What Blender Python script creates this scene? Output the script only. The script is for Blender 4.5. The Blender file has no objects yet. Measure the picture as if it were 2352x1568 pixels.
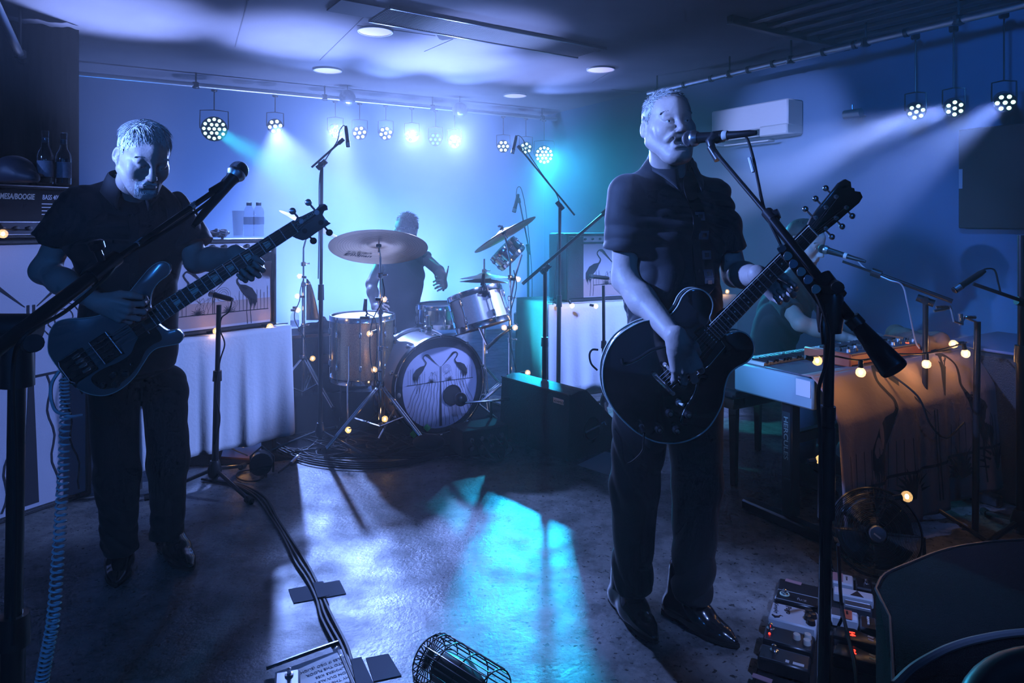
import bpy, math, random
import numpy as np
from mathutils import Vector, Matrix
R = random.Random(7)
SC = bpy.context.scene
COL = SC.collection
# ------------------------------------------------------------------ camera
EYE_Z, HOR, FPX, CX = 1.35, 510.0, 1568.0, 1176.0
cam_data = bpy.data.cameras.new('camera'); cam = bpy.data.objects.new('camera', cam_data); COL.objects.link(cam)
cam.location = (0, 0, EYE_Z); cam.rotation_euler = (math.pi/2, 0, 0)
cam_data.sensor_width = 36; cam_data.lens = 24; cam_data.shift_y = -(784-HOR)/2352.0
cam_data.clip_start = 0.05
SC.camera = cam

def P(px, py, Y):
    """world point that stands at depth Y on the sight line through photo pixel (px, py)"""
    return Vector(((px-CX)/FPX*Y, Y, EYE_Z-(py-HOR)/FPX*Y))
def PF(px, py, z=0.0):
    """world point at height z on that sight line"""
    Y = (EYE_Z-z)*FPX/(py-HOR)
    return Vector(((px-CX)/FPX*Y, Y, z))
V = Vector
# stage axes: U runs along the back wall (to the right and away), W runs towards the back wall
YAW = math.radians(31)
U = V((math.cos(YAW), math.sin(YAW), 0)); W = V((-math.sin(YAW), math.cos(YAW), 0)); Z = V((0, 0, 1))
CEIL = 2.75

# ------------------------------------------------------------------ world, view
wd = bpy.data.worlds.new('world'); SC.world = wd; wd.use_nodes = True
wd.node_tree.nodes['Background'].inputs[0].default_value = (0.0, 0.0, 0.0, 1)
wd.node_tree.nodes['Background'].inputs[1].default_value = 0.0
SC.view_settings.view_transform = 'Standard'; SC.view_settings.look = 'None'
SC.view_settings.gamma = 1; SC.view_settings.exposure = 0.2; SC.view_settings.use_curve_mapping = False
SC.display_settings.display_device = 'sRGB'
cy = SC.cycles
cy.use_denoising = True; cy.use_adaptive_sampling = True; cy.adaptive_threshold = .04; cy.adaptive_min_samples = 12
cy.max_bounces = 6; cy.diffuse_bounces = 0; cy.glossy_bounces = 3; cy.transmission_bounces = 5; cy.volume_bounces = 0
cy.transparent_max_bounces = 8; cy.caustics_reflective = False; cy.caustics_refractive = False
cy.sample_clamp_indirect = 3.0; cy.sample_clamp_direct = 0.0
cy.use_light_tree = True

# ------------------------------------------------------------------ lights
def lamp(name, loc, target, power, color, size=0.08, angle=60, blend=0.6):
    d = bpy.data.lights.new(name, 'SPOT'); d.energy = power; d.color = color
    d.shadow_soft_size = size; d.spot_size = math.radians(angle); d.spot_blend = blend
    o = bpy.data.objects.new(name, d); COL.objects.link(o)
    o.location = loc; o.rotation_euler = (V(target)-V(loc)).to_track_quat('-Z', 'Y').to_euler()
    return o
def bulb_light(name, loc, power, color=(1.0, .52, .2), size=0.02):
    d = bpy.data.lights.new(name, 'POINT'); d.energy = power; d.color = color; d.shadow_soft_size = size
    o = bpy.data.objects.new(name, d); COL.objects.link(o); o.location = loc
    return o
LAV = (.30, .41, 1.0); BLUE = (.03, .2, 1.0); CYAN = (.0, .62, .85); TEAL = (.12, .8, .75)
# lamps at back and right bar fixtures; the rest are unseen, some added fill
SKY = (.03, .24, 1.0); CY2 = (.005, .44, .95); LV2 = (.22, .36, 1.0); KEY = (.15, .30, 1.0); WSH = (.25, .38, 1.0)
lamp('light_back_lavender', P(632, 292, 6.62), (-.40, 2.5, 0), 1400, LV2, .05, 30, .4)
lamp('light_back_lavender', P(770, 300, 7.0), (-.22, 2.45, 0), 2900, LV2, .12, 15, .8)  # added second beam; fills the cymbal's shadow on the floor
lamp('light_back_cyan', P(1250, 356, 8.0), PF(1240, 1390), 2400, CY2, .06, 13, .8)
lamp('light_back_glow', P(1250, 356, 8.0), P(1340, 470, 5.6), 1000, (.03, .50, .95), .05, 40, .9)
lamp('light_back_teal', P(492, 297, 6.3), P(960, 580, 5.3), 1400, (.02, .58, .75), .05, 20, .6)
for (px, py, Y, tx, ty, tY, pw) in ((826, 305, 7.05, 560, 60, 5.0, 170), (886, 306, 7.2, 900, 100, 5.6, 150), (1045, 325, 7.6, 1100, 150, 6.0, 200), (1156, 336, 7.85, 1350, 195, 6.9, 200)):
    lamp('light_back_up', P(px, py, Y), P(tx, ty, tY), pw, (.20, .34, 1.0), .05, 46, .8)
for (px, py, Y, pw) in ((770, 300, 7.0, 420), (946, 311, 7.3, 520), (1045, 325, 7.6, 520)):
    lamp('light_back_wash', P(px, py, Y), P(px+20, 330, 5.2), pw*1.9, WSH, .05, 32, .9)
for u, pw, c in ((.2, 70, SKY), (1.7, 330, WSH), (2.8, 560, WSH), (3.9, 330, (.16, .40, 1.0))):
    lamp('unseen_uplight', U*u+W*6.3+Z*.15, U*u+W*7.5+Z*1.3, pw, c, .05, 120, .9)  # added wash for the back wall, no fixtures stand here
for u, pw in ((-1.0, 2200), (.3, 1900), (1.5, 2000), (2.7, 2400), (3.7, 1100)):
    lamp('unseen_uplight', U*u+W*6.3+Z*.15, U*(u-.2)+W*5.35+Z*CEIL, pw, LAV, .08, 31, 1.0)  # unseen row, spaced to make the ceiling's bright band
lamp('light_bar_right', P(2105, 257, 4.49), P(1500, 540, 4.6), 1300, LAV, .05, 20, .6)
lamp('light_bar_right', P(2193, 249, 4.31), P(400, 780, 3.5), 1300, LV2, .05, 22, .6)
lamp('light_bar_right', P(2308, 236, 4.01), P(1850, 540, 4.5), 1000, (.20, .34, 1.0), .05, 40, .7)
lamp('light_left_unseen', (-2.45, 1.95, 2.4), P(1756, 285, 5.6), 1500, LAV, .05, 13, .8)  # added beam to brighten the air conditioner
lamp('light_left_unseen', (-2.45, 1.9, 2.25), (.40, 2.3, 1.35), 1000, KEY, .04, 26, .6)
lamp('light_left_unseen', (-2.75, 1.45, 1.85), (-1.36, 2.34, 1.66), 650, KEY, .04, 16, .7)
lamp('light_left_unseen', (-2.5, 1.0, 2.1), (1.35, 3.4, .85), 700, (.10, .36, 1.0), .05, 14, .7)  # added beam to light the end of the keyboard
lamp('light_left_unseen', (-2.9, .9, 2.1), (-2.25, 3.1, 1.42), 110, KEY, .05, 16, .7)  # added so the amplifier head and its lettering show
lamp('light_front_drums', (.75, .2, 2.6), (-.35, 4.4, .70), 420, LV2, .05, 17, .8)
lamp('fill_front_pedals', (1.3, .5, 2.55), (1.0, 2.2, 0), 170, LV2, .05, 20, .8)  # added front lamp to brighten the pedals
lamp('fill_front_blue', (1.6, -.8, 2.5), (.2, 4.5, 1.0), 30, SKY, .1, 80, .8)  # added blue fill for the dark front areas
lamp('fill_front_blue', (-1.2, -.8, 1.9), (-.9, 2.6, 1.2), 60, SKY, .1, 70, .8)  # added blue fill over the bass player
lamp('fill_wall_blue', (1.2, 2.2, 2.6), (3.2, 4.4, 1.4), 130, SKY, .1, 90, .9)  # added blue wash on the right wall, hung from no bar
lamp('unseen_uplight', (-.45, 6.0, .15), P(1120, 78, 5.05), 900, LAV, .06, 26, .9)  # added to light the ceiling grille from below


# ------------------------------------------------------------------ materials
MATS = {}
def mat(name, col, rough=.6, metal=0.0, spec=.5, bump=None, noise=None, emit=None, coat=0, trans=0, alpha=1, sheen=0):
    """principled material; noise=(scale, amount, colour2); bump=(scale, strength)"""
    if name in MATS: return MATS[name]
    m = bpy.data.materials.new(name); m.use_nodes = True; nt = m.node_tree; b = nt.nodes['Principled BSDF']
    b.inputs['Base Color'].default_value = (*col, 1); b.inputs['Roughness'].default_value = rough
    b.inputs['Metallic'].default_value = metal; b.inputs['Specular IOR Level'].default_value = spec
    if coat: b.inputs['Coat Weight'].default_value = coat; b.inputs['Coat Roughness'].default_value = .08
    if trans: b.inputs['Transmission Weight'].default_value = trans
    if alpha < 1: b.inputs['Alpha'].default_value = alpha
    if sheen: b.inputs['Sheen Weight'].default_value = sheen
    if noise or bump: tc = nt.nodes.new('ShaderNodeTexCoord')
    if noise:
        n = nt.nodes.new('ShaderNodeTexNoise'); n.inputs['Scale'].default_value = noise[0]; n.inputs['Detail'].default_value = 4
        nt.links.new(tc.outputs['Object'], n.inputs['Vector'])
        r = nt.nodes.new('ShaderNodeValToRGB'); r.color_ramp.elements[0].position = .5-noise[1]/2; r.color_ramp.elements[1].position = .5+noise[1]/2
        r.color_ramp.elements[0].color = (*col, 1); r.color_ramp.elements[1].color = (*noise[2], 1)
        nt.links.new(n.outputs['Fac'], r.inputs['Fac']); nt.links.new(r.outputs['Color'], b.inputs['Base Color'])
    if bump:
        n2 = nt.nodes.new('ShaderNodeTexNoise'); n2.inputs['Scale'].default_value = bump[0]; n2.inputs['Detail'].default_value = 3
        nt.links.new(tc.outputs['Object'], n2.inputs['Vector'])
        bp = nt.nodes.new('ShaderNodeBump'); bp.inputs['Strength'].default_value = bump[1]; bp.inputs['Distance'].default_value = .01
        nt.links.new(n2.outputs['Fac'], bp.inputs['Height']); nt.links.new(bp.outputs['Normal'], b.inputs['Normal'])
    if emit:
        b.inputs['Emission Color'].default_value = (*emit[0], 1); b.inputs['Emission Strength'].default_value = emit[1]
    MATS[name] = m; return m

M_BLACK = mat('black_plastic', (.012, .012, .014), .35)
M_MATTE = mat('black_matte', (.010, .010, .012), .75, spec=.3)
M_RUB = mat('rubber', (.012, .012, .012), .8, spec=.25)
M_CABLE = mat('cable_jacket', (.010, .010, .012), .6, spec=.25)
M_CHROME = mat('chrome', (.8, .8, .82), .16, 1.0)
M_STEEL = mat('brushed_steel', (.5, .5, .52), .35, 1.0)
M_BLKMET = mat('black_metal', (.02, .02, .022), .3, .3)
M_TOLEX = mat('black_tolex', (.014, .014, .016), .6, bump=(160, .35))
M_WHITE = mat('white_plastic', (.75, .75, .74), .5)
M_CREAM = mat('ivory_plastic', (.7, .68, .6), .4)
M_SILVER = mat('silver_paint', (.55, .56, .58), .35, .6)
M_PAPER = mat('paper', (.8, .8, .78), .8)
M_SKIN = mat('skin', (.45, .35, .31), .48, spec=.4, bump=(70, .12), noise=(25, .6, (.52, .41, .36)))
M_WOOD = mat('dark_wood', (.05, .03, .02), .5, noise=(9, .5, (.08, .045, .025)))
M_GLASS = mat('clear_glass', (.9, .95, .95), .03, trans=1.0)
M_REDWOOD = mat('red_wood', (.32, .07, .03), .4, noise=(14, .5, (.4, .1, .04)))

# ------------------------------------------------------------------ mesh building
WORLDLOC = {}
def frame(o, x, y=None, z=None):
    """matrix with origin o and (orthonormalised) axes; give any two of x, y, z"""
    o = V(o)
    if z is None: x = V(x).normalized(); y = V(y); y = (y-x*y.dot(x)).normalized(); z = x.cross(y)
    elif y is None: x = V(x).normalized(); z = V(z); z = (z-x*z.dot(x)).normalized(); y = z.cross(x)
    elif x is None: y = V(y).normalized(); z = V(z); z = (z-y*z.dot(y)).normalized(); x = y.cross(z)
    m = Matrix.Identity(4)
    for i in range(3): m[i][0] = x[i]; m[i][1] = y[i]; m[i][2] = z[i]; m[i][3] = o[i]
    return m
def axis_frame(p0, d):
    d = V(d).normalized(); a = V((0, 0, 1)) if abs(d.z) < .9 else V((1, 0, 0))
    x = a.cross(d).normalized(); y = d.cross(x)
    m = Matrix.Identity(4)
    for i in range(3): m[i][0] = x[i]; m[i][1] = y[i]; m[i][2] = d[i]; m[i][3] = V(p0)[i]
    return m

class MB:
    def __init__(s, M=None): s.v = []; s.f = []; s.M = M; s.mi = []; s.cur = 0; s.sharp = False
    def add(s, vs, fs):
        b = len(s.v)
        if s.M is not None: vs = [s.M @ V(v) for v in vs]
        s.v.extend([tuple(v) for v in vs]); s.f.extend([tuple(b+i for i in f) for f in fs]); s.mi.extend([s.cur]*len(fs))
        return s
    def box(s, c, size, R=None, bev=0.0):
        x, y, z = size[0]/2, size[1]/2, size[2]/2
        if bev <= 0:
            vs = [V((i*x, j*y, k*z)) for i in (-1, 1) for j in (-1, 1) for k in (-1, 1)]
            fs = [(0, 1, 3, 2), (4, 6, 7, 5), (0, 4, 5, 1), (2, 3, 7, 6), (0, 2, 6, 4), (1, 5, 7, 3)]
        else:
            b = min(bev, x*.99, y*.99, z*.99); vs = []; idx = {}
            for i in (-1, 1):
                for j in (-1, 1):
                    for k in (-1, 1):
                        idx[(i, j, k, 0)] = len(vs); vs.append(V((i*x, j*(y-b), k*(z-b))))
                        idx[(i, j, k, 1)] = len(vs); vs.append(V((i*(x-b), j*y, k*(z-b))))
                        idx[(i, j, k, 2)] = len(vs); vs.append(V((i*(x-b), j*(y-b), k*z)))
            fs = []
            def q(*a):
                pts = [vs[t] for t in a]; c0 = sum(pts, V((0, 0, 0)))/len(pts)
                n = (pts[1]-pts[0]).cross(pts[2]-pts[0])
                fs.append(tuple(a) if n.dot(c0) > 0 else tuple(reversed(a)))
            for sg in (-1, 1):
                q(idx[(sg, -1, -1, 0)], idx[(sg, 1, -1, 0)], idx[(sg, 1, 1, 0)], idx[(sg, -1, 1, 0)])
                q(idx[(-1, sg, -1, 1)], idx[(1, sg, -1, 1)], idx[(1, sg, 1, 1)], idx[(-1, sg, 1, 1)])
                q(idx[(-1, -1, sg, 2)], idx[(1, -1, sg, 2)], idx[(1, 1, sg, 2)], idx[(-1, 1, sg, 2)])
            for a in (-1, 1):
                for c2 in (-1, 1):
                    q(idx[(a, c2, -1, 0)], idx[(a, c2, -1, 1)], idx[(a, c2, 1, 1)], idx[(a, c2, 1, 0)])
                    q(idx[(a, -1, c2, 0)], idx[(a, -1, c2, 2)], idx[(a, 1, c2, 2)], idx[(a, 1, c2, 0)])
                    q(idx[(-1, a, c2, 1)], idx[(-1, a, c2, 2)], idx[(1, a, c2, 2)], idx[(1, a, c2, 1)])
                    for e in (-1, 1): q(idx[(a, c2, e, 0)], idx[(a, c2, e, 1)], idx[(a, c2, e, 2)])
        c = V(c)
        vs = [c+(R @ v if R is not None else v) for v in vs]
        return s.add(vs, fs)
    def cyl(s, p0, p1, r0, r1=None, n=16, cap=True):
        r1 = r0 if r1 is None else r1; p0, p1 = V(p0), V(p1); m = axis_frame(p0, p1-p0); L = (p1-p0).length
        vs = [m @ V((math.cos(2*math.pi*i/n)*r, math.sin(2*math.pi*i/n)*r, h)) for r, h in ((r0, 0), (r1, L)) for i in range(n)]
        fs = [(i, (i+1) % n, n+(i+1) % n, n+i) for i in range(n)]
        if cap: fs += [tuple(reversed(range(n))), tuple(range(n, 2*n))]
        return s.add(vs, fs)
    def lathe(s, prof, p0=(0, 0, 0), d=(0, 0, 1), n=24, M=None, cap=False):
        """prof: list of (radius, height) along d"""
        m = M if M is not None else axis_frame(p0, d); vs = []; fs = []; k = len(prof)
        for (r, h) in prof:
            for i in range(n): a = 2*math.pi*i/n; vs.append(m @ V((math.cos(a)*r, math.sin(a)*r, h)))
        for j in range(k-1):
            for i in range(n): fs.append((j*n+i, j*n+(i+1) % n, (j+1)*n+(i+1) % n, (j+1)*n+i))
        if cap and prof[0][0] > 1e-6: fs.append(tuple(reversed(range(n))))
        if cap and prof[-1][0] > 1e-6: fs.append(tuple(range((k-1)*n, k*n)))
        return s.add(vs, fs)
    def tube(s, pts, r, n=8, cap=True, closed=False, up=None):
        pts = [V(p) for p in pts]; k = len(pts)
        if k < 2: return s
        rs = r if isinstance(r, (list, tuple)) else [r]*k
        t0 = (pts[1]-pts[0]).normalized(); a = V((0, 0, 1)) if abs(t0.z) < .9 else V((1, 0, 0))
        x = a.cross(t0).normalized(); vs = []; fs = []
        for i in range(k):
            if closed: t = (pts[(i+1) % k]-pts[i-1])
            else: t = pts[min(i+1, k-1)]-pts[max(i-1, 0)]
            if t.length < 1e-9: t = t0
            t = t.normalized(); x = x-t*x.dot(t)
            if x.length < 1e-6: x = t.orthogonal()
            x = x.normalized(); y = t.cross(x)
            for j in range(n):
                an = 2*math.pi*j/n; vs.append(pts[i]+(x*math.cos(an)+y*math.sin(an))*rs[i])
        for i in range(k-1 if not closed else k):
            i2 = (i+1) % k
            for j in range(n): fs.append((i*n+j, i*n+(j+1) % n, i2*n+(j+1) % n, i2*n+j))
        if cap and not closed: fs += [tuple(reversed(range(n))), tuple(range((k-1)*n, k*n))]
        return s.add(vs, fs)
    def sphere(s, c, r, n=12, m=8, sc=(1, 1, 1), R=None):
        c = V(c); vs = [c+(R @ V((0, 0, r*sc[2])) if R is not None else V((0, 0, r*sc[2])))]; fs = []
        for j in range(1, m):
            ph = math.pi*j/m
            for i in range(n):
                a = 2*math.pi*i/n; v = V((math.sin(ph)*math.cos(a)*r*sc[0], math.sin(ph)*math.sin(a)*r*sc[1], math.cos(ph)*r*sc[2]))
                vs.append(c+(R @ v if R is not None else v))
        v = V((0, 0, -r*sc[2])); vs.append(c+(R @ v if R is not None else v)); last = len(vs)-1
        for i in range(n): fs.append((0, 1+i, 1+(i+1) % n)); fs.append((last, last-n+(i+1) % n, last-n+i))
        for j in range(m-2):
            for i in range(n): fs.append((1+j*n+i, 1+(j+1)*n+i, 1+(j+1)*n+(i+1) % n, 1+j*n+(i+1) % n))
        return s.add(vs, fs)
    def torus(s, c, d, Rr, r, n=32, m=6, a0=0, a1=None):
        mt = axis_frame(c, d)
        full = a1 is None; a1 = 2*math.pi if full else a1
        k = n if full else n+1
        return s.tube([mt @ V((math.cos(a0+(a1-a0)*i/n)*Rr, math.sin(a0+(a1-a0)*i/n)*Rr, 0)) for i in range(k)], r, m, closed=full)
    def prism(s, poly, z0, z1, M=None, bev=0.0):
        """extrude a 2D polygon (ccw) from z0 to z1 in frame M, edges rounded by bev"""
        n = len(poly); c = V((sum(p[0] for p in poly)/n, sum(p[1] for p in poly)/n))
        def inset(b):
            if b <= 0: return [V((p[0], p[1])) for p in poly]
            out = []
            for i in range(n):
                p0, p1, p2 = V(poly[i-1]), V(poly[i]), V(poly[(i+1) % n])
                e1 = (p1-p0); e2 = (p2-p1)
                n1 = V((e1.y, -e1.x)); n2 = V((e2.y, -e2.x))
                if n1.length > 1e-9: n1.normalize()
                if n2.length > 1e-9: n2.normalize()
                nn = n1+n2
                nn = nn.normalized() if nn.length > 1e-6 else n1
                out.append(p1-nn*b)
            return out
        rings = []
        if bev > 0: rings = [(bev, z0), (bev*.3, z0+bev*.3), (0, z0+bev), (0, z1-bev), (bev*.3, z1-bev*.3), (bev, z1)]
        else: rings = [(0, z0), (0, z1)]
        vs = []; fs = []
        for (b, z) in rings:
            for p in inset(b): v = V((p[0], p[1], z)); vs.append(M @ v if M is not None else v)
        for j in range(len(rings)-1):
            for i in range(n): fs.append((j*n+i, j*n+(i+1) % n, (j+1)*n+(i+1) % n, (j+1)*n+i))
        fs.append(tuple(reversed(range(n)))); fs.append(tuple(range((len(rings)-1)*n, len(rings)*n)))
        return s.add(vs, fs)
    def quad(s, a, b, c, d): return s.add([a, b, c, d], [(0, 1, 2, 3)])
    def grid(s, fn, nu, nv, closed_u=False):
        vs = [fn(i/(nu-1) if not closed_u else i/nu, j/(nv-1)) for j in range(nv) for i in range(nu)]
        fs = []
        for j in range(nv-1):
            for i in range(nu if closed_u else nu-1):
                i2 = (i+1) % nu; fs.append((j*nu+i, j*nu+i2, (j+1)*nu+i2, (j+1)*nu+i))
        return s.add(vs, fs)
    def build(s, name, m, parent=None, smooth=True, mats=None, angle=40, solid=0, kind=None, label=None):
        me = bpy.data.meshes.new(name)
        off = WORLDLOC.get(parent.name, V((0, 0, 0))) if parent is not None else V((0, 0, 0))
        me.from_pydata([(v[0]-off[0], v[1]-off[1], v[2]-off[2]) for v in s.v], [], s.f)
        for mm in (mats or [m]): me.materials.append(mm)
        if mats: me.polygons.foreach_set('material_index', s.mi)
        me.validate()
        if smooth:
            me.polygons.foreach_set('use_smooth', [True]*len(me.polygons))
            try: me.set_sharp_from_angle(angle=math.radians(angle))
            except Exception: pass
        o = bpy.data.objects.new(name, me); COL.objects.link(o)
        if parent is not None: o.parent = parent; WORLDLOC[o.name] = WORLDLOC.get(parent.name, V((0, 0, 0)))
        if solid:
            md = o.modifiers.new('s', 'SOLIDIFY'); md.thickness = solid; md.offset = 0
        if kind: o['kind'] = kind
        if label: o['label'] = label
        return o
def arr_obj(name, vs, fs, m, parent=None, kind=None):
    """numpy mesh -> object, smooth shaded"""
    me = bpy.data.meshes.new(name)
    off = np.array(WORLDLOC.get(parent.name, V((0, 0, 0)))) if parent is not None else np.zeros(3)
    vs = (vs-off).astype(np.float32)
    me.vertices.add(len(vs)); me.vertices.foreach_set('co', vs.ravel())
    fs = np.asarray(fs, dtype=np.int32); k = fs.shape[1]
    me.loops.add(fs.size); me.loops.foreach_set('vertex_index', fs.ravel())
    me.polygons.add(len(fs)); me.polygons.foreach_set('loop_start', np.arange(0, fs.size, k, dtype=np.int32))
    me.polygons.foreach_set('use_smooth', np.ones(len(fs), dtype=bool))
    me.update(calc_edges=True); me.validate(); me.materials.append(m)
    o = bpy.data.objects.new(name, me); COL.objects.link(o)
    if parent is not None: o.parent = parent; WORLDLOC[o.name] = WORLDLOC.get(parent.name, V((0, 0, 0)))
    if kind: o['kind'] = kind
    return o
def tag(o, label=None, cat=None, group=None, kind=None):
    if label: o['label'] = label
    if cat: o['category'] = cat
    if group: o['group'] = group
    if kind: o['kind'] = kind
    return o
def thing(name, label, cat, loc=(0, 0, 0), group=None):
    o = bpy.data.objects.new(name, None); COL.objects.link(o); o.location = loc; o.empty_display_size = .05
    WORLDLOC[o.name] = V(loc); return tag(o, label, cat, group)
def bez(pts, n=10):
    """Catmull-Rom through the points"""
    pts = [V(p) for p in pts]; out = []
    for i in range(len(pts)-1):
        p0 = pts[i-1] if i else pts[0]*2-pts[1]; p1, p2 = pts[i], pts[i+1]
        p3 = pts[i+2] if i+2 < len(pts) else pts[-1]*2-pts[-2]
        for k in range(n):
            t = k/n; out.append(.5*((2*p1)+(p2-p0)*t+(2*p0-5*p1+4*p2-p3)*t*t+(3*p1-p0-3*p2+p3)*t**3))
    out.append(pts[-1]); return out
FONT_N = [0]
def text(body, size, M, m, parent, name='lettering', ext=.0006, italic=0.0, bold=0.0, align='LEFT', label=None, sx=1.0):
    """lettering as real mesh in frame M (x right, y up)"""
    c = bpy.data.curves.new(name, 'FONT'); c.body = body; c.size = size; c.extrude = ext; c.shear = italic; c.offset = bold
    c.align_x = align; c.resolution_u = 3
    t = bpy.data.objects.new(name, c); COL.objects.link(t)
    dg = bpy.context.evaluated_depsgraph_get(); me = bpy.data.meshes.new_from_object(t.evaluated_get(dg))
    bpy.data.objects.remove(t)
    off = WORLDLOC.get(parent.name, V((0, 0, 0))) if parent is not None else V((0, 0, 0))
    me.transform(Matrix.Translation(-off) @ M @ Matrix.Diagonal((sx, 1, 1, 1)))
    me.materials.clear(); me.materials.append(m)
    o = bpy.data.objects.new(name, me); COL.objects.link(o)
    if parent is not None: o.parent = parent
    if label: o['label'] = label
    return o

# ------------------------------------------------------------------ signed-distance sculpting
class SDF:
    def __init__(s, lo, hi, h):
        s.h = h; s.lo = np.array(lo, dtype=np.float32); s.n = np.ceil((np.array(hi)-np.array(lo))/h).astype(int)+1
        s.g = np.full(s.n, .5, dtype=np.float32)
        s.ax = [s.lo[i]+np.arange(s.n[i], dtype=np.float32)*h for i in range(3)]
    def region(s, lo, hi):
        a = np.clip(np.floor((np.array(lo)-s.lo)/s.h).astype(int), 0, s.n); b = np.clip(np.ceil((np.array(hi)-s.lo)/s.h).astype(int)+1, 0, s.n)
        sl = tuple(slice(a[i], b[i]) for i in range(3))
        X = s.ax[0][sl[0]][:, None, None]; Y = s.ax[1][sl[1]][None, :, None]; Zz = s.ax[2][sl[2]][None, None, :]
        return sl, X, Y, Zz
    def comb(s, sl, d, k, op):
        a = s.g[sl]
        if a.size == 0: return
        if op == 'add':
            r = np.minimum(a, d)
            if k > 0: r = r-np.maximum(k-np.abs(a-d), 0)**2/(4*k)
        elif op == 'sub':
            d = -d; r = np.maximum(a, d)
            if k > 0: r = r+np.maximum(k-np.abs(a-d), 0)**2/(4*k)
        elif op == 'int':
            r = np.maximum(a, d)
        s.g[sl] = r
    def cone(s, p0, p1, r0, r1, k=.02, op='add', flat=None):
        """round cone; flat=(dir, factor) squashes across dir"""
        p0 = np.array(p0, dtype=np.float32); p1 = np.array(p1, dtype=np.float32); pad = max(r0, r1)*1.3+k+3*s.h
        lo = np.minimum(p0, p1)-pad; hi = np.maximum(p0, p1)+pad
        sl, X, Y, Zz = s.region(lo, hi); d = p1-p0; L2 = float(d@d)+1e-12
        px, py, pz = X-p0[0], Y-p0[1], Zz-p0[2]
        t = np.clip((px*d[0]+py*d[1]+pz*d[2])/L2, 0, 1)
        qx, qy, qz = px-t*d[0], py-t*d[1], pz-t*d[2]
        q2 = qx*qx+qy*qy+qz*qz
        if flat is not None:
            f = np.array(flat[0], dtype=np.float32); f /= np.linalg.norm(f); c = qx*f[0]+qy*f[1]+qz*f[2]
            q2 = q2+c*c*(1/flat[1]**2-1)
        s.comb(sl, np.sqrt(q2)-(r0+(r1-r0)*t), k, op)
    def ell(s, c, r, M=None, k=.02, op='add', p=2.0):
        """(super)ellipsoid with radii r in the axes of M (3x3)"""
        c = np.array(c, dtype=np.float32); pad = max(r)+k+3*s.h
        sl, X, Y, Zz = s.region(c-pad, c+pad); px, py, pz = X-c[0], Y-c[1], Zz-c[2]
        if M is not None:
            m = np.array(M, dtype=np.float32)[:3, :3]
            a = px*m[0, 0]+py*m[1, 0]+pz*m[2, 0]; b = px*m[0, 1]+py*m[1, 1]+pz*m[2, 1]; cc = px*m[0, 2]+py*m[1, 2]+pz*m[2, 2]
        else: a, b, cc = px, py, pz
        u = np.abs(a/r[0]); v = np.abs(b/r[1]); w = np.abs(cc/r[2])
        if p == 2.0: k0 = np.sqrt(u*u+v*v+w*w)
        else: k0 = (u**p+v**p+w**p)**(1/p)
        k1 = np.sqrt((u/r[0])**2+(v/r[1])**2+(w/r[2])**2)+1e-6
        s.comb(sl, k0*(k0-1.0)/k1 if p == 2.0 else (k0-1.0)*min(r), k, op)
    def half(s, lo, hi, p, n, k=0, op='int'):
        """within box lo-hi keep only the side where (x-p).n < 0"""
        sl, X, Y, Zz = s.region(lo, hi); n = V(n).normalized(); p = V(p)
        s.comb(sl, (X-p.x)*n.x+(Y-p.y)*n.y+(Zz-p.z)*n.z, k, op)
    def disp(s, fn, lo=None, hi=None):
        sl, X, Y, Zz = s.region(s.lo if lo is None else lo, s.lo+s.n*s.h if hi is None else hi)
        s.g[sl] += fn(X, Y, Zz).astype(np.float32)
    def mesh(s):
        g = s.g; S = g < 0; nx, ny, nz = g.shape
        any_ = np.zeros((nx-1, ny-1, nz-1), dtype=np.int8)
        for i in (0, 1):
            for j in (0, 1):
                for k in (0, 1): any_ += S[i:nx-1+i, j:ny-1+j, k:nz-1+k]
        act = np.nonzero((any_ > 0) & (any_ < 8)); N = len(act[0])
        idx = np.full(any_.shape, -1, dtype=np.int32); idx[act] = np.arange(N); del any_
        A = np.stack(act, 1); cv = np.empty((N, 8), dtype=np.float32)
        offs = [(i, j, k) for i in (0, 1) for j in (0, 1) for k in (0, 1)]
        for q, (i, j, k) in enumerate(offs): cv[:, q] = g[act[0]+i, act[1]+j, act[2]+k]
        pos = np.zeros((N, 3), dtype=np.float32); cnt = np.zeros(N, dtype=np.float32)
        for a in range(8):
            for ax in range(3):
                if offs[a][ax] == 0:
                    o2 = list(offs[a]); o2[ax] = 1; b = offs.index(tuple(o2)); va, vb = cv[:, a], cv[:, b]
                    cr = (va < 0) != (vb < 0); t = np.where(cr, va/(va-vb+1e-20), 0)
                    p = np.tile(np.array(offs[a], dtype=np.float32), (N, 1)); p[:, ax] += t
                    pos += np.where(cr[:, None], p, 0); cnt += cr
        vs = s.lo+(A+pos/np.maximum(cnt, 1)[:, None])*s.h
        fs = []
        for ax in range(3):
            o = [(1, 2), (2, 0), (0, 1)][ax]
            sl0 = [slice(1, -1)]*3; sl0[ax] = slice(0, g.shape[ax]-1); sl1 = list(sl0); sl1[ax] = slice(1, g.shape[ax])
            a = S[tuple(sl0)]; b = S[tuple(sl1)]
            for flip in (False, True):
                e = np.nonzero(a & ~b) if not flip else np.nonzero(~a & b)
                e = [e[i]+(1 if i != ax else 0) for i in range(3)]
                def cell(du, dv):
                    q = [e[0].copy(), e[1].copy(), e[2].copy()]; q[o[0]] -= du; q[o[1]] -= dv; return idx[tuple(q)]
                c = [cell(1, 1), cell(0, 1), cell(0, 0), cell(1, 0)]
                if flip: c = c[::-1]
                fs.append(np.stack(c, 1))
        fs = np.concatenate(fs); fs = fs[(fs >= 0).all(1)]
        return vs, fs
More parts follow.
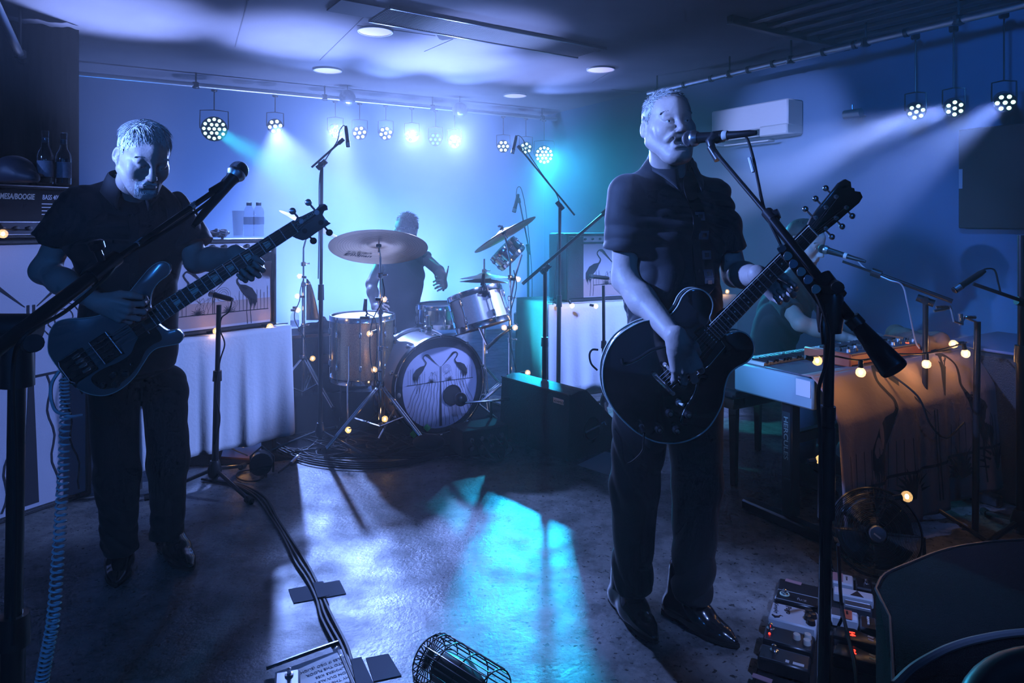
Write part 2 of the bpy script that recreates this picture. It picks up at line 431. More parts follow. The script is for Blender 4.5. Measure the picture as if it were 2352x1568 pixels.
    def build(s, name, m, parent=None, smooth=0):
        vs, fs = s.mesh()
        if smooth:
            e = np.concatenate([fs[:, [0, 1]], fs[:, [1, 2]], fs[:, [2, 3]], fs[:, [3, 0]]])
            for _ in range(smooth):
                acc = np.zeros_like(vs); c = np.zeros(len(vs), dtype=np.float32)
                for k3 in range(3):
                    acc[:, k3] = np.bincount(e[:, 0], weights=vs[e[:, 1], k3], minlength=len(vs))+np.bincount(e[:, 1], weights=vs[e[:, 0], k3], minlength=len(vs))
                c = np.bincount(e.ravel(), minlength=len(vs)).astype(np.float32)
                vs = vs*.5+.5*acc/np.maximum(c, 1)[:, None]
        return arr_obj(name, vs, fs, m, parent)

# ================================================================== the room
def UW(u, w, z=0.0): return U*u+W*w+Z*z
M_WALL = mat('wall_paint', (.13, .23, .38), .8, bump=(30, .08), noise=(2.5, .7, (.17, .28, .44)))
M_CEILD = mat('ceiling_paint', (.14, .14, .17), .8, bump=(60, .1), noise=(3, .6, (.19, .19, .22)))
M_DRAPE = mat('black_drape', (.010, .010, .013), .95, spec=.1)
def floor_mat():
    m = bpy.data.materials.new('concrete_floor'); m.use_nodes = True; nt = m.node_tree; b = nt.nodes['Principled BSDF']; N = nt.nodes.new; L = nt.links.new
    tc = N('ShaderNodeTexCoord')
    def noise(sc, det, rough=.6, dist=0):
        n = N('ShaderNodeTexNoise'); n.inputs['Scale'].default_value = sc; n.inputs['Detail'].default_value = det
        n.inputs['Roughness'].default_value = rough; n.inputs['Distortion'].default_value = dist; L(tc.outputs['Object'], n.inputs['Vector']); return n
    def ramp(src, a, ca, c, cc):
        r = N('ShaderNodeValToRGB'); r.color_ramp.elements[0].position = a; r.color_ramp.elements[1].position = c
        r.color_ramp.elements[0].color = (*ca, 1); r.color_ramp.elements[1].color = (*cc, 1); L(src, r.inputs['Fac']); return r
    def mix(f, a, c, mode='MIX'):
        x = N('ShaderNodeMix'); x.data_type = 'RGBA'; x.blend_type = mode
        if f is None: x.inputs['Factor'].default_value = 1
        else: L(f, x.inputs['Factor'])
        L(a, x.inputs['A']); L(c, x.inputs['B']); return x.outputs['Result']
    big = ramp(noise(2.2, 5, .65).outputs['Fac'], .34, (.15, .15, .147), .68, (.33, .325, .31))
    mid = ramp(noise(9, 8, .72, 0).outputs['Fac'],   .38, (.42, .42, .42), .56, (1, 1, 1))
    spk = ramp(noise(48, 2, .5, .3).outputs['Fac'], .325, (.12, .12, .12), .37, (1, 1, 1))
    vor = N('ShaderNodeTexVoronoi'); vor.inputs['Scale'].default_value = 14; vor.inputs['Randomness'].default_value = 1; L(noise(20, 2).outputs['Color'], vor.inputs['Vector'])
    c = mix(None, mix(None, big.outputs['Color'], mid.outputs['Color'], 'MULTIPLY'), spk.outputs['Color'], 'MULTIPLY')
    L(c, b.inputs['Base Color'])
    rr = ramp(noise(6, 5).outputs['Fac'], .35, (.34, .34, .34), .7, (.62, .62, .62)); L(rr.outputs['Color'], b.inputs['Roughness'])
    bp = N('ShaderNodeBump'); bp.inputs['Strength'].default_value = .25; bp.inputs['Distance'].default_value = .01
    L(noise(60, 5).outputs['Fac'], bp.inputs['Height']); L(bp.outputs['Normal'], b.inputs['Normal'])
    b.inputs['Specular IOR Level'].default_value = .35
    return m
M_FLOOR = floor_mat()
U0, U1, W0, W1 = -2.2, 5.0, -3.2, 7.5
def slab(name, u0, u1, w0, w1, z0, z1, m):
    b = MB(frame((0, 0, 0), U, W, Z)); b.box(((u0+u1)/2, (w0+w1)/2, (z0+z1)/2), (u1-u0, w1-w0, z1-z0))
    return b.build(name, m, smooth=False, kind='structure')
slab('floor', U0-.15, U1+.15, W0-.15, W1+.15, -.12, 0, M_FLOOR)
ceil = slab('ceiling', U0-.15, U1+.15, W0-.15, W1+.15, CEIL, CEIL+.12, M_CEILD)
slab('wall_back', U0-.15, U1+.15, W1, W1+.15, 0, CEIL, M_WALL)
slab('wall_right', U1, U1+.15, W0, W1, 0, CEIL, M_WALL)
slab('wall_left', U0-.15, U0, W0, W1, 0, CEIL, M_WALL)
slab('wall_front', U0-.15, U1+.15, W0-.15, W0, 0, CEIL, M_WALL)
# haze that fills the room
hz = MB(frame((0, 0, 0), U, W, Z)); hz.box(((U0+U1)/2, (W0+W1)/2, CEIL/2), (U1-U0+.28, W1-W0+.28, CEIL+.22))
def vol_mat(name, dens, ani, col=(1, 1, 1)):
    m = bpy.data.materials.new(name); m.use_nodes = True; nt = m.node_tree; nt.nodes.clear()
    o = nt.nodes.new('ShaderNodeOutputMaterial'); v = nt.nodes.new('ShaderNodeVolumeScatter')
    v.inputs['Density'].default_value = dens; v.inputs['Anisotropy'].default_value = ani; v.inputs['Color'].default_value = (*col, 1)
    nt.links.new(v.outputs[0], o.inputs['Volume']); return m
ho = hz.build('haze', vol_mat('stage_haze', .007, .35), smooth=False, kind='stuff')
tag(ho, 'thin blue stage haze filling the whole room', 'haze')
hz = MB(frame((0, 0, 0), U, W, Z)); hz.box(((U0+U1)/2, (3.3+W1+.1)/2, CEIL/2), (U1-U0+.24, W1+.1-3.3, CEIL+.18))
ho = hz.build('haze', vol_mat('stage_fog', .042, .35), smooth=False, kind='stuff')  # extra density added so the rear glows while the front stays dark
tag(ho, 'added denser fog over the rear of the stage around the drums', 'haze')
hz = MB(frame((0, 0, 0), U, W, Z)); hz.box(((2.7+U1+.1)/2, (1.2+3.29)/2, CEIL/2), (U1+.1-2.7, 3.29-1.2, CEIL+.18))
ho = hz.build('haze', vol_mat('stage_fog_side', .058, .35), smooth=False, kind='stuff')  # extra fog added so the right bar's beams show
tag(ho, 'fog added along the right wall to show the lamp beams', 'haze')

# ================================================================== people
M_SHIRT = mat('black_cotton', (.013, .013, .017), .72, sheen=.15, bump=(400, .1))
M_TROUS = mat('black_trousers', (.007, .007, .009), .8, sheen=.1, bump=(350, .1))
M_LEATHER = mat('polished_leather', (.012, .012, .014), .2, coat=.6)
M_EYE = mat('eyeball', (.6, .6, .6), .15); M_IRIS = mat('iris', (.02, .02, .03), .1)
M_GREY = mat('grey_hair', (.55, .54, .52), .55); M_BROW = mat('brow_hair', (.22, .2, .19), .6)
M_TEETH = mat('teeth', (.8, .78, .7), .25)

def head_frame(c, face, roll=0, pitch=0):
    """columns: x = the person's left, y = face direction, z = crown; pitch > 0 looks up"""
    f = V((face[0], face[1], 0)).normalized(); x = V((-f.y, f.x, 0)); z = V((0, 0, 1))
    Rm = Matrix((x, f, z)).transposed()
    Rm = Rm @ Matrix.Rotation(math.radians(pitch), 3, 'X') @ Matrix.Rotation(math.radians(roll), 3, 'Y')
    return Rm
def sculpt_head(s, c, Rm, open_mouth=0.0, full=0.0, k=1.0, neck_to=None, beard=False, lid=.4):
    c = V(c)
    def W_(x, y, z): return c+Rm @ V((x*k, y*k, z*k))
    E = lambda p, r, kk, op='add', M=None: s.ell(W_(*p), [q*k for q in r], M if M is not None else Rm, kk, op)
    K = lambda a, b, r0, r1, kk, op='add': s.cone(W_(*a), W_(*b), r0*k, r1*k, kk, op)
    E((0, -.012, .034), (.075, .098, .083), .0)
    E((0, .03, .04), (.062, .062, .060), .02)
    E((0, .030, -.032), (.060+full*.5, .058, .083), .02)
    jz = -.012 if open_mouth else 0
    for q in (-1, 1):
        K((q*(.055+full), -.005, -.048), (q*.020, .066, -.100+jz), .024+full*.4, .020+full*.4, .03)
        K((q*.048, .048, -.012), (q*.058, .012, -.008), .016, .012, .025)
        E((q*(.040+full*.4), .064, -.030), (.024, .020, .026), .025)
    E((0, .078, -.100+jz), (.022, .017, .016), .018)
    E((0, .045, -.098+jz), (.034+full, .036, .020+full), .03)
    K((-.036, .078, .020), (.036, .078, .020), .0115, .0115, .018)
    K((0, .086, .020), (0, .086, .06), .012, .010, .03)
    for q in (-1, 1):
        E((q*.031, .101, .001), (.0185, .0165, .0125), .012, 'sub')
        E((q*.031, .0760, -.001), (.0145, .0125, .0125), .003)
        E((q*.031, .0790, .0068-lid*.005), (.0150, .0130+lid*.0006, .0068+lid*.001), .003)
        K((q*.018, .0885, .0105), (q*.045, .0815, .0085), .0046, .0042, .006)
        E((q*.031, .0775, -.0095), (.0145, .0120, .0050), .004)
        K((q*.020, .0865, -.017), (q*.042, .080, -.0165), .0040, .0036, .010)
    K((0, .089, .010), (0, .110, -.030), .0080, .0115, .012)
    E((0, .1145, -.034), (.0130, .0125, .0110), .008)
    for q in (-1, 1):
        E((q*.0135, .1035, -.038), (.0078, .0100, .0078), .006)
    K((0, .094, -.036), (0, .092, -.052), .010, .008, .01)
    E((0, .0795, -.068+jz*.5), (.030, .020, .026), .018)
    if open_mouth:
        K((-.017, .0965, -.0575), (.017, .0965, -.0575), .0050, .0050, .006)
        E((0, .106, -.0735), (.0235, .030, .0125), .004, 'sub')
        K((-.015, .0930, -.0895), (.015, .0930, -.0895), .0060, .0060, .006)
        for q in (-1, 1):
            K((q*.0165, .1055, -.034), (q*.034, .084, -.078), .0035, .0028, .010, 'sub')
            K((q*.026, .098, -.046), (q*.040, .078, -.062), .0075, .0065, .012)
    else:
        K((-.018, .0975, -.0605), (.018, .0975, -.0605), .0050, .0050, .006)
        K((-.016, .0960, -.0725), (.016, .0960, -.0725), .0058, .0058, .006)
        K((-.024, .1035, -.0665), (.024, .1035, -.0665), .0026, .0026, .003, 'sub')
        for q in (-1, 1): K((q*.0165, .1035, -.036), (q*.031, .087, -.066), .0030, .0026, .009, 'sub')
    E((0, .096, -.0845+jz), (.020, .006, .005), .008, 'sub')
    for q in (-1, 1):      # ears: rim, bowl, lobe
        em = Rm @ Matrix.Rotation(q*math.radians(24), 3, 'Z') @ Matrix.Rotation(math.radians(-12), 3, 'X')
        E((q*.0795, -.016, -.002), (.0085, .0185, .0305), .006, 'add', em)
        E((q*.0885, -.011, .001), (.0085, .0115, .0215), .003, 'sub', em)
        K((q*.0755, -.004, -.012), (q*.0790, -.006, -.004), .0045, .0040, .004)
        E((q*.0765, -.008, -.0285), (.0058, .0085, .0090), .006)
    nt = V(neck_to) if neck_to is not None else W_(0, -.05, -.2)
    s.cone(W_(0, -.028, -.045), nt, .056*k+full*.5, .062*k+full*.5, .022)
    for q in (-1, 1): s.cone(W_(q*.045, -.02, -.06), nt+(W_(0, .03, 0)-c)*1.2+(W_(q*.012, 0, 0)-c), .014, .014, .02)
    return W_
def face_parts(W_, Rm, parent, brow_mat, k=1.0, lid=.35, look=(0, 0)):
    for q in (-1, 1):
        e = MB(); e.cur = 0; e.sphere(W_(q*.031, .0785, -.0015), .0122*k, 16, 12)
        d = (Rm @ V((look[0]*.3, 1, look[1]*.3))).normalized(); e.cur = 1
        e.sphere(V(W_(q*.031, .0785, -.0015))+d*.0079*k, .0052*k, 12, 10)
        e.build('eye', M_EYE, parent, mats=[M_EYE, M_IRIS])
        b = MB(); rr = random.Random(5+q)
        for i in range(170):
            t = rr.random(); x = q*(.014+.036*t); z = .0255+.0055*math.sin(t*2.6)+rr.uniform(-.003, .003)-.004*t; y = .0900-.015*t*t+rr.uniform(-.001, .001)
            p = V((x, y, z)); d = V((q*.8, .35, .35*(1-t))).normalized()*(.007)
            b.tube([W_(*(p)), W_(*(p+d*.5)), W_(*(p+d))], [.0010, .0009, .0002], 3)
        b.build('eyebrow', brow_mat, parent)
def hair(W_, Rm, m, parent, k=1.0, seed=1, length=.03, n=2200, front=.085, front_z=.062, fall=0.0, lift=.4, side_len=.012, back_z=-.06, thick=.0012, name='hair', shell=.004):
    """short hair: a close cap with strands laid over it"""
    rr = random.Random(seed); cen = V((0, -.012, .034)); rad = V((.0755, .0985, .0835))
    def hairline(x, y, z):
        # signed amount inside the hair region on the head (local coords)
        if y > .0:
            zl = front_z-.9*max(0, .062-y)*.55+abs(x)*.10
            if abs(x) > .058: zl = .012+(y)*.9      # temple and sideburn
            return z-zl
        if y > -.035: return z-(.028 if abs(x) > .066 and y > -.032 else -.01)
        return z-back_z
    cap = MB(); NU, NV = 64, 40; vs = []; ok = []
    for j in range(NV):
        ph = math.pi*.74*j/(NV-1)
        for i in range(NU):
            a = 2*math.pi*i/NU
            p = V((math.sin(ph)*math.cos(a)*rad.x, math.sin(ph)*math.sin(a)*rad.y, math.cos(ph)*rad.z))+cen
            h = hairline(p.x, p.y, p.z); nrm = (p-cen).normalized()
            t = max(0, min(1, h/.012)); p = p+nrm*(-.003+(shell+.003)*t+rr.uniform(-.0012, .0012)*t)
            vs.append(W_(*p)); ok.append(h > -.004)
    fs = [(j*NU+i, j*NU+(i+1) % NU, (j+1)*NU+(i+1) % NU, (j+1)*NU+i) for j in range(NV-1) for i in range(NU)
          if ok[j*NU+i] and ok[j*NU+(i+1) % NU] and ok[(j+1)*NU+i] and ok[(j+1)*NU+(i+1) % NU]]
    cap.add(vs, fs)
    for _ in range(n):
        ph = math.acos(1-rr.random()*1.75); a = rr.random()*2*math.pi
        p = V((math.sin(ph)*math.cos(a)*rad.x, math.sin(ph)*math.sin(a)*rad.y, math.cos(ph)*rad.z))+cen
        h = hairline(p.x, p.y, p.z)
        if h < 0: continue
        nrm = V(((p.x-cen.x)/rad.x, (p.y-cen.y)/rad.y, (p.z-cen.z)/rad.z)).normalized()
        top = max(0, min(1, (p.z-.055)/.05)); L = side_len+(length-side_len)*top; L *= rr.uniform(.7, 1.2)
        comb = V((rr.uniform(-.25, .25)+.1, .55*top+(.1 if p.y > 0 else -.5), -.9*(1-top)-fall*top)) 
        comb = (comb-nrm*comb.dot(nrm)).normalized()
        d = (comb*(1-lift*top)+nrm*(lift*top+.12)).normalized()
        q0 = p+nrm*.002; q1 = q0+d*L*.5+nrm*.001; q2 = q1+(d*.85-nrm*.25+V((0, 0, -fall*.4))).normalized()*L*.5
        cap.tube([W_(*q0), W_(*q1), W_(*q2)], [thick, thick*.9, thick*.15], 3, cap=False)
    return cap.build(name, m, parent, angle=180)

FL = [(.045, .027, .021), (.050, .031, .022), (.046, .029, .021), (.036, .022, .018)]
def sculpt_hand(s, o, x, y, z, curl, spread=(6, 0, -5, -11), thumb=None, k=1.0, fat=1.0):
    """o wrist; x thumb side, y along the hand, z out of its back (need not be right-handed). curl: per finger (mcp, pip, dip) degrees"""
    o, x, y, z = V(o), V(x).normalized(), V(y), V(z)
    y = (y-x*y.dot(x)).normalized(); z = (z-x*z.dot(x)-y*z.dot(y)).normalized()
    Wd = lambda a, b, c: o+x*(a*k)+y*(b*k)+z*(c*k)
    kn = [(.032, .088, .004), (.011, .094, .006), (-.011, .089, .004), (-.030, .079, 0)]
    s.cone(Wd(0, -.015, 0), Wd(0, .02, 0), .026*fat*k, .027*fat*k, .015, flat=(z, .78))
    for i, q in enumerate(kn): s.cone(Wd(q[0]*.55, .010, 0), Wd(*q), .0150*fat*k, .0118*fat*k, .010)
    s.cone(Wd(-.018, .03, -.006), Wd(-.022, .07, -.007), .015*fat*k, .012*fat*k, .012)
    s.cone(Wd(.02, .04, -.006), Wd(0, .08, -.007), .012*fat*k, .011*fat*k, .012)
    nails = []
    for i in range(4):
        p = V(kn[i]); a = 0.0; sp = math.radians(spread[i]); r = .0098*fat*(1 if i < 3 else .88)
        for j in range(3):
            a += math.radians(curl[i][j]); d = V((math.sin(sp)*math.cos(a*.6), math.cos(sp)*math.cos(a), -math.sin(a))).normalized()
            q = p+d*FL[i][j]; r2 = r*.9
            s.cone(Wd(*p), Wd(*q), r*k, r2*k, .0025 if j else .006)
            s.ell(Wd(*p), [r*1.06*k]*3, None, .003)
            p = q; r = r2
        nails.append((Wd(*p), (Wd(*d)-o).normalized()))
    tb = thumb or [(.022, .015, -.006), (.046, .042, -.014), (.060, .070, -.020), (.064, .096, -.024)]
    rr = (.0165, .0130, .0115, .0092)
    for j in range(3): s.cone(Wd(*tb[j]), Wd(*tb[j+1]), rr[j]*fat*k, rr[j+1]*fat*k, .010 if j == 0 else .003)
    s.ell(Wd(*tb[2]), [.0122*fat*k]*3, None, .003)
    return Wd
def folds(amp, seed, kdir=(0, 0, 1), freq=38.0, warp=.6):
    r = random.Random(seed); D = [V((r.uniform(-1, 1), r.uniform(-1, 1), r.uniform(-1, 1))).normalized() for _ in range(6)]
    ph = [r.uniform(0, 6.28) for _ in range(6)]; kd = V(kdir).normalized()
    def fn(X, Y, Zz):
        w = np.sin(X*D[0].x*11+Y*D[0].y*11+Zz*D[0].z*9+ph[0])*1.3+np.sin(X*D[1].x*19+Y*D[1].y*19+Zz*D[1].z*17+ph[1])*.8
        a = np.sin((X*kd.x+Y*kd.y+Zz*kd.z)*freq+w*2.0*warp*2+ph[2])
        b = np.sin(X*D[2].x*33+Y*D[2].y*33+Zz*D[2].z*29+w*1.5+ph[3])
        g = .5+.5*np.sin(X*D[3].x*8+Y*D[3].y*8+Zz*D[3].z*8+ph[4])
        return amp*((1-np.abs(a))*1.4*g-.5+b*.35)
    return fn
def shoe(s, ank, toe, width=.05, L=.29, shaft=.16, leg=None):
    """ank: floor point under the ankle, toe: floor point at the tip; returns nothing, adds to s"""
    a, t = V(ank), V(toe); f = (t-a); f.z = 0; f.normalize(); sd = V((-f.y, f.x, 0)); up = V((0, 0, 1))
    heel = t-f*L
    q = lambda y, z: heel+f*y+up*z
    s.cone(q(.045, .040), q(.15, .036), .042, .046, .03)
    s.cone(q(.14, .036), q(.225, .026), .046, .032, .03, flat=(up, .75))
    s.cone(q(.21, .026), q(L-.018, .019), .034, .015, .03, flat=(up, .8))
    s.cone(q(.055, .05), q(.075, shaft), .040, .046, .03)
    s.cone(q(.08, .10), q(.15, .055), .034, .034, .03)
    s.half(s.lo, s.lo+s.n*s.h, (0, 0, .014), (0, 0, -1))
def sole_mesh(ank, toe, L=.29):
    a, t = V(ank), V(toe); f = (t-a); f.z = 0; f.normalize(); sd = V((-f.y, f.x, 0)); heel = t-f*L
    pr = [(0, .0), (.005, .022), (.03, .036), (.07, .034), (.11, .032), (.16, .042), (.20, .044), (.24, .034), (.27, .020), (L, .006)]
    poly = [(y, -w) for y, w in pr]+[(y, w) for y, w in reversed(pr)]
    M = frame(heel, f, sd, None); b = MB()
    b.prism(poly, .004, .017, M, .002)
    hp = [(0, -.01), (.01, -.03), (.06, -.034), (.06, .034), (.01, .03), (0, .01)]
    b.prism(hp, 0.0, .012, M, .001)
    return b

def ribbon(path, width, side, m, name, parent, thick=.003):
    """flat band along path; side(i) gives the across direction"""
    b = MB(); n = len(path); vs = []
    for i, p in enumerate(path):
        t = (path[min(i+1, n-1)]-path[max(i-1, 0)]).normalized(); sd = side(i) if callable(side) else V(side)
        sd = (sd-t*sd.dot(t)).normalized(); nn = t.cross(sd)
        for a, c in ((-1, -1), (1, -1), (1, 1), (-1, 1)): vs.append(V(p)+sd*width/2*a+nn*thick/2*c)
    fs = [(i*4+j, i*4+(j+1) % 4, i*4+4+(j+1) % 4, i*4+4+j) for i in range(n-1) for j in range(4)]+[(3, 2, 1, 0), tuple((n-1)*4+j for j in range(4))]
    b.add(vs, fs); return b.build(name, m, parent, angle=50)
from mathutils.bvhtree import BVHTree
def bvh_of(o):
    off = WORLDLOC.get(o.parent.name, V((0, 0, 0))) if o.parent else V((0, 0, 0))
    me = o.data; return BVHTree.FromPolygons([v.co+off for v in me.vertices], [tuple(p.vertices) for p in me.polygons])
def onto(bvh, p, d, off=.004):
    """carry p along d until it meets the surface, then back off"""
    d = V(d).normalized(); h = bvh.ray_cast(V(p)-d*.5, d, 1.5)
    return h[0]-d*off if h[0] is not None else V(p)

def collar(c, f, r, m, parent, h=.045, tilt=.35, open_=50, spread=.03, stand=.03):
    """shirt collar: a stand and a fold-over leaf, open at the front (f)"""
    a0 = math.atan2(f[1], f[0]); b = MB(); N = 44
    def pt(u, v, lift=0):
        a = a0+math.radians(open_/2)+u*(2*math.pi-math.radians(open_))
        fr = abs(u-.5)*2; rr = r*(1+.10*v)+spread*v*(.4+.6*fr**3); back = .035*(1-fr**1.5)
        z = stand-h*v*(1+.75*fr**6)+back*.8
        return V(c)+V((math.cos(a)*rr, math.sin(a)*rr, z-(.030*fr**2)))
    def prof(u, w):
        if w < .3: q = w/.3; p = pt(u, 0); return V(c)+(p-V(c))*(1-.06*(1-q))+V((0, 0, -.03*(1-q)))
        return pt(u, (w-.3)/.7)
    b.grid(prof, N, 12)
    return b.build('collar', m, parent, solid=.0035)

# ------------------------------------------------------------------ singer
def build_singer():
    T = thing('person', 'man in a black short-sleeved shirt singing into a microphone while playing a black hollow-body guitar', 'person', (.55, 2.32, 0))
    f = V((.42, -.91, 0)).normalized(); sd = V((-f.y, f.x, 0))          # sd: his left
    C = P(1540, 520, 2.40); Cx = V((C.x, C.y, 0))
    def B(a, b, z): return Cx+sd*a+f*b+V((0, 0, z))
    hc = P(1535, 291, 2.30); Rm = head_frame(hc, (.13, -.99), roll=-3, pitch=6)
    s = SDF((.22, 1.84, .80), (1.02, 2.68, 1.83), .003)
    W_ = sculpt_head(s, hc, Rm, open_mouth=1, full=.004, k=1.0, neck_to=B(0, -.015, 1.47), lid=.6)
    # trunk under the shirt
    s.ell(B(0, -.01, 1.30), (.150, .095, .19), Matrix((sd, f, Z)).transposed(), .02)
    s.ell(B(0, .0, 1.05), (.135, .10, .18), Matrix((sd, f, Z)).transposed(), .05)
    s.cone(B(-.15, -.01, 1.425), B(.15, -.01, 1.425), .045, .045, .05)
    # his right arm
    sh = V(P(1440, 444, 2.31)); el = V(P(1437, 640, 2.33)); wr = V(P(1556, 782, 2.055))
    s.cone(sh, sh.lerp(el, .5), .052, .049, .02); s.cone(sh.lerp(el, .5), el, .049, .044, .02)
    s.cone(el, el.lerp(wr, .38)+V((-.006, 0, -.004)), .043, .046, .03); s.cone(el.lerp(wr, .34), wr, .046, .028, .02)
    y = (P(1588, 872, 2.055)-P(1556, 782, 2.055)).normalized()+V((0, .30, 0)); x = V((.93, -.05, .34)); z = V((-.10, -1, .05))
    sculpt_hand(s, wr, x, y, z, [(35, 45, 25), (22, 30, 22), (16, 26, 20), (14, 28, 20)], spread=(10, 3, -5, -14),
                thumb=[(.022, .018, -.006), (.040, .045, -.020), (.044, .074, -.034), (.036, .098, -.050)], k=1.12, fat=1.12)
    # his left arm
    sl = V(P(1640, 446, 2.45)); ell_ = V(P(1688, 630, 2.42)); wl = V(P(1745, 634, 2.20))
    s.cone(sl, ell_, .050, .043, .02); s.cone(ell_, ell_.lerp(wl, .4), .043, .044, .02); s.cone(ell_.lerp(wl, .38), wl, .044, .029, .02)
    sculpt_hand(s, wl, V((.62, .05, .78)), V((.80, .05, -.02)), V((.30, .85, -.35)),
                [(62, 72, 42), (66, 78, 42), (70, 74, 40), (64, 66, 38)], spread=(8, 3, -2, -8),
                thumb=[(.020, .015, -.004), (.034, .030, -.026), (.040, .052, -.034), (.040, .076, -.034)], k=.95, fat=1.1)
    body = s.build('body', M_SKIN, T, smooth=1)
    face_parts(W_, Rm, T, M_BROW, lid=.5, look=(.1, -.2))
    t = MB()                                                        # lower teeth
    for i in range(-4, 5): t.box(W_(i*.0042, .0925-abs(i)*.0012, -.0845), (.0040, .004, .0075), Rm, .001)
    t.build('teeth', M_TEETH, T)
    hair(W_, Rm, M_GREY, T, seed=3, length=.026, n=4200, front_z=.070, lift=.30, side_len=.011, fall=-.15)
    # shirt
    s = SDF((.22, 2.0, .70), (1.0, 2.80, 1.64), .004)
    A3 = Matrix((sd, f, Z)).transposed()
    e1 = sh.lerp(el, .64); s.cone(sh, e1+(e1-sh)*.2, .056, .079, .06)
    e2 = sl.lerp(ell_, .70); s.cone(sl, e2+(e2-sl)*.2, .054, .073, .06)
    d1 = (e1-sh).normalized(); pad = .2
    s.half(e1-V((pad, pad, .02))-V((0, 0, .2)), e1+V((pad, pad, .12)), e1+d1*.005, d1+V((-.15, 0, 0)))
    d2 = (e2-sl).normalized()
    s.half(e2-V((pad, pad, .2)), e2+V((pad, pad, .10)), e2+d2*.005, d2)
    s.ell(B(0, .0, 1.315), (.190, .128, .20), A3, .05)
    s.ell(B(0, .012, 1.08), (.178, .142, .22), A3, .06)
    s.ell(B(0, .0, .86), (.175, .135, .16), A3, .06)
    s.cone(B(-.135, -.015, 1.452), B(-.03, -.02, 1.532), .052, .044, .06); s.cone(B(.135, -.015, 1.452), B(.03, -.02, 1.532), .052, .044, .06)
    s.cone(B(-.02, -.015, 1.527), B(.02, -.015, 1.527), .058, .058, .04)
    fa = folds(.0085, 11, (.7, .2, .55), 30); s.disp(lambda X, Y, Zz: fa(X, Y, Zz))
    fb = folds(.0035, 5, (.2, .6, .8), 75); s.disp(lambda X, Y, Zz: fb(X, Y, Zz))
    s.half(s.lo, V(s.lo+s.n*s.h), (0, 0, .775), (0, 0, -1))
    s.cone(B(0, .02, 1.63), B(0, .13, 1.46), .052, .020, .01, 'sub')
    shirt = s.build('shirt', M_SHIRT, T, smooth=1)
    bv = bvh_of(shirt)
    collar(B(0, .005, 1.565), f, .070, M_SHIRT, T, h=.060, open_=46, spread=.040, stand=.022)
    pl = [onto(bv, B(.004, .3, 1.40-i*.035), -f, .0025) for i in range(12)]
    ribbon(pl, .032, sd, M_SHIRT, 'placket', T, .004)
    for i in (0, 3, 6, 9):
        bb = MB(); p = pl[i]+f*.003; bb.cyl(p, p+f*.0025, .0055, n=10); bb.build('button', M_BLACK, T)
    # trousers
    s = SDF((.26, 2.08, .04), (.84, 2.72, 1.0), .005)
    s.ell(B(0, 0, .88), (.165, .125, .12), A3, .0)
    s.ell(B(0, -.01, .80), (.170, .13, .10), A3, .04)
    rh, rk, ra = V(P(1484, 880, 2.36)), V(P(1456, 1110, 2.33)), V(P(1452, 1340, 2.33))
    lh, lk, la = V(P(1592, 890, 2.42)), V(P(1601, 1110, 2.38)), V(P(1588, 1362, 2.28))
    s.cone(rh, rk, .105, .080, .04); s.cone(rk, ra, .079, .066, .03)
    s.cone(lh, lk, .105, .082, .04); s.cone(lk, la, .081, .064, .03)
    fa = folds(.0075, 21, (.45, .1, 1), 26); s.disp(fa)
    fb = folds(.0045, 22, (.3, 0, 1), 44); s.disp(lambda X, Y, Zz: fb(X, Y, Zz)*np.clip((.34-Zz)/.2, 0, 1))
    s.half(s.lo, V(s.lo+s.n*s.h), (0, 0, .095), (0, 0, -1))
    s.build('trousers', M_TROUS, T, smooth=1)

    for nm, an, toe in (('right', PF(1448, 1415), PF(1508, 1482)), ('left', PF(1590, 1435), PF(1697, 1492))):
        s = SDF(V((min(an.x, toe.x)-.16, min(an.y, toe.y)-.12, -.02)), V((max(an.x, toe.x)+.12, max(an.y, toe.y)+.26, .24)), .004)
        shoe(s, an, toe, shaft=.17)
        b = s.build('shoe', M_LEATHER, T, smooth=1)
        sm = sole_mesh(an, toe); sm.build('sole', M_RUB, b)
    return T, bv, B, f, sd
SINGER, SBV, SB, SF, SS = build_singer()

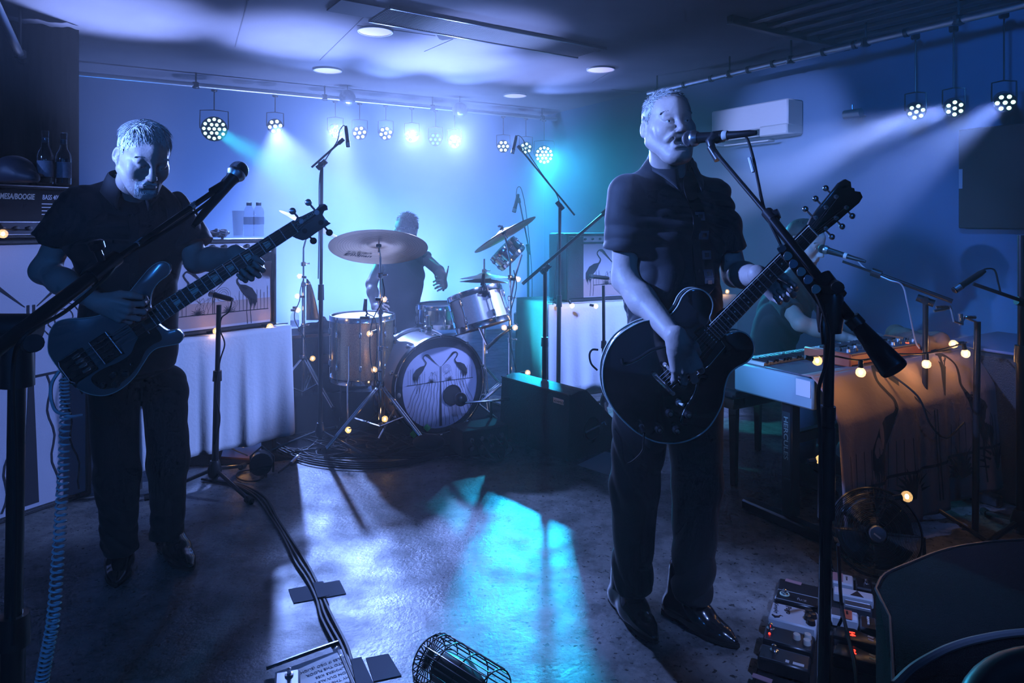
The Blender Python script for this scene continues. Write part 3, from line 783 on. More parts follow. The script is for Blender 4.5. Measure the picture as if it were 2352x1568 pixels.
# ------------------------------------------------------------------ bass player
def build_bassist():
    T = thing('person', 'white-haired bearded man in a black shirt looking down at his bass guitar', 'person', (-1.5, 2.6, 0))
    f = V((.56, -.83, 0)).normalized(); sd = V((-f.y, f.x, 0)); A3 = Matrix((sd, f, Z)).transposed()
    C = P(298, 560, 2.50); Cx = V((C.x, C.y, 0))
    def B(a, b, z): return Cx+sd*a+f*b+V((0, 0, z))
    hc = P(330, 362, 2.37); Rm = head_frame(hc, (.72, -.69), roll=2, pitch=-24)
    s = SDF((-1.95, 1.95, .80), (-.62, 2.85, 1.76), .003)
    W_ = sculpt_head(s, hc, Rm, k=1.0, neck_to=B(0, -.02, 1.44), lid=1.3)
    s.ell(B(0, -.02, 1.25), (.145, .095, .19), A3, .02); s.ell(B(0, -.04, 1.02), (.11, .07, .14), A3, .05)
    s.cone(B(-.15, -.01, 1.41), B(.15, -.01, 1.41), .045, .045, .05)
    sh = V(P(178, 474, 2.42)); el = V(P(101, 622, 2.44)); wr = V(P(226, 694, 2.235))
    s.cone(sh, el, .050, .041, .02); s.cone(el, el.lerp(wr, .38), .042, .044, .03); s.cone(el.lerp(wr, .34), wr, .044, .027, .02)
    y = (P(292, 745, 2.235)-wr).normalized()+V((0, .25, 0)); x = V((.45, -.15, .9)); z = V((-.2, -1, .15))
    sculpt_hand(s, wr, x, y, z, [(40, 50, 30), (34, 48, 28), (30, 44, 26), (36, 48, 26)], spread=(8, 3, -5, -12), k=1.0, fat=1.08,
                thumb=[(.022, .018, -.006), (.044, .048, -.018), (.052, .078, -.026), (.052, .104, -.036)])
    sl = V(P(412, 486, 2.60)); e2_ = V(P(452, 600, 2.585)); wl = V(P(546, 586, 2.455))
    s.cone(sl, e2_, .048, .042, .02); s.cone(e2_, e2_.lerp(wl, .4), .043, .043, .02); s.cone(e2_.lerp(wl, .38), wl, .043, .028, .02)
    sculpt_hand(s, wl, V((.72, .1, .68)), V((.84, .02, -.42)), V((.25, .85, -.45)),
                [(58, 70, 42), (62, 76, 42), (66, 74, 40), (60, 66, 38)], spread=(8, 3, -3, -9),
                thumb=[(.020, .015, -.004), (.036, .034, -.022), (.046, .060, -.026), (.050, .086, -.020)], k=.97, fat=1.08)
    body_ = s.build('body', M_SKIN, T, smooth=1)
    M_WHITEH = mat('white_hair', (.88, .87, .84), .5); face_parts(W_, Rm, T, M_WHITEH, look=(0, -.8))
    M_WHITEH = mat('white_hair', (.78, .77, .74), .5)
    hair(W_, Rm, M_WHITEH, T, seed=9, length=.048, n=4600, front_z=.052, lift=.10, side_len=.016, fall=.45)
    bb_ = bvh_of(body_); b = MB(); rr = random.Random(4); yd = (Rm @ V((0, 1, 0))).normalized()
    def hair_at(x, z, d, L, th):
        o = V(W_(x, .22, z)); h = bb_.ray_cast(o, -yd, .3)
        if h[0] is None: return
        n = h[1].normalized(); dd = (Rm @ V(d)).normalized(); dd = (dd-n*dd.dot(n)).normalized()*.93+n*.30
        p = h[0]-n*.0008; b.tube([p, p+dd*L*.5, p+dd*L-n*L*.12], [th, th*.85, th*.15], 3, cap=False)
    for i in range(5200):
        t = rr.random(); L = rr.uniform(.005, .009)
        if t < .24: x = rr.uniform(-.032, .032); hair_at(x, -.0475-abs(x)*.36+rr.uniform(-.0055, .002), (x*16, 0, -1), L, .0008)
        elif t < .72:
            x = rr.gauss(0, .017); zz = rr.uniform(-.120, -.080)
            if abs(x) < .036: hair_at(x, zz, (x*5, 0, -1), L*1.1, .0008)
        elif t < .86: q = rr.choice((-1, 1)); hair_at(q*(.033+rr.uniform(-.005, .005)), rr.uniform(-.10, -.058), (q*.1, 0, -1), L*.8, .0007)
        else: q = rr.choice((-1, 1)); hair_at(q*rr.uniform(.03, .058), rr.uniform(-.10, -.055), (q*.1, 0, -1), .004, .0005)
    b.build('beard', M_WHITEH, T, angle=180)
    # shirt
    s = SDF((-2.05, 2.10, .72), (-.90, 2.95, 1.58), .004)
    e1 = sh.lerp(el, .50); s.cone(sh, e1+(e1-sh)*.3, .054, .096, .06)
    e2 = sl.lerp(e2_, .62); s.cone(sl, e2+(e2-sl)*.2, .052, .084, .05)
    d1 = (e1-sh).normalized(); s.half(e1-V((.22, .2, .2)), e1+V((.22, .2, .12)), e1+d1*.01, d1+V((0, 0, -.1)))
    d2 = (e2-sl).normalized(); s.half(e2-V((.2, .2, .2)), e2+V((.2, .2, .11)), e2+d2*.01, d2)
    s.ell(B(0, -.01, 1.26), (.178, .122, .20), A3, .05); s.ell(B(0, -.02, 1.03), (.160, .128, .21), A3, .06); s.ell(B(0, -.04, .86), (.155, .12, .13), A3, .06)
    s.cone(B(-.13, -.02, 1.412), B(-.03, -.02, 1.470), .052, .044, .06); s.cone(B(.13, -.02, 1.412), B(.03, -.02, 1.470), .052, .044, .06)
    s.cone(B(-.02, -.01, 1.462), B(.02, -.01, 1.462), .056, .056, .04)
    s.disp(folds(.010, 31, (.75, .2, -.5), 26)); s.disp(folds(.0035, 35, (.4, .6, .7), 70))
    s.half(s.lo, V(s.lo+s.n*s.h), (0, 0, .80), (0, 0, -1))
    s.cone(B(0, .03, 1.58), B(0, .12, 1.38), .052, .022, .01, 'sub')
    shirt = s.build('shirt', M_SHIRT, T, smooth=1); bv = bvh_of(shirt)
    collar(B(0, .01, 1.497), f, .068, M_SHIRT, T, h=.058, open_=50, spread=.040, stand=.024)
    pl = [onto(bv, B(.004, .35, 1.375-i*.035), -f, .0025) for i in range(12)]
    ribbon(pl, .030, sd, M_SHIRT, 'placket', T, .004)
    for i in (0, 3, 6): bb = MB(); p = pl[i]+f*.003; bb.cyl(p, p+f*.0025, .0055, n=10); bb.build('button', M_BLACK, T)
    # trousers
    s = SDF((-1.86, 2.30, .03), (-1.05, 3.05, .98), .005)
    s.ell(B(0, -.06, .88), (.160, .12, .12), A3, .0); s.ell(B(0, -.07, .82), (.160, .12, .06), A3, .02)
    rh, rk, ra = V(P(262, 885, 2.59)), V(P(268, 1090, 2.62)), V(P(277, 1278, 2.62))
    lh, lk, la = V(P(378, 885, 2.70)), V(P(388, 1060, 2.71)), V(P(382, 1235, 2.75))
    s.cone(rh, rk, .086, .072, .02); s.cone(rk, ra, .072, .060, .03); s.cone(lh, lk, .083, .068, .02); s.cone(lk, la, .068, .056, .03)
    s.disp(folds(.007, 41, (.4, .1, 1), 28)); fb = folds(.0045, 42, (.3, 0, 1), 44); s.disp(lambda X, Y, Zz: fb(X, Y, Zz)*np.clip((.34-Zz)/.2, 0, 1))
    s.half(s.lo, V(s.lo+s.n*s.h), (0, 0, .085), (0, 0, -1))
    s.build('trousers', M_TROUS, T, smooth=1)
    for an, toe in ((PF(276, 1302), PF(266, 1352)), (PF(386, 1265), PF(441, 1314))):
        s = SDF(V((min(an.x, toe.x)-.16, min(an.y, toe.y)-.12, -.02)), V((max(an.x, toe.x)+.12, max(an.y, toe.y)+.26, .24)), .004)
        shoe(s, an, toe, shaft=.10); b = s.build('shoe', M_LEATHER, T, smooth=1); sole_mesh(an, toe).build('sole', M_RUB, b)
    return T, bv, B, f, sd
BASSIST, BBV, BB, BF, BS = build_bassist()

# ------------------------------------------------------------------ drummer and keyboard player
def seated(label, loc, hc, face, pitch, roll, chest, f, hipc, arms, legs, shirt_m, trou_m, hair_m, hair_kw, sleeve=.6, beard=False, h=.005, curl=None, shoe_m=None, pants_h=.007):
    T = thing('person', label, 'person', loc)
    f = V(f).normalized(); sd = V((-f.y, f.x, 0)); hc, chest, hipc = V(hc), V(chest), V(hipc)
    up = (chest-hipc).normalized(); fx = (f-up*f.dot(up)).normalized(); A3 = Matrix((up.cross(fx)*-1 if False else sd, fx, up)).transposed()
    Rm = head_frame(hc, face, roll=roll, pitch=pitch)
    pts = [hc, chest, hipc]+[q for a in arms for q in a[:3]]
    lo = V([min(p[i] for p in pts)-.16 for i in range(3)]); hi = V([max(p[i] for p in pts)+.17 for i in range(3)])
    s = SDF(lo, hi, h); nb = chest+up*.20
    W_ = sculpt_head(s, hc, Rm, neck_to=nb-up*.02)
    s.ell(chest, (.14, .09, .19), A3, .02); s.cone(chest, hipc, .10, .10, .05)
    s.cone(nb-sd*.13-up*.05, nb+sd*.13-up*.05, .042, .042, .04)
    for (a, b, c, hx, hy, hz) in arms:
        a, b, c = V(a), V(b), V(c); s.cone(a, b, .047, .040, .02); s.cone(b, b.lerp(c, .4), .040, .041, .02); s.cone(b.lerp(c, .35), c, .041, .026, .02)
        sculpt_hand(s, c, hx, hy, hz, curl or [(45, 45, 25)]*4, k=.97)
    s.build('body', M_SKIN, T, smooth=1); face_parts(W_, Rm, T, M_BROW)
    hair(W_, Rm, hair_m, T, **hair_kw)
    lo2 = V([min(p[i] for p in (chest, hipc, *[a[0] for a in arms], *[a[1] for a in arms]))-.2 for i in range(3)])
    hi2 = V([max(p[i] for p in (chest+up*.25, hipc, *[a[0] for a in arms], *[a[1] for a in arms]))+.2 for i in range(3)])
    s = SDF(lo2, hi2, .006)
    cuts = []
    for (a, b, c, *_) in arms:
        a, b = V(a), V(b); e = a.lerp(b, sleeve)
        if sleeve > .2: s.cone(a, e+(b-a).normalized()*.04, .054, .066, .05); cuts.append((e, (b-a).normalized()))
        else: s.ell(a, (.058, .058, .058), None, .04)
    for e, d in cuts: s.half(e-V((.13, .13, .13))+d*.03, e+V((.13, .13, .13))+d*.03, e, d)
    s.ell(chest, (.172, .118, .20), A3, .04); s.cone(chest-up*.05, hipc, .145, .150, .06, flat=(fx, .8))
    s.cone(nb-sd*.12-up*.05, nb-sd*.03-up*.005, .050, .044, .05); s.cone(nb+sd*.12-up*.05, nb+sd*.03-up*.005, .050, .044, .05)
    s.disp(folds(.007, 51, (.5, .3, .7), 30))
    s.half(s.lo, V(s.lo+s.n*s.h), hipc-up*.02, -up)
    s.cone(nb+up*.09, nb+up*.01+fx*.05, .055, .03, .01, 'sub')
    s.build('shirt', shirt_m, T, smooth=1)
    ps = [V(hipc)]+[V(q) for l in legs for q in l]
    lo3 = V([min(p[i] for p in ps)-.2 for i in range(3)]); hi3 = V([max(p[i] for p in ps)+.2 for i in range(3)]); lo3.z = 0
    s = SDF(lo3, hi3, .008)
    for i, (a, b, c) in enumerate(legs):
        a, b, c = V(a), V(b), V(c); s.cone(hipc, a, .14, .10, .04); s.cone(a, b, .095, .072, .04); s.cone(b, c, .072, .058, .03)
    s.disp(folds(pants_h, 61, (.3, .3, 1), 30)); s.half(s.lo, V(s.lo+s.n*s.h), (0, 0, .07), (0, 0, -1))
    s.build('jeans', trou_m, T, smooth=1)
    for (a, b, c) in legs:
        an = V((c[0], c[1], 0)); toe = an+f*.19
        s = SDF(V((min(an.x, toe.x)-.16, min(an.y, toe.y)-.16, -.02)), V((max(an.x, toe.x)+.16, max(an.y, toe.y)+.16, .22)), .007)
        shoe(s, an, toe, shaft=.10); b = s.build('shoe', M_MATTE, T, smooth=1); sole_mesh(an, toe).build('sole', M_RUB, b)
    return T
M_DKHAIR = mat('dark_hair', (.05, .04, .035), .6); M_DENIM = mat('dark_denim', (.03, .045, .09), .8, bump=(300, .15))
M_TEE = mat('dark_grey_tee', (.022, .024, .03), .85)
fd = -W
seated('man in a dark tank top drumming behind the drum kit, head bowed', (-.85, 5.3, 0),
       P(934, 532, 5.12), (.35, -.95), -30, 0, P(925, 640, 5.25), fd, P(918, 790, 5.33),
       [(P(877, 600, 5.18), P(853, 652, 5.05), P(862, 705, 4.86), (.4, .3, .8), (.3, -.8, -.3), (-.8, -.3, .3)),
        (P(975, 592, 5.33), P(1008, 622, 5.15), P(1020, 655, 4.95), (-.3, .2, .9), (.1, -.9, -.25), (.9, .1, .2))],
       [(P(885, 800, 5.25), P(880, 810, 4.85), P(880, 950, 4.8)), (P(955, 800, 5.3), P(1000, 815, 4.95), P(1005, 950, 4.9))],
       M_TEE, M_DENIM, M_DKHAIR, dict(seed=2, length=.04, n=2200, lift=.5, fall=0, thick=.0022, shell=.012), sleeve=.1, h=.006, curl=[(60, 70, 40)]*4)
seated('man in a dark T-shirt playing the keyboard, seen past the guitar headstock', (1.5, 3.9, 0),
       P(1848, 556, 3.72), (.62, -.78), -20, 0, P(1805, 705, 3.80), fd+V((.1, 0, 0)), P(1750, 850, 3.98),
       [(P(1790, 678, 3.66), P(1838, 742, 3.46), P(1942, 775, 3.44), (.3, -.85, .3), (.85, .1, -.22), (.1, .25, .95)),
        (P(1868, 668, 3.92), P(1932, 745, 3.82), P(1998, 770, 3.66), (-.3, .85, .2), (.85, -.25, -.25), (.1, .25, .95))],
       [(P(1775, 862, 3.85), P(1850, 870, 3.55), P(1842, 1035, 3.50)), (P(1820, 850, 4.02), P(1905, 860, 3.72), P(1900, 1005, 3.70))],
       M_TEE, M_DENIM, M_DKHAIR, dict(seed=6, length=.03, n=2000, lift=.1, fall=.2, thick=.0018, shell=.008), sleeve=.62, curl=[(22, 30, 20)]*4)

# ================================================================== guitars
M_GLOSSBLK = mat('black_lacquer', (.006, .006, .008), .12, coat=.8)
M_BIND = mat('cream_binding', (.75, .72, .62), .35)
M_ROSE = mat('rosewood', (.035, .02, .015), .45)
M_PICKG = mat('pickguard', (.012, .012, .013), .18)
M_BODY4 = mat('walnut_finish', (.16, .14, .14), .22, coat=.4, noise=(6, .6, (.21, .18, .17)))
M_STRING = mat('string_wire', (.75, .75, .78), .25, 1.0)
def smooth_poly(pts, n=6):
    k = len(pts); out = []
    for i in range(k):
        p0, p1, p2, p3 = (V((*pts[(i+j-1) % k], 0)) for j in range(4))
        for q in range(n):
            t = q/n; v = .5*((2*p1)+(p2-p0)*t+(2*p0-5*p1+4*p2-p3)*t*t+(3*p1-p0-3*p2+p3)*t**3); out.append((v.x, v.y))
    return out
def ccw(poly):
    a = sum(poly[i-1][0]*poly[i][1]-poly[i][0]*poly[i-1][1] for i in range(len(poly)))
    return poly if a > 0 else poly[::-1]
def plane_pt(G, px, py):
    """local x, y on the plane of frame G seen at photo pixel (px, py)"""
    d = P(px, py, 1.0)-V((0, 0, EYE_Z)); o = V((0, 0, EYE_Z)); n = V((G[0][2], G[1][2], G[2][2])); g = V((G[0][3], G[1][3], G[2][3]))
    h = o+d*((g-o).dot(n)/d.dot(n)); l = G.inverted() @ h; return (l.x, l.y)
def tuner(M, at, out, T, m=M_CHROME, big=1.0, under=-.01):
    """post on the face, stem and key to the side"""
    b = MB(M); p = V(at); b.cyl(p+V((0, 0, -.004)), p+V((0, 0, .011)), .0045*big, n=10); b.cyl(p+V((0, 0, -.001)), p+V((0, 0, .002)), .0075*big, n=12)
    o = V((*out, 0)).normalized(); q = V((p.x, p.y, under)); b.cyl(q, q+o*.030*big, .003*big, n=8)
    b.sphere(q+o*.038*big, .0105*big, 10, 8, (1, 1, .55)); return b.build('tuner', m, T)

def build_es():
    G = frame(P(1545, 856, 2.135), P(1863, 530, 2.165)-P(1545, 856, 2.135), None, V((.13, -.98, .06)))
    # z of the frame points out of the top towards the viewer, y to the bass side
    if V((G[0][2], G[1][2], G[2][2])).y > 0: raise RuntimeError
    T = thing('electric_guitar', 'black semi-hollow electric guitar with white binding held by the singer', 'guitar', P(1545, 856, 2.135))
    half = [(-.213, 0), (-.207, .062), (-.182, .125), (-.125, .180), (-.048, .204), (.035, .186), (.085, .152), (.122, .134), (.155, .135), (.190, .146), (.222, .143), (.246, .120), (.252, .088), (.242, .062), (.222, .046), (.200, .030)]
    flat = half+[(x, -y) for x, y in reversed(half[1:])]
    poly = ccw(smooth_poly(flat, 5))
    b = MB(G); b.prism(poly, -.046, 0, None, .004); b.build('body', M_GLOSSBLK, T, angle=30)
    for z in (-.0015, -.0445):
        r = MB(G); r.tube([(x*1.003, y*1.003, z) for x, y in poly], .0026, 6, closed=True); r.build('binding', M_BIND, T)
    nk = MB(G); nk.box((.42, 0, .001), (.44, .048, .018), None, .006); nk.sphere((.235, 0, -.012), .03, 12, 8, (1.6, .9, .8)); nk.build('neck', M_GLOSSBLK, T)
    fb = MB(G); fb.prism([(.185, -.0275), (.628, -.0215), (.628, .0215), (.185, .0275)], .010, .0155); fb.build('fingerboard', M_ROSE, T)
    for q in (-1, 1): e = MB(G); e.tube([(.185, q*.0277, .0145), (.628, q*.0217, .0145)], .0011, 4); e.build('neck_binding', M_BIND, T)
    for k in range(1, 23):
        x = .628-.628*(1-2**(-k/12)); w = .0215+(.628-x)/.443*.006; f = MB(G); f.box((x, 0, .0162), (.0022, w*2, .0014)); f.build('fret', M_STEEL, T)
    for k in (3, 5, 7, 9, 12, 15, 17):
        x = .628-.628*(1-2**(-(k-.5)/12)); f = MB(G)
        for dy in ((0,) if k != 12 else (-.010, .010)): f.cyl((x, dy, .0154), (x, dy, .0158), .003, n=10)
        f.build('inlay', M_BIND, T)
    nt = MB(G); nt.box((.6295, 0, .014), (.004, .043, .008)); nt.build('nut', M_BIND, T)
    hs = [(.632, .022), (.655, .030), (.700, .036), (.760, .041), (.800, .045), (.822, .040), (.828, .022), (.817, .008), (.822, 0)]
    hp = ccw(hs+[(x, -y) for x, y in reversed(hs[:-1])]); h = MB(G)
    hb = MB(G @ Matrix.Rotation(math.radians(0), 4, 'Y')); hb.prism(hp, -.006, .010, None, .001); hb.build('headstock', M_GLOSSBLK, T)
    posts = []
    for i in range(3):
        for q in (-1, 1): x = .665+i*.047; tuner(G, (x, q*.024, .010), (0, q), T, M_CHROME, 1.0, under=.000); posts.append((x, q*.024))
    ys = [.0162, .0097, .0032, -.0032, -.0097, -.0162]; yb = [.026, .0156, .0052, -.0052, -.0156, -.026]
    order = [(.665, .024), (.712, .024), (.759, .024), (.759, -.024), (.712, -.024), (.665, -.024)]
    for i in range(6):
        st = MB(G); st.tube([(-.045, yb[i], .014), (.0, yb[i], .020), (.628, ys[i], .0185), (order[i][0], order[i][1]*.85, .018)], .00075-.00006*i, 4); st.build('string', M_STRING, T)
    def bar(name, x, w, l, z, m, r=.003):
        q = MB(G); q.box((x, 0, z), (w, l, .012), None, r); return q.build(name, m, T)
    br = bar('bridge', 0, .014, .078, .012, M_CHROME); tp = bar('tailpiece', -.045, .016, .090, .010, M_CHROME, .006)
    for nm, x in (('bridge', 0), ('tailpiece', -.045)):
        for q in (-1, 1): c = MB(G); c.cyl((x, q*.042, -.001), (x, q*.042, .014), .007, n=12); c.build('stud', M_CHROME, T)
    for x in (.035, .155):
        q = MB(G); q.box((x, 0, .005), (.038, .082, .011), None, .003); q.build('pickup', M_PICKG, T)
        for j in range(6): s_ = MB(G); s_.cyl((x+.009, (j-2.5)*.0105, .0100), (x+.009, (j-2.5)*.0105, .0118), .0024, n=8); s_.build('pole_piece', M_CHROME, T)
    pg = MB(G); pg.prism(ccw([(-.004, -.045), (.05, -.052), (.10, -.060), (.172, -.055), (.176, -.030), (.10, -.044), (.02, -.044)]), .009, .0115); pg.build('pickguard', M_PICKG, T)
    pe = MB(G); pe.tube([(x, y, .0115) for x, y in [(.02, -.047), (-.006, -.050), (.05, -.0555), (.10, -.0625), (.174, -.0565), (.178, -.035)]], .0010, 4); pe.build('pickguard_edge', M_BIND, T)
    for q in (-1, 1):                                              # sound holes: long curved slots with a bright lip
        pts = bez([(.068, q*.088, .0006), (.052, q*.070, .0006), (.005, q*.098, .0006), (-.050, q*.112, .0006), (-.088, q*.130, .0006), (-.082, q*.148, .0006)], 6)
        e = MB(G); e.tube([p+V((0, 0, -.002)) for p in pts], .0055, 8); e.build('sound_hole', M_MATTE, T)
        l = MB(G); l.tube([p+V((0, q*-.0055, .0008)) for p in pts], .0008, 4); l.build('sound_hole_lip', M_BIND, T)
    for (kx, ky) in ((-.096, -.080), (-.058, -.1255), (-.155, -.092), (-.118, -.133)):
        k_ = MB(G); k_.lathe([(.0125, 0), (.0118, .010), (.0100, .013), (.0098, .0185), (.0, .0190)], (kx, ky, .0), (0, 0, 1), 18); k_.build('knob', M_BLACK, T)
        c = MB(G); c.lathe([(.0065, .0186), (.0060, .0200), (0, .0202)], (kx, ky, .0), (0, 0, 1), 14); c.build('knob_cap', M_CHROME, T)
    sw = MB(G); sw.lathe([(.011, 0), (.010, .003), (.004, .004), (.004, .008)], (-.053, -.080, 0), (0, 0, 1), 14); sw.build('switch_collar', M_CHROME, T)
    sw = MB(G); sw.tube([(-.053, -.080, .006), (-.048, -.086, .024)], [.0028, .0045], 8); sw.build('switch_tip', M_BIND, T)
    jk = MB(G); jk.cyl((-.188, -.047, -.002), (-.188, -.047, .004), .009, n=12); jk.build('jack_plate', M_CHROME, T)
    pl = MB(G); pl.cyl((-.188, -.047, .003), (-.196, -.052, .040), .0065, .0055, n=10); pl.build('plug', M_BLACK, T)
    return T, G
ES, GG = build_es()
# guitar strap over the singer's left shoulder, with its studded panels
def build_strap():
    T = thing('guitar_strap', 'patterned guitar strap with square metal panels over the singer\'s left shoulder', 'strap', (.7, 2.3, 1.0))
    wp = [onto(SBV, P(*q), V((.0, 1, -.05)), .006) for q in ((1606, 430, 2.2), (1618, 470, 2.2), (1630, 515, 2.2), (1640, 560, 2.2), (1645, 610, 2.2), (1646, 650, 2.2))]
    pts = [SB(.075, -.06, 1.555), SB(.085, .0, 1.565)]+wp+[GG @ V((.225, .10, -.05))]
    pp = bez(pts, 8)
    ribbon(pp, .050, lambda i: SS, M_BLACK, 'band', T, .003)
    M_PANEL = mat('strap_panel', (.25, .28, .34), .3, .6)
    for k in range(5):
        c = wp[1+min(k, 4)] if k < 5 else wp[4]; c2 = wp[min(2+k, 5)]; a = c.lerp(c2, .5) if k < 4 else c2-(c2-wp[4])*.0
        t = (c2-c).normalized() if (c2-c).length > 1e-4 else V((0, 0, -1)); n = -SF; q = MB(frame(a+SF*.004, SS, t, None))
        q.box((0, 0, 0), (.040, .030, .003), None, .001); q.build('panel', M_PANEL, T)
        q = MB(frame(a+SF*.0065, SS, t, None)); q.box((0, 0, 0), (.018, .014, .002), None, .0005); q.build('panel_stud', M_CHROME, T)
    return T
build_strap()

def build_bass():
    b0 = P(190, 832, 2.30); n0 = P(676, 522, 2.475)
    G = frame(b0, n0-b0, None, V((.38, -.92, .08)))
    T = thing('bass_guitar', 'dark four-string bass guitar with pointed horns played by the white-haired man', 'bass guitar', b0)
    PX = [(112, 812), (110, 787), (115, 760), (128, 741), (150, 733), (185, 731), (222, 726), (252, 712), (290, 678), (322, 640), (343, 616), (362, 603), (380, 602), (390, 612), (386, 630), (364, 648), (348, 672), (344, 705), (350, 730), (367, 748), (386, 760), (406, 757), (420, 770), (413, 787), (390, 793), (362, 799), (344, 812), (328, 836), (308, 866), (276, 894), (241, 908), (206, 905), (172, 889), (150, 868), (131, 842)]
    poly = ccw(smooth_poly([plane_pt(G, *q) for q in PX], 4))
    b = MB(G); b.prism(poly, -.034, 0, None, .004); b.build('body', M_BODY4, T, angle=30)
    bi = MB(G); bi.tube([(x, y, -.002) for x, y in poly], .0016, 5, closed=True); bi.build('binding', M_BIND, T)
    S = (n0-b0).length
    nk = MB(G); nk.box((S*.66, 0, .000), (S*.72, .048, .020), None, .006); nk.build('neck', M_BODY4, T)
    fb = MB(G); fb.prism([(S*.27, -.030), (S, -.0225), (S, .0225), (S*.27, .030)], .0095, .0155); fb.build('fingerboard', M_ROSE, T)
    for q in (-1, 1): e = MB(G); e.tube([(S*.27, q*.0300, .0145), (S, q*.0225, .0145)], .0011, 4); e.build('neck_binding', M_BIND, T)
    for k in range(1, 21):
        x = S*2**(-k/12); w = .0225+(S-x)/(S*.73)*.0075; f = MB(G); f.box((x, 0, .0163), (.0026, w*2, .0016)); f.build('fret', M_STEEL, T)
    for k in (3, 5, 7, 9, 12, 15): x = S*2**(-(k-.5)/12); f = MB(G); f.prism([(x-.011, -.013), (x+.011, -.009), (x+.011, .009), (x-.011, .013)], .0154, .0158); f.build('inlay', M_BIND, T)
    nt = MB(G); nt.box((S+.002, 0, .014), (.004, .045, .009)); nt.build('nut', M_BIND, T)
    HP = [(664, 529), (673, 521), (678, 507), (682, 499), (694, 496), (726, 480), (735, 469), (745, 468), (752, 473), (753, 482), (745, 484), (741, 493), (748, 503), (760, 513), (733, 530), (706, 549), (695, 552), (680, 547), (672, 543)]
    hp = ccw([plane_pt(G, *q) for q in HP]); h = MB(G); h.prism(hp, -.006, .009, None, .001); h.build('headstock', M_BODY4, T, angle=30)
    for q, o in (((692, 508), (-.1, 1)), ((728, 488), (-.1, 1)), ((700, 530), (.1, -1)), ((737, 511), (.1, -1))):
        a = plane_pt(G, *q); tuner(G, (a[0], a[1], .009), o, T, M_BLKMET if o[1] < 0 else M_STEEL, 1.25, under=-.004)
    tx = G @ Matrix.Translation((S+.012, -.004, .0095)) @ Matrix.Rotation(math.radians(2), 4, 'Z')
    np_ = MB(G); np_.prism([(S+.005, -.010), (S+.135, -.004), (S+.138, .010), (S+.005, .008)], .0088, .0098); np_.build('nameplate', M_BLACK, T)
    text('Rickenbacker', .0165, G @ Matrix.Translation((S+.012, -.004, .0098)) @ Matrix.Rotation(math.radians(3), 4, 'Z'), M_CREAM, T, 'nameplate_lettering', .0002, .15)
    for i in range(4):
        yb = .028-.0187*i; yn = .015-.010*i; st = MB(G)
        tp = [(.03, .012), (.07, .016), (.07, -.014), (.03, -.014)][i]; st.tube([(-.045, yb, .012), (.0, yb, .019), (S, yn, .0185), (S+tp[0], tp[1], .0125)], .0014-.0002*i, 5); st.build('string', M_STRING, T)
    q = MB(G); q.box((-.015, 0, .006), (.085, .088, .010), None, .002); q.build('bridge_plate', M_BLKMET, T)
    for i in range(4): q = MB(G); q.box((0, .028-.0187*i, .014), (.028, .013, .008), None, .002); q.build('saddle', M_CHROME, T)
    q = MB(G); q.tube([(-.052, .044, .013), (-.058, .030, .015), (-.060, -.030, .015), (-.052, -.044, .013)], .0030, 8); q.build('bridge_rim', M_CHROME, T)
    q = MB(G); q.tube([(-.052, .044, .013), (.02, .046, .013)], .0030, 8); q.build('bridge_rim', M_CHROME, T)
    q = MB(G); q.box((.085, 0, .006), (.062, .090, .010), None, .002); q.build('pickup_base', M_BLKMET, T)
    for dx in (-.030, .030): q = MB(G); q.tube([(.085+dx, .045, .012), (.085+dx, -.045, .012)], .0036 if dx > 0 else .0024, 8); q.build('pickup_rail', M_CHROME, T)
    for i in range(4):
        for dx in (-.012, .008): q = MB(G); q.box((.085+dx, .028-.0187*i, .0125), (.012, .013, .004), None, .001); q.build('pickup_pole', M_BLACK, T)
    q = MB(G); q.box((.205, 0, .006), (.040, .082, .008), None, .002); q.build('neck_pickup', M_PICKG, T)
    q = MB(G); q.tube([(.222, .040, .011), (.222, -.040, .011)], .0018, 6); q.build('pickup_rail', M_CHROME, T)
    PG = [(365, 760), (371, 780), (352, 790), (334, 806), (320, 835), (298, 862), (268, 885), (238, 893), (215, 880), (212, 864), (240, 845), (275, 830), (300, 812), (310, 790), (322, 768), (330, 756), (345, 747)]
    pg = ccw(smooth_poly([plane_pt(G, *p) for p in PG], 3)); q = MB(G); q.prism(pg, .0004, .0035); q.build('pickguard', M_PICKG, T)
    for p in ((262, 861), (289, 858), (236, 884), (266, 881), (302, 836)):
        a = plane_pt(G, *p); big = p != (302, 836)
        q = MB(G); q.lathe([(.0115, 0), (.011, .008), (.0085, .012), (.0, .0125)] if big else [(.005, 0), (.004, .01), (0, .011)], (a[0], a[1], .0035), (0, 0, 1), 14); q.build('knob', M_BLACK, T)
        if big:
            q = MB(G)
            for an in range(0, 360, 60): q.sphere((a[0]+.0095*math.cos(math.radians(an)), a[1]+.0095*math.sin(math.radians(an)), .0125), .0014, 6, 4)
            q.build('knob_dots', M_CHROME, T)
    return T, G
BASS, BG = build_bass()

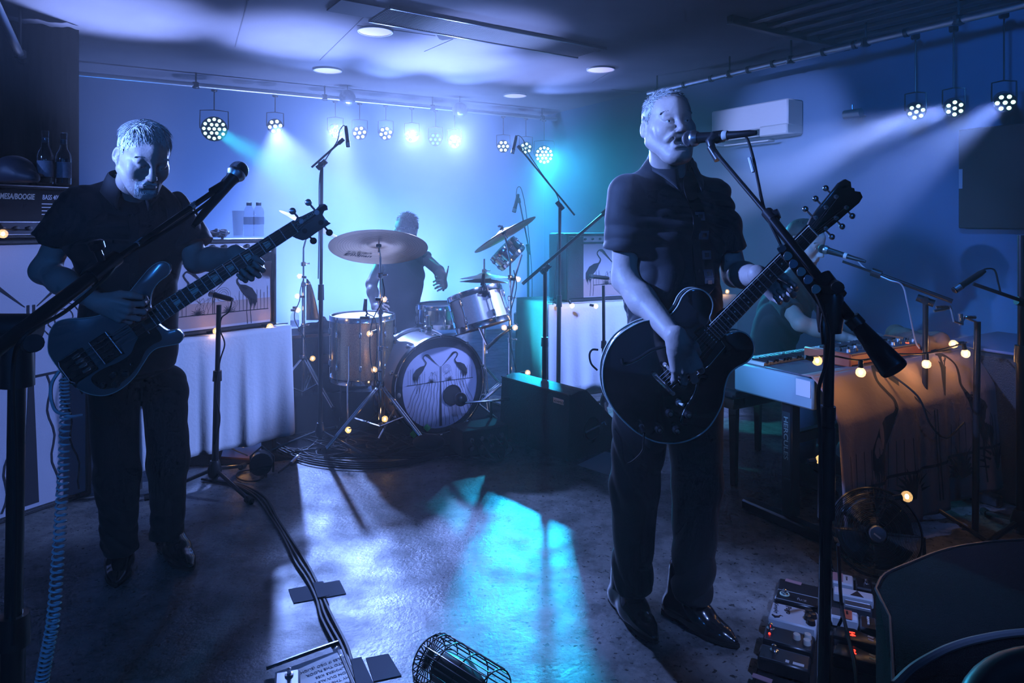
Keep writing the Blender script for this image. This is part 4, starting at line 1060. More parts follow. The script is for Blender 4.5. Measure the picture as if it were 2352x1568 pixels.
# ================================================================== ceiling, bars, lamps on the bars, wall units
M_LEDW = mat('led_lens_bright', (.8, 1, .95), .3, emit=((.62, 1.0, .86), 5))
M_LEDD = mat('led_lens_dim', (.3, .9, .7), .3, emit=((.16, .85, .55), .9))
M_LEDM = mat('led_lens_mid', (.5, 1, .85), .3, emit=((.50, 1.0, .80), 2.4))
def hexring(n):
    if n == 7: return [(0, 0)]+[(math.cos(math.radians(a)), math.sin(math.radians(a))) for a in range(0, 360, 60)]
    return [(0, 0)]+[(.5*math.cos(math.radians(a)), .5*math.sin(math.radians(a))) for a in range(0, 360, 60)]+[(math.cos(math.radians(a)), math.sin(math.radians(a))) for a in range(0, 360, 30)]
def par(px, py, Y, n, lensm, label, group, aim=None, r=None, bar_z=2.62, spin=0, face=None):
    c = P(px, py, Y); T = thing('stage_light', label, 'stage light', c, group)
    d = (V(face)-c).normalized() if face is not None else (V((0, 0, EYE_Z+.05))-c).normalized()
    r = r or (.072 if n == 7 else .112)
    M = axis_frame(c, d) @ Matrix.Rotation(math.radians(spin), 4, 'Z')
    h = MB(M); h.lathe([(r*.55, -.16), (r*.95, -.13), (r*1.05, -.02), (r*1.05, .004), (r*.96, .004), (r*.96, -.006), (0, -.006)], (0, 0, 0), (0, 0, 1), 20, cap=True); h.build('housing', M_BLKMET, T)
    for i, (x, y) in enumerate(hexring(n)):
        l = MB(M); s_ = r*(.70 if n == 7 else .80); q = .20*r if n == 7 else .125*r
        l.sphere((x*s_, y*s_, -.004), q*1.12, 10, 6, (1, 1, .5)); l.build('lens', lensm, T)
    y = MB(); top = V((c.x, c.y, bar_z))
    side = M.to_3x3() @ V((1, 0, 0)); side.z = 0; side = side.normalized() if side.length > .1 else V((1, 0, 0)); cc = c-d*.07
    y.tube([cc+side*r*1.1, cc+side*r*1.12+Z*.03, cc+side*r*1.1+Z*(r+.06), cc+Z*(r+.07), cc-side*r*1.1+Z*(r+.06), cc-side*r*1.12+Z*.03, cc-side*r*1.1], .005, 6)
    y.tube([cc+Z*(r+.07), V((cc.x, cc.y, bar_z+.02))], .005, 6); y.box(V((cc.x, cc.y, bar_z+.0)), (.05, .04, .05), None, .008)
    y.build('yoke', M_BLKMET, T); return T
gb = 'small stage lights along the back bar'
def LB(px, n, py, m, label, spin=0):
    t = ((px-CX)/FPX*6.53+2.70)/(.857-(px-CX)/FPX*.515); Y = 6.53+.515*t
    return par(px, py, Y, n, m, label, gb, spin=spin)
LB(492, 19, 296, M_LEDM, 'large round teal stage light, leftmost on the back bar')
LB(632, 7, 290, M_LEDW, 'bright seven-lens stage light right of the large teal one', 10)
LB(770, 7, 300, M_LEDD, 'dim seven-lens light behind the tall overhead microphone', 5)
LB(826, 7, 305, M_LEDW, 'bright seven-lens light just right of the overhead microphone', 10)
LB(886, 7, 306, M_LEDW, 'bright seven-lens light with green glow above the drummer', 15)
LB(946, 7, 311, M_LEDD, 'dim green light right of the glowing one above the drummer', 10)
LB(1000, 7, 320, M_LEDD, 'faintest green light, in the middle of the back bar', 0)
LB(1044, 7, 325, M_LEDW, 'bright seven-lens light nearest the middle mirror ball', 10)
LB(1156, 7, 336, M_LEDW, 'seven-lens light left of the right-hand overhead microphone', 0)
LB(1208, 7, 340, M_LEDM, 'small light right behind the right-hand overhead microphone', 20)
LB(1250, 19, 356, M_LEDW, 'large round white-cyan light at the right end of the back bar')
gr = 'stage lights along the right-hand bar'
for px, py, Y, lb, sp in ((2105, 257, 4.60, 'seven-lens light on the right bar, nearest the air conditioner', 15), (2193, 249, 4.42, 'seven-lens light, middle one of three on the right bar', 30), (2309, 236, 4.12, 'seven-lens light on the right bar above the television', 0)):
    d = P(px, py, Y); par(px, py, Y, 7, M_LEDM, lb, gr, spin=sp, r=.056, face=V((d.x*.35, d.y*.2, .9)))
# bars
def bar_obj(name, label, a, b, brackets, m=None):
    T = thing(name, label, 'lighting bar', (a+b)/2)
    q = MB(); q.tube([a, b], .024, 10); q.build('pipe', m or M_STEEL, T)
    for t in brackets:
        p = a.lerp(b, t); q = MB(); q.tube([V((p.x, p.y, CEIL)), p], .008, 6); q.box(p, (.06, .06, .06), None, .01); q.build('hanger', M_BLKMET, T)
    return T
bar_obj('lighting_bar', 'steel lighting bar hung across the back of the stage', UW(-.4, 7.0, 2.63), UW(4.85, 7.0, 2.63), (.02, .22, .45, .68, .96))
a = V(P(1730, 224, 7.1)); a.z = 2.63; b = V((3.6, 1.9, 2.63)); a = V((a.x, a.y, 2.63))
rb = bar_obj('lighting_bar', 'steel lighting bar with taped cable hung along the right wall', UW(4.55, 5.0, 2.60), UW(4.55, 1.0, 2.60), (.03, .25, .4, .55, .7, .95))
for t in (.12, .2, .3, .36, .47, .53, .62): p = UW(4.55, 5.0-4*t, 2.60); q = MB(); q.cyl(p-W*.012, p+W*.012, .031, n=12); q.build('tape_wrap', M_BLACK, rb)
bar_obj('lighting_bar', 'lighting bar in the dark upper left corner', UW(-.46, 5.68, 2.45), UW(-.46, 2.0, 2.45), (.05, .5, .95))
# ceiling downlights
M_DISC = mat('downlight_disc', (.75, .72, .76), .6, emit=((.55, .45, .75), .55))
for (px, py, lb) in ((862, 70, 'round ceiling downlight beside the long grille'), (753, 160, 'round ceiling downlight above the tall microphone'), (1380, 158, 'round ceiling downlight left of the singer\'s head'), (1183, 218, 'small round ceiling downlight above the right end of the back bar')):
    c = PF(px, py, CEIL); T = thing('downlight', lb, 'downlight', c, 'round ceiling downlights')
    q = MB(); q.lathe([(0, -.010), (.118, -.010), (.120, -.006), (.120, 0)], c, Z, 32); q.build('disc', M_DISC, T)
    q = MB(); q.lathe([(.119, -.004), (.119, -.013), (.128, -.013), (.132, 0)], c, Z, 32); q.build('trim_ring', M_WHITE, T)
# ribbed ceiling grille, cut panel beside it
c0, c1, c2, c3 = PF(848, 42, CEIL), PF(880, 9, CEIL), PF(1378, 115, CEIL), PF(1328, 127, CEIL)
ex = (c3-c0).normalized(); Lg = (c3-c0).length; Wg = .34; M = frame(c0-Z*.02-Z.cross(ex)*Wg, ex, Z.cross(ex), None)
T = thing('ceiling_grille', 'long ribbed metal grille set into the ceiling', 'grille', c0)
q = MB(M); q.box((Lg/2, Wg/2, .012), (Lg, Wg, .006)); q.build('backing', mat('grille_grey', (.40, .40, .44), .85, spec=.1), T, smooth=False)
q = MB(M)
for i in range(int(Lg/.014)): q.box((i*.014+.007, Wg/2, .006), (.005, Wg, .010))
q.build('rib', mat('grille_rib', (.55, .55, .60), .8, spec=.1), T, smooth=False, kind='stuff')
for y in (-.006, Wg+.006): q = MB(M); q.box((Lg/2, y, .004), (Lg, .014, .020)); q.build('edge_rail', M_BLKMET, T)
q = MB(M); q.box((-.16, Wg/2, .012), (.30, Wg*.8, .010)); q.build('open_end', M_MATTE, T)
q = MB(M); q.prism(ccw([(.50, Wg-.01), (.74, Wg-.01), (.72, Wg+.06), (.66, Wg+.17), (.62, Wg+.15)]), .004, .014); q.build('torn_corner', M_MATTE, T)
def seam(px0, py0, px1, py1, n):
    a, b = PF(px0, py0, CEIL), PF(px1, py1, CEIL); d = (b-a).normalized(); q = MB(frame((a+b)/2, d, Z.cross(d), None)); q.box((0, 0, -.001), ((b-a).length, .007, .004)); o = q.build('trim_%d' % n, mat('seam', (.10, .10, .12), .8), smooth=False, kind='structure')
seam(835, 40, 735, 138, 1); seam(1040, 90, 975, 118, 2); seam(1405, 205, 1520, 215, 3); seam(820, 58, 1000, 82, 4); seam(570, 0, 540, 108, 5); seam(1360, 190, 1410, 160, 6)
# recessed dark coffer of the ceiling, upper right
cp = [PF(1675, 35, CEIL), PF(1950, 100, CEIL), PF(2352, 10, CEIL), PF(2300, -90, CEIL), PF(1850, -60, CEIL)]
T = thing('ceiling_coffer', 'dark framed recess with slats in the ceiling, upper right', 'ceiling panel', cp[1])
for i, (p, r_) in enumerate(((cp[0], cp[1]), (cp[1], cp[2]))):
    d = (r_-p).normalized(); q = MB(frame((p+r_)/2-Z*.03, d, Z.cross(d), None)); q.box((0, 0, 0), ((r_-p).length, .05, .06), None, .006); q.build('frame', M_WOOD, T)
d = (cp[2]-cp[1]).normalized()
for i in range(1, 7):
    p = cp[1].lerp(cp[0], i/7); q = MB(frame(p-Z*.02+d*.75, d, Z.cross(d), None)); q.box((0, 0, 0), (1.5, .06, .03), None, .004); q.build('slat', M_WOOD, T)
# mirror balls
for px, py, lb in ((798, 225, 'small mirror ball hanging left of centre in the haze'), (1056, 252, 'small mirror ball hanging right of centre in the haze')):
    Y = 7.0 if px < 900 else 7.6; c = P(px, py, Y); T = thing('mirror_ball', lb, 'mirror ball', c, 'mirror balls under the ceiling')
    q = MB(); q.sphere(c, .085, 20, 14); q.build('ball', mat('mirror_tiles', (.35, .36, .40), .3, .8), T, smooth=False); q = MB(); q.tube([c+Z*.08, V((c.x, c.y, CEIL))], .004, 5); q.build('hanging_wire', M_BLKMET, T)
# dark drape on the left, wall panel
q = MB(); n = 70
def drape(u, v):
    uu = -2.0+1.86*u; return UW(uu, 5.75+.025*math.sin(u*70)+.012*math.sin(u*153+v), .02+2.70*v)
q.grid(drape, n*2, 8); o = q.build('stage_drape', M_DRAPE, None, solid=.006); tag(o, 'black stage drape hanging at the left edge of the stage', 'drape')
q = MB(); a, b = P(236, 100, 7.2), P(372, 246, 7.45)
a0 = V(P(237, 196, 6.9)); b0_ = V(P(420, 262, 6.95)); dd = (b0_-a0); dd.z = 0; dd.normalize()
pa = UW(-.02, 7.44, 1.9); q = MB(frame(P(290, 170, 7.0), U, Z, None)); q.prism(ccw([(-.26, -.10), (.34, -.34), (.34, .30), (-.26, .30)]), -.04, .02); o = q.build('wall_panel', mat('dark_panel', (.04, .05, .08), .8)); tag(o, 'dark slanted panel high on the wall left of the teal light', 'panel')
o.location = (0, 0, 0)
# air conditioner on the right wall
def on_right(px, py): # point on the right wall plane (u = U1)
    r_ = (px-CX)/FPX; Y = U1/(r_*U.x+U.y); return P(px, py, Y)
a, b = on_right(1668, 295), on_right(1845, 280); c = (a+b)/2; Lc = (b-a).length
T = thing('air_conditioner', 'white split air conditioner on the right wall', 'air conditioner', c)
M = frame(V((c.x, c.y, 2.20)), -W, Z, None)
zt = 1.35+(510-246)/1568*((a+b)/2).y; zb = 1.35+(510-322)/1568*((a+b)/2).y; H = zt-zb
M = frame(V((c.x, c.y, (zt+zb)/2))-U*.005, W*-1, Z, None)
q = MB(frame(V((c.x, c.y, (zt+zb)/2)), -W, Z, -U)) if False else None
def ACB(w0, w1, z0, z1, d0, d1, name, m, bev=.012):
    q = MB(frame(V((c.x, c.y, zb)), -W, U, None)); q.box(((w0+w1)/2, -(d0+d1)/2, -(z0+z1)/2 if False else (z0+z1)/2), (w1-w0, abs(d1-d0), z1-z0), None, bev); return q.build(name, m, T)
Mx = frame(V((c.x, c.y, zb)), -W, U, None); sgn = 1 if Mx[2][2] > 0 else -1
def ACB(w0, w1, z0, z1, d0, d1, name, m, bev=.012):
    q = MB(Mx); q.box(((w0+w1)/2, -(d0+d1)/2, sgn*(z0+z1)/2), (w1-w0, abs(d1-d0), z1-z0), None, bev); return q.build(name, m, T)
ACB(-Lc/2, Lc/2, .07, H, .0, .20, 'front_panel', mat('ac_white', (.85, .84, .86), .5)); ACB(-Lc/2, -Lc/2+.08, -.03, .09, .0, .19, 'end_cap', M_WHITE); ACB(Lc/2-.28, Lc/2, .0, .09, .0, .21, 'end_cap', M_WHITE)
ACB(-Lc/2+.08, Lc/2-.28, .0, .07, .0, .15, 'air_slot', M_BLACK, .004); ACB(-Lc/2+.1, Lc/2-.3, .01, .018, .15, .19, 'vane', M_WHITE, .002); ACB(-Lc/2+.14, Lc/2-.2, -.04, -.028, .10, .19, 'vane', M_WHITE, .002)
# television on the right wall
t0, t1 = on_right(2216, 300), on_right(2700, 300); Yt = t0.y
T = thing('television', 'large black wall-mounted television at the right edge', 'television', t0)
ztop, zbot = 1.35+210/1568*Yt, 1.35-14/1568*Yt
Mx = frame(V((t0.x, t0.y, zbot)), -W, U, None); sgn = 1 if Mx[2][2] > 0 else -1; HT = ztop-zbot
q = MB(Mx); q.box((.60, -.06, sgn*HT/2), (1.2, .05, HT), None, .006); q.build('casing', M_BLACK, T)
q = MB(Mx); q.box((.60, -.087, sgn*HT/2), (1.17, .004, HT-.03)); q.build('screen', mat('tv_screen', (.01, .011, .014), .3), T)
q = MB(Mx); q.box((.30, -.022, sgn*HT/2), (.3, .038, .2)); q.build('wall_bracket', M_BLKMET, T)
q = MB(Mx); q.box((.018, -.0905, sgn*HT*.50), (.022, .003, .13)); q.build('label_sticker', mat('sticker', (.45, .5, .6), .6), T)
# small wall projector/monitor bracket between lamps and air conditioner
c = on_right(1990, 266)-U*.18; T = thing('ceiling_speaker', 'small pale cylinder spotlight on the right wall past the air conditioner', 'spotlight', c)
q = MB(); q.cyl(c-W*-.06, c+W*-.07, .035, .035, 14); q.build('body', M_SILVER, T); q = MB(); q.tube([c, c+U*.17], .008, 6); q.tube([c, c+Z*.07], .008, 6); q.build('bracket', M_SILVER, T)

# ================================================================== drum kit
M_HEAD = mat('drum_head', (.78, .78, .78), .5)
M_GOLD = mat('champagne_sparkle', (.58, .42, .24), .35, .35, noise=(260, .25, (.90, .72, .45)))
M_WHSP = mat('white_sparkle', (.78, .77, .80), .3, .1, noise=(300, .25, (.62, .62, .66)))
M_CYMB = mat('bronze_cymbal', (.52, .34, .22), .32, .9, noise=(7, .5, (.62, .42, .26)))
M_PRINT = mat('print_black', (.012, .012, .02), .8)
CLEARB = mat('bulb_glass', (1, .93, .8), .05, alpha=.22)
M_FIL = mat('filament', (1, .8, .5), .4, emit=((1.0, .66, .30), 22))
def lug(T, M, p, out, h=.045, m=M_CHROME):
    x = V(out).normalized(); q = MB(M @ frame(p, x, None, V((0, 0, 1)))); q.box((.010, 0, 0), (.020, .016, h), None, .005); return q.build('lug', m, T)
def drum(name, label, M, r, h, shell_m, nl, loc, head2=None, hoop_m=M_CHROME, lh=.045, group=None, hoop=.010):
    """shell along +z of M from 0 (bottom) to h (top)"""
    T = thing(name, label, 'drum', loc, group)
    q = MB(M); q.lathe([(r-.004, .004), (r, .004), (r, h-.004), (r-.004, h-.004)], (0, 0, 0), (0, 0, 1), 48); q.build('shell', shell_m, T)
    for z, s_ in ((h, 1), (0, -1)):
        q = MB(M); q.lathe([(0, z+s_*.002), (r*.9, z+s_*.002), (r+.002, z-s_*.004)] if s_ > 0 else [(r+.002, z-s_*.004), (r*.9, z+s_*.002), (0, z+s_*.002)], (0, 0, 0), (0, 0, 1), 48); q.build('head', M_HEAD if (s_ > 0 or head2 is None) else head2, T)
        q = MB(M); z0 = z-s_*.022; z1 = z+s_*.012
        pr = [(r+.003, z0), (r+.003+hoop, z0), (r+.003+hoop*.7, z0+s_*.006), (r+.003+hoop*.7, z1), (r+.001, z1)]
        q.lathe(pr if s_ > 0 else pr[::-1], (0, 0, 0), (0, 0, 1), 48); q.build('hoop', hoop_m, T)
    for i in range(nl):
        a = 2*math.pi*(i+.5)/nl; o = (math.cos(a), math.sin(a), 0)
        for z in (h*.24, h*.76): lug(T, M, (o[0]*r, o[1]*r, z), o, lh)
        q = MB(M); q.tube([(o[0]*(r+.012), o[1]*(r+.012), -.008), (o[0]*(r+.012), o[1]*(r+.012), h+.008)], .0028, 6); q.build('tension_rod', M_CHROME, T)
    return T
# ---- crane artwork, cut from flat black print: strips in the plane of M (x right, y up)
def strip(q, pts, ws, z=0):
    pts = [V((p[0], p[1], 0)) for p in pts]; L, Rr = [], []
    for i, p in enumerate(pts):
        t = (pts[min(i+1, len(pts)-1)]-pts[max(i-1, 0)]); t = t.normalized() if t.length > 0 else V((1, 0, 0)); n = V((-t.y, t.x, 0)); w = ws[i] if isinstance(ws, (list, tuple)) else ws
        L.append(p+n*w/2+V((0, 0, z))); Rr.append(p-n*w/2+V((0, 0, z)))
    vs = L+Rr; k = len(pts); q.add(vs, [(k+i, k+i+1, i+1, i) for i in range(k-1)])
def crane(q, ox, oy, s_, fx):
    def X(pts): return [(ox+fx*p[0]*s_, oy+p[1]*s_) for p in pts]
    neck = bez([(.30, 1.02), (.16, 1.16), (.02, 1.14), (-.06, 1.02), (.02, .88), (.10, .76), (.04, .62), (-.12, .50), (-.26, .44)], 5)
    strip(q, X([(p.x, p.y) for p in neck]), [s_*(.05+.07*max(0, i/len(neck)-.55)*2.2) for i in range(len(neck))])
    strip(q, X([(.26, 1.06), (.34, .98), (.62, .70), (.86, .48)]), [s_*.12, s_*.085, s_*.035, s_*.008])
    strip(q, X([(.30, 1.04), (.18, 1.13), (.06, 1.15)]), [s_*.10, s_*.12, s_*.07])
    strip(q, X([(0, .58), (-.14, .48), (-.32, .34), (-.48, .14), (-.56, -.06)]), [s_*.10, s_*.27, s_*.36, s_*.30, s_*.12])
    for i in range(8): strip(q, X([(-.30-.04*i, .2-.02*i), (-.34-.035*i, .02), (-.36-.03*i, -.10-.06*((i*3) % 4))]), [s_*.07, s_*.05, s_*.008])
    for lx in (-.26, -.40): strip(q, X([(lx, .1), (lx+.02, -.35), (lx-.01, -.75)]), s_*.022)
def plantp(q, x, y, s_, n=11, rr=R):
    for i in range(n):
        a = math.pi*(.06+.88*i/(n-1)); l = s_*rr.uniform(.75, 1.1); strip(q, [(x, y), (x+math.cos(a)*l*.55, y+math.sin(a)*l*.6), (x+math.cos(a)*l, y+math.sin(a)*l*.85)], [s_*.10, s_*.08, s_*.005])
def crane_art(M, T, w, h, hor, s_=None, poles=True, low=True, name='crane_print', z=.0012, plants=True, cr=True, m=None, sunx=.14, half=None):
    """cranes facing a pair of posts above their reflection; origin at the lower middle"""
    rr = random.Random(3); q = MB(M); s_ = s_ or h*.42; y0 = hor
    if cr:
        if half != 'right': crane(q, -s_*.92, y0+s_*.30, s_, 1)
        if half != 'left': crane(q, s_*.92, y0+s_*.30, s_, -1)
    py = y0+s_*.80
    for dx in (-.018, .018): strip(q, [(dx*s_*1.6, y0-.0), (dx*s_*1.6, py)], s_*.026)
    strip(q, [(-w/2, y0), (-w*.2, y0+.012*s_), (0, y0), (w*.25, y0+.01*s_), (w/2, y0)], s_*.03)
    for r_ in (.10, .17, .24): c = (s_*.34, y0+s_*.62); strip(q, [(c[0]+math.cos(a/16*6.284)*s_*r_*(1+.04*math.sin(a*3)), c[1]+math.sin(a/16*6.284)*s_*r_) for a in range(17)], s_*.010)
    if poles:
        for i in range(9):
            for sg in (-1, 1): x = sg*(s_*.95+i*s_*.11)
            for sg in (-1, 1):
                x = sg*(s_*.90+i*s_*.13)
                if abs(x) < w/2-.004: strip(q, [(x, y0), (x, y0+s_*rr.uniform(.55, .85))], s_*.014)
    if plants:
        for x in (-s_*.52, s_*.50): plantp(q, x, y0, s_*.30, rr=rr)
        for i in range(10): x0 = rr.choice((-1, 1))*s_*rr.uniform(.2, .7); strip(q, [(x0, y0), (x0+s_*rr.uniform(-.2, .2), y0+s_*.3), (x0+s_*rr.uniform(-.35, .35), y0+s_*.55)], s_*.008)
        for i in range(3): x0 = -s_*(.2+.13*i); strip(q, [(x0+s_*.02*math.sin(j*1.3+i), y0+s_*.08*j) for j in range(8)], s_*.010)
    if low:
        strip(q, [(0, y0), (0, .01)], [s_*.05, s_*.16])
        for i in range(9):
            for sg in (-1, 1):
                x0 = sg*s_*(.16+.15*i)
                if abs(x0) > w/2-.01: continue
                pts = [(x0*(1+.05*j)+s_*.028*math.sin(j*1.15+i*1.7), y0-(y0-.01)*j/14) for j in range(15)]
                pts = [p for p in pts if abs(p[0]) < w/2-.004]
                if len(pts) > 2: strip(q, pts, s_*.020)
    q.v = [tuple(V(v)) for v in q.v]
    o = q.build(name, m or M_PRINT, T, smooth=False, kind='stuff'); o.location += (M.to_3x3() @ V((0, 0, 1)))*z; return o

# ---- bass drum
fd_ = -W; Cf = P(1012, 885, 4.32); rB = .300
T = thing('bass_drum', 'white bass drum with a crane picture on its front head', 'drum', V((Cf.x, Cf.y, 0)))
M = frame(Cf-fd_*.40, None, V((0, 0, 1)), fd_); BDM = M
q = MB(M); q.lathe([(rB, .02), (rB, .38)], (0, 0, 0), (0, 0, 1), 64); q.build('shell', mat('white_marine_shell', (.72, .70, .74), .3, .1, noise=(5, .5, (.60, .52, .50))), T)
for z0, z1 in ((-.005, .035), (.365, .405)):
    q = MB(M); q.lathe([(rB-.01, z0), (rB+.016, z0), (rB+.018, (z0+z1)/2), (rB+.016, z1), (rB-.01, z1)], (0, 0, 0), (0, 0, 1), 64); q.build('hoop', M_WHSP if z0 < 0 else M_BLACK, T)
    q = MB(M); q.torus((0, 0, z1), (0, 0, 1), rB+.006, .004, 64, 6); q.build('hoop_rim', M_CHROME, T)
q = MB(M); q.lathe([(rB-.008, .399), (.0, .4005)], (0, 0, 0), (0, 0, 1), 64); q.build('front_head', mat('printed_head', (.40, .42, .60), .45), T)
q = MB(M); q.lathe([(.0, .003), (rB-.008, .004)], (0, 0, 0), (0, 0, 1), 48); q.build('batter_head', M_HEAD, T)
art = M @ Matrix.Translation((0, -.265, .4018)); crane_art(art, T, .46, .53, .290, .122, z=.0004)
q = MB(M); NN = 48                       # dark rim of the picture
for k, (aa, bb, dy) in enumerate(((.0, 1, 0),)):
    vs = []; fs = []
    for i in range(NN+1):
        a = 2*math.pi*i/NN; up_ = max(0, math.sin(a)); dn = max(0, -math.sin(a)); sdw = abs(math.cos(a))
        ri = rB-.022-.035*up_**3-.01*dn-.020*sdw**6; vs += [(math.cos(a)*(rB-.009), math.sin(a)*(rB-.009), .4012), (math.cos(a)*ri, math.sin(a)*ri, .4022)]
    fs = [(2*i, 2*i+2, 2*i+3, 2*i+1) for i in range(NN)]; q.add(vs, fs)
q.build('print_border', M_PRINT, T, smooth=False)
pc = M.inverted() @ P(1050, 912, 4.30); q = MB(M); q.cyl((pc.x, pc.y, .402), (pc.x, pc.y, .4035), .062, n=32); q.build('port_hole', M_MATTE, T)
q = MB(M); q.torus((pc.x, pc.y, .404), (0, 0, 1), .062, .004, 32, 6); q.build('port_ring', M_BLACK, T)
for i in range(10):
    a = 2*math.pi*(i+.5)/10; o = V((math.cos(a), math.sin(a), 0))
    for z in (.10, .30): q = MB(M @ frame(o*rB+V((0, 0, z)), o, None, V((0, 0, 1)))); q.lathe([(.016, 0), (.014, .012), (.004, .018), (0, .018)], (0, 0, 0), (1, 0, 0), 12); q.build('lug', M_CHROME, T)
    for z0, z1, zc in ((.10, -.02, -.012), (.30, .42, .412)):
        q = MB(M); q.tube([o*(rB+.016)+V((0, 0, z0)), o*(rB+.016)+V((0, 0, z1))], .003, 6); q.box(o*(rB+.012)+V((0, 0, zc)), (.018, .018, .016), None, .004); q.build('claw', M_CHROME, T)
for sg in (-1, 1):
    a = V((sg*rB*.9, -rB*.45, .30)); q = MB(M); q.tube([a, a+V((sg*.14, -.165+.03, .10))], .007, 8); q.build('spur', M_CHROME, T)
q = MB(M); q.box((0, rB+.03, .2), (.05, .05, .05), None, .01); q.cyl((0, rB+.03, .2), (0, rB+.12, .2), .011); q.build('tom_post', M_CHROME, T)
# ---- floor tom
c = P(833, 725, 4.47); zt = c.z; rT = .198
T = drum('floor_tom', 'champagne sparkle floor tom left of the bass drum', frame(V((c.x, c.y, zt-.40)), U, W, None), rT, .40, M_GOLD, 8, V((c.x, c.y, 0)))
for a in (-100, 20, 140):
    o = V((math.cos(math.radians(a)), math.sin(math.radians(a)), 0)); b_ = V((c.x, c.y, 0))+o*(rT+.02)
    q = MB(); q.tube([b_+Z*(zt-.16), b_+Z*(zt-.36), b_+o*.02+Z*(zt-.40), b_+o*.02+Z*.03], .006, 8); q.build('leg', M_CHROME, T)
    q = MB(); q.lathe([(.014, 0), (.012, .03), (0, .034)], b_+o*.02, Z, 10); q.build('rubber_foot', M_RUB, T)
# ---- rack tom and tilted small drum, chrome snare
ax = (Z*.93+W*.30-U*.14).normalized(); c = P(1100, 710, 4.48)
T = drum('rack_tom', 'white sparkle rack tom tilted above the bass drum', axis_frame(c-ax*.11, ax), .172, .22, M_WHSP, 6, c)
q = MB(); q.tube([c-ax*.05+W*.1, P(1118, 790, 4.62), P(1118, 812, 4.6)], .010, 8); q.tube([P(1118, 800, 4.6), P(1150, 770, 4.6), P(1190, 745, 4.6)], .012, 8); q.build('mount_arm', M_CHROME, T)
c = P(1018, 700, 4.92); M_CHR2 = M_CHROME
drum('snare_drum', 'chrome snare drum behind the rack tom', frame(c-Z*.14, U, W, None), .178, .14, M_CHROME, 8, V((c.x, c.y, c.z-.14)), lh=.06)
def tripod(T, base, hub_h, L, yaw0, m, r=.008, foot=.02, double=True, n=3):
    for k in range(n):
        a = math.radians(yaw0+120*k); o = V((math.cos(a), math.sin(a), 0)); f_ = V(base)+o*L+Z*.02; h = V(base)+Z*hub_h; lo = V(base)+Z*(hub_h*.28); mid = h.lerp(f_, .52); sd_ = V((-o.y, o.x, 0))
        q = MB()
        if double:
            for s_ in (-1, 1): q.tube([h+sd_*s_*.012, f_+sd_*s_*.008], r*.6, 6); q.tube([lo+sd_*s_*.01, mid+sd_*s_*.009], r*.5, 6)
        else: q.tube([h, f_], r, 8); q.tube([lo, mid], r*.6, 6)
        q.build('leg', m, T); q = MB(); q.sphere(f_+Z*.0, foot, 10, 8, (1, 1, .9)); q.build('rubber_foot', M_RUB, T)
def clamp(q, p, r=.018, h=.03):
    p = V(p); q.lathe([(r*.8, -h/2), (r, -h/2+.004), (r, h/2-.004), (r*.8, h/2)], p, Z, 14); q.tube([p, p+V((r*2.1, 0, .004))], .004, 6); q.box(p+V((r*2.3, 0, .004)), (.008, .022, .012), None, .003)
sn = thing('snare_stand', 'chrome snare stand under the chrome snare drum', 'drum stand', V((c.x, c.y, 0)))
q = MB(); b_ = V((c.x, c.y, 0)); q.tube([b_+Z*.12, b_+Z*.50], .012, 8); q.build('pole', M_CHROME, sn); tripod(sn, b_, .24, .26, 30, M_CHROME)
for a in (0, 120, 240): q = MB(); o = V((math.cos(math.radians(a)), math.sin(math.radians(a)), 0)); q.tube([b_+Z*.50, b_+o*.14+Z*.55, b_+o*.185+Z*(c.z-.16), b_+o*.185+Z*(c.z-.13)], .006, 6); q.build('basket_arm', M_CHROME, sn)
dt = thing('drum_throne', 'round black drum stool under the drummer', 'stool', V((P(918, 790, 5.33).x, 5.36, 0)))
b_ = V((P(918, 790, 5.33).x, 5.40, 0)); q = MB(); q.lathe([(.0, .0), (.17, .0), (.18, .03), (.17, .07), (0, .08)], b_+Z*.40, Z, 28); q.build('seat', M_TOLEX, dt); q = MB(); q.tube([b_+Z*.12, b_+Z*.41], .014, 8); q.build('pole', M_CHROME, dt); tripod(dt, b_, .22, .26, 0, M_CHROME)
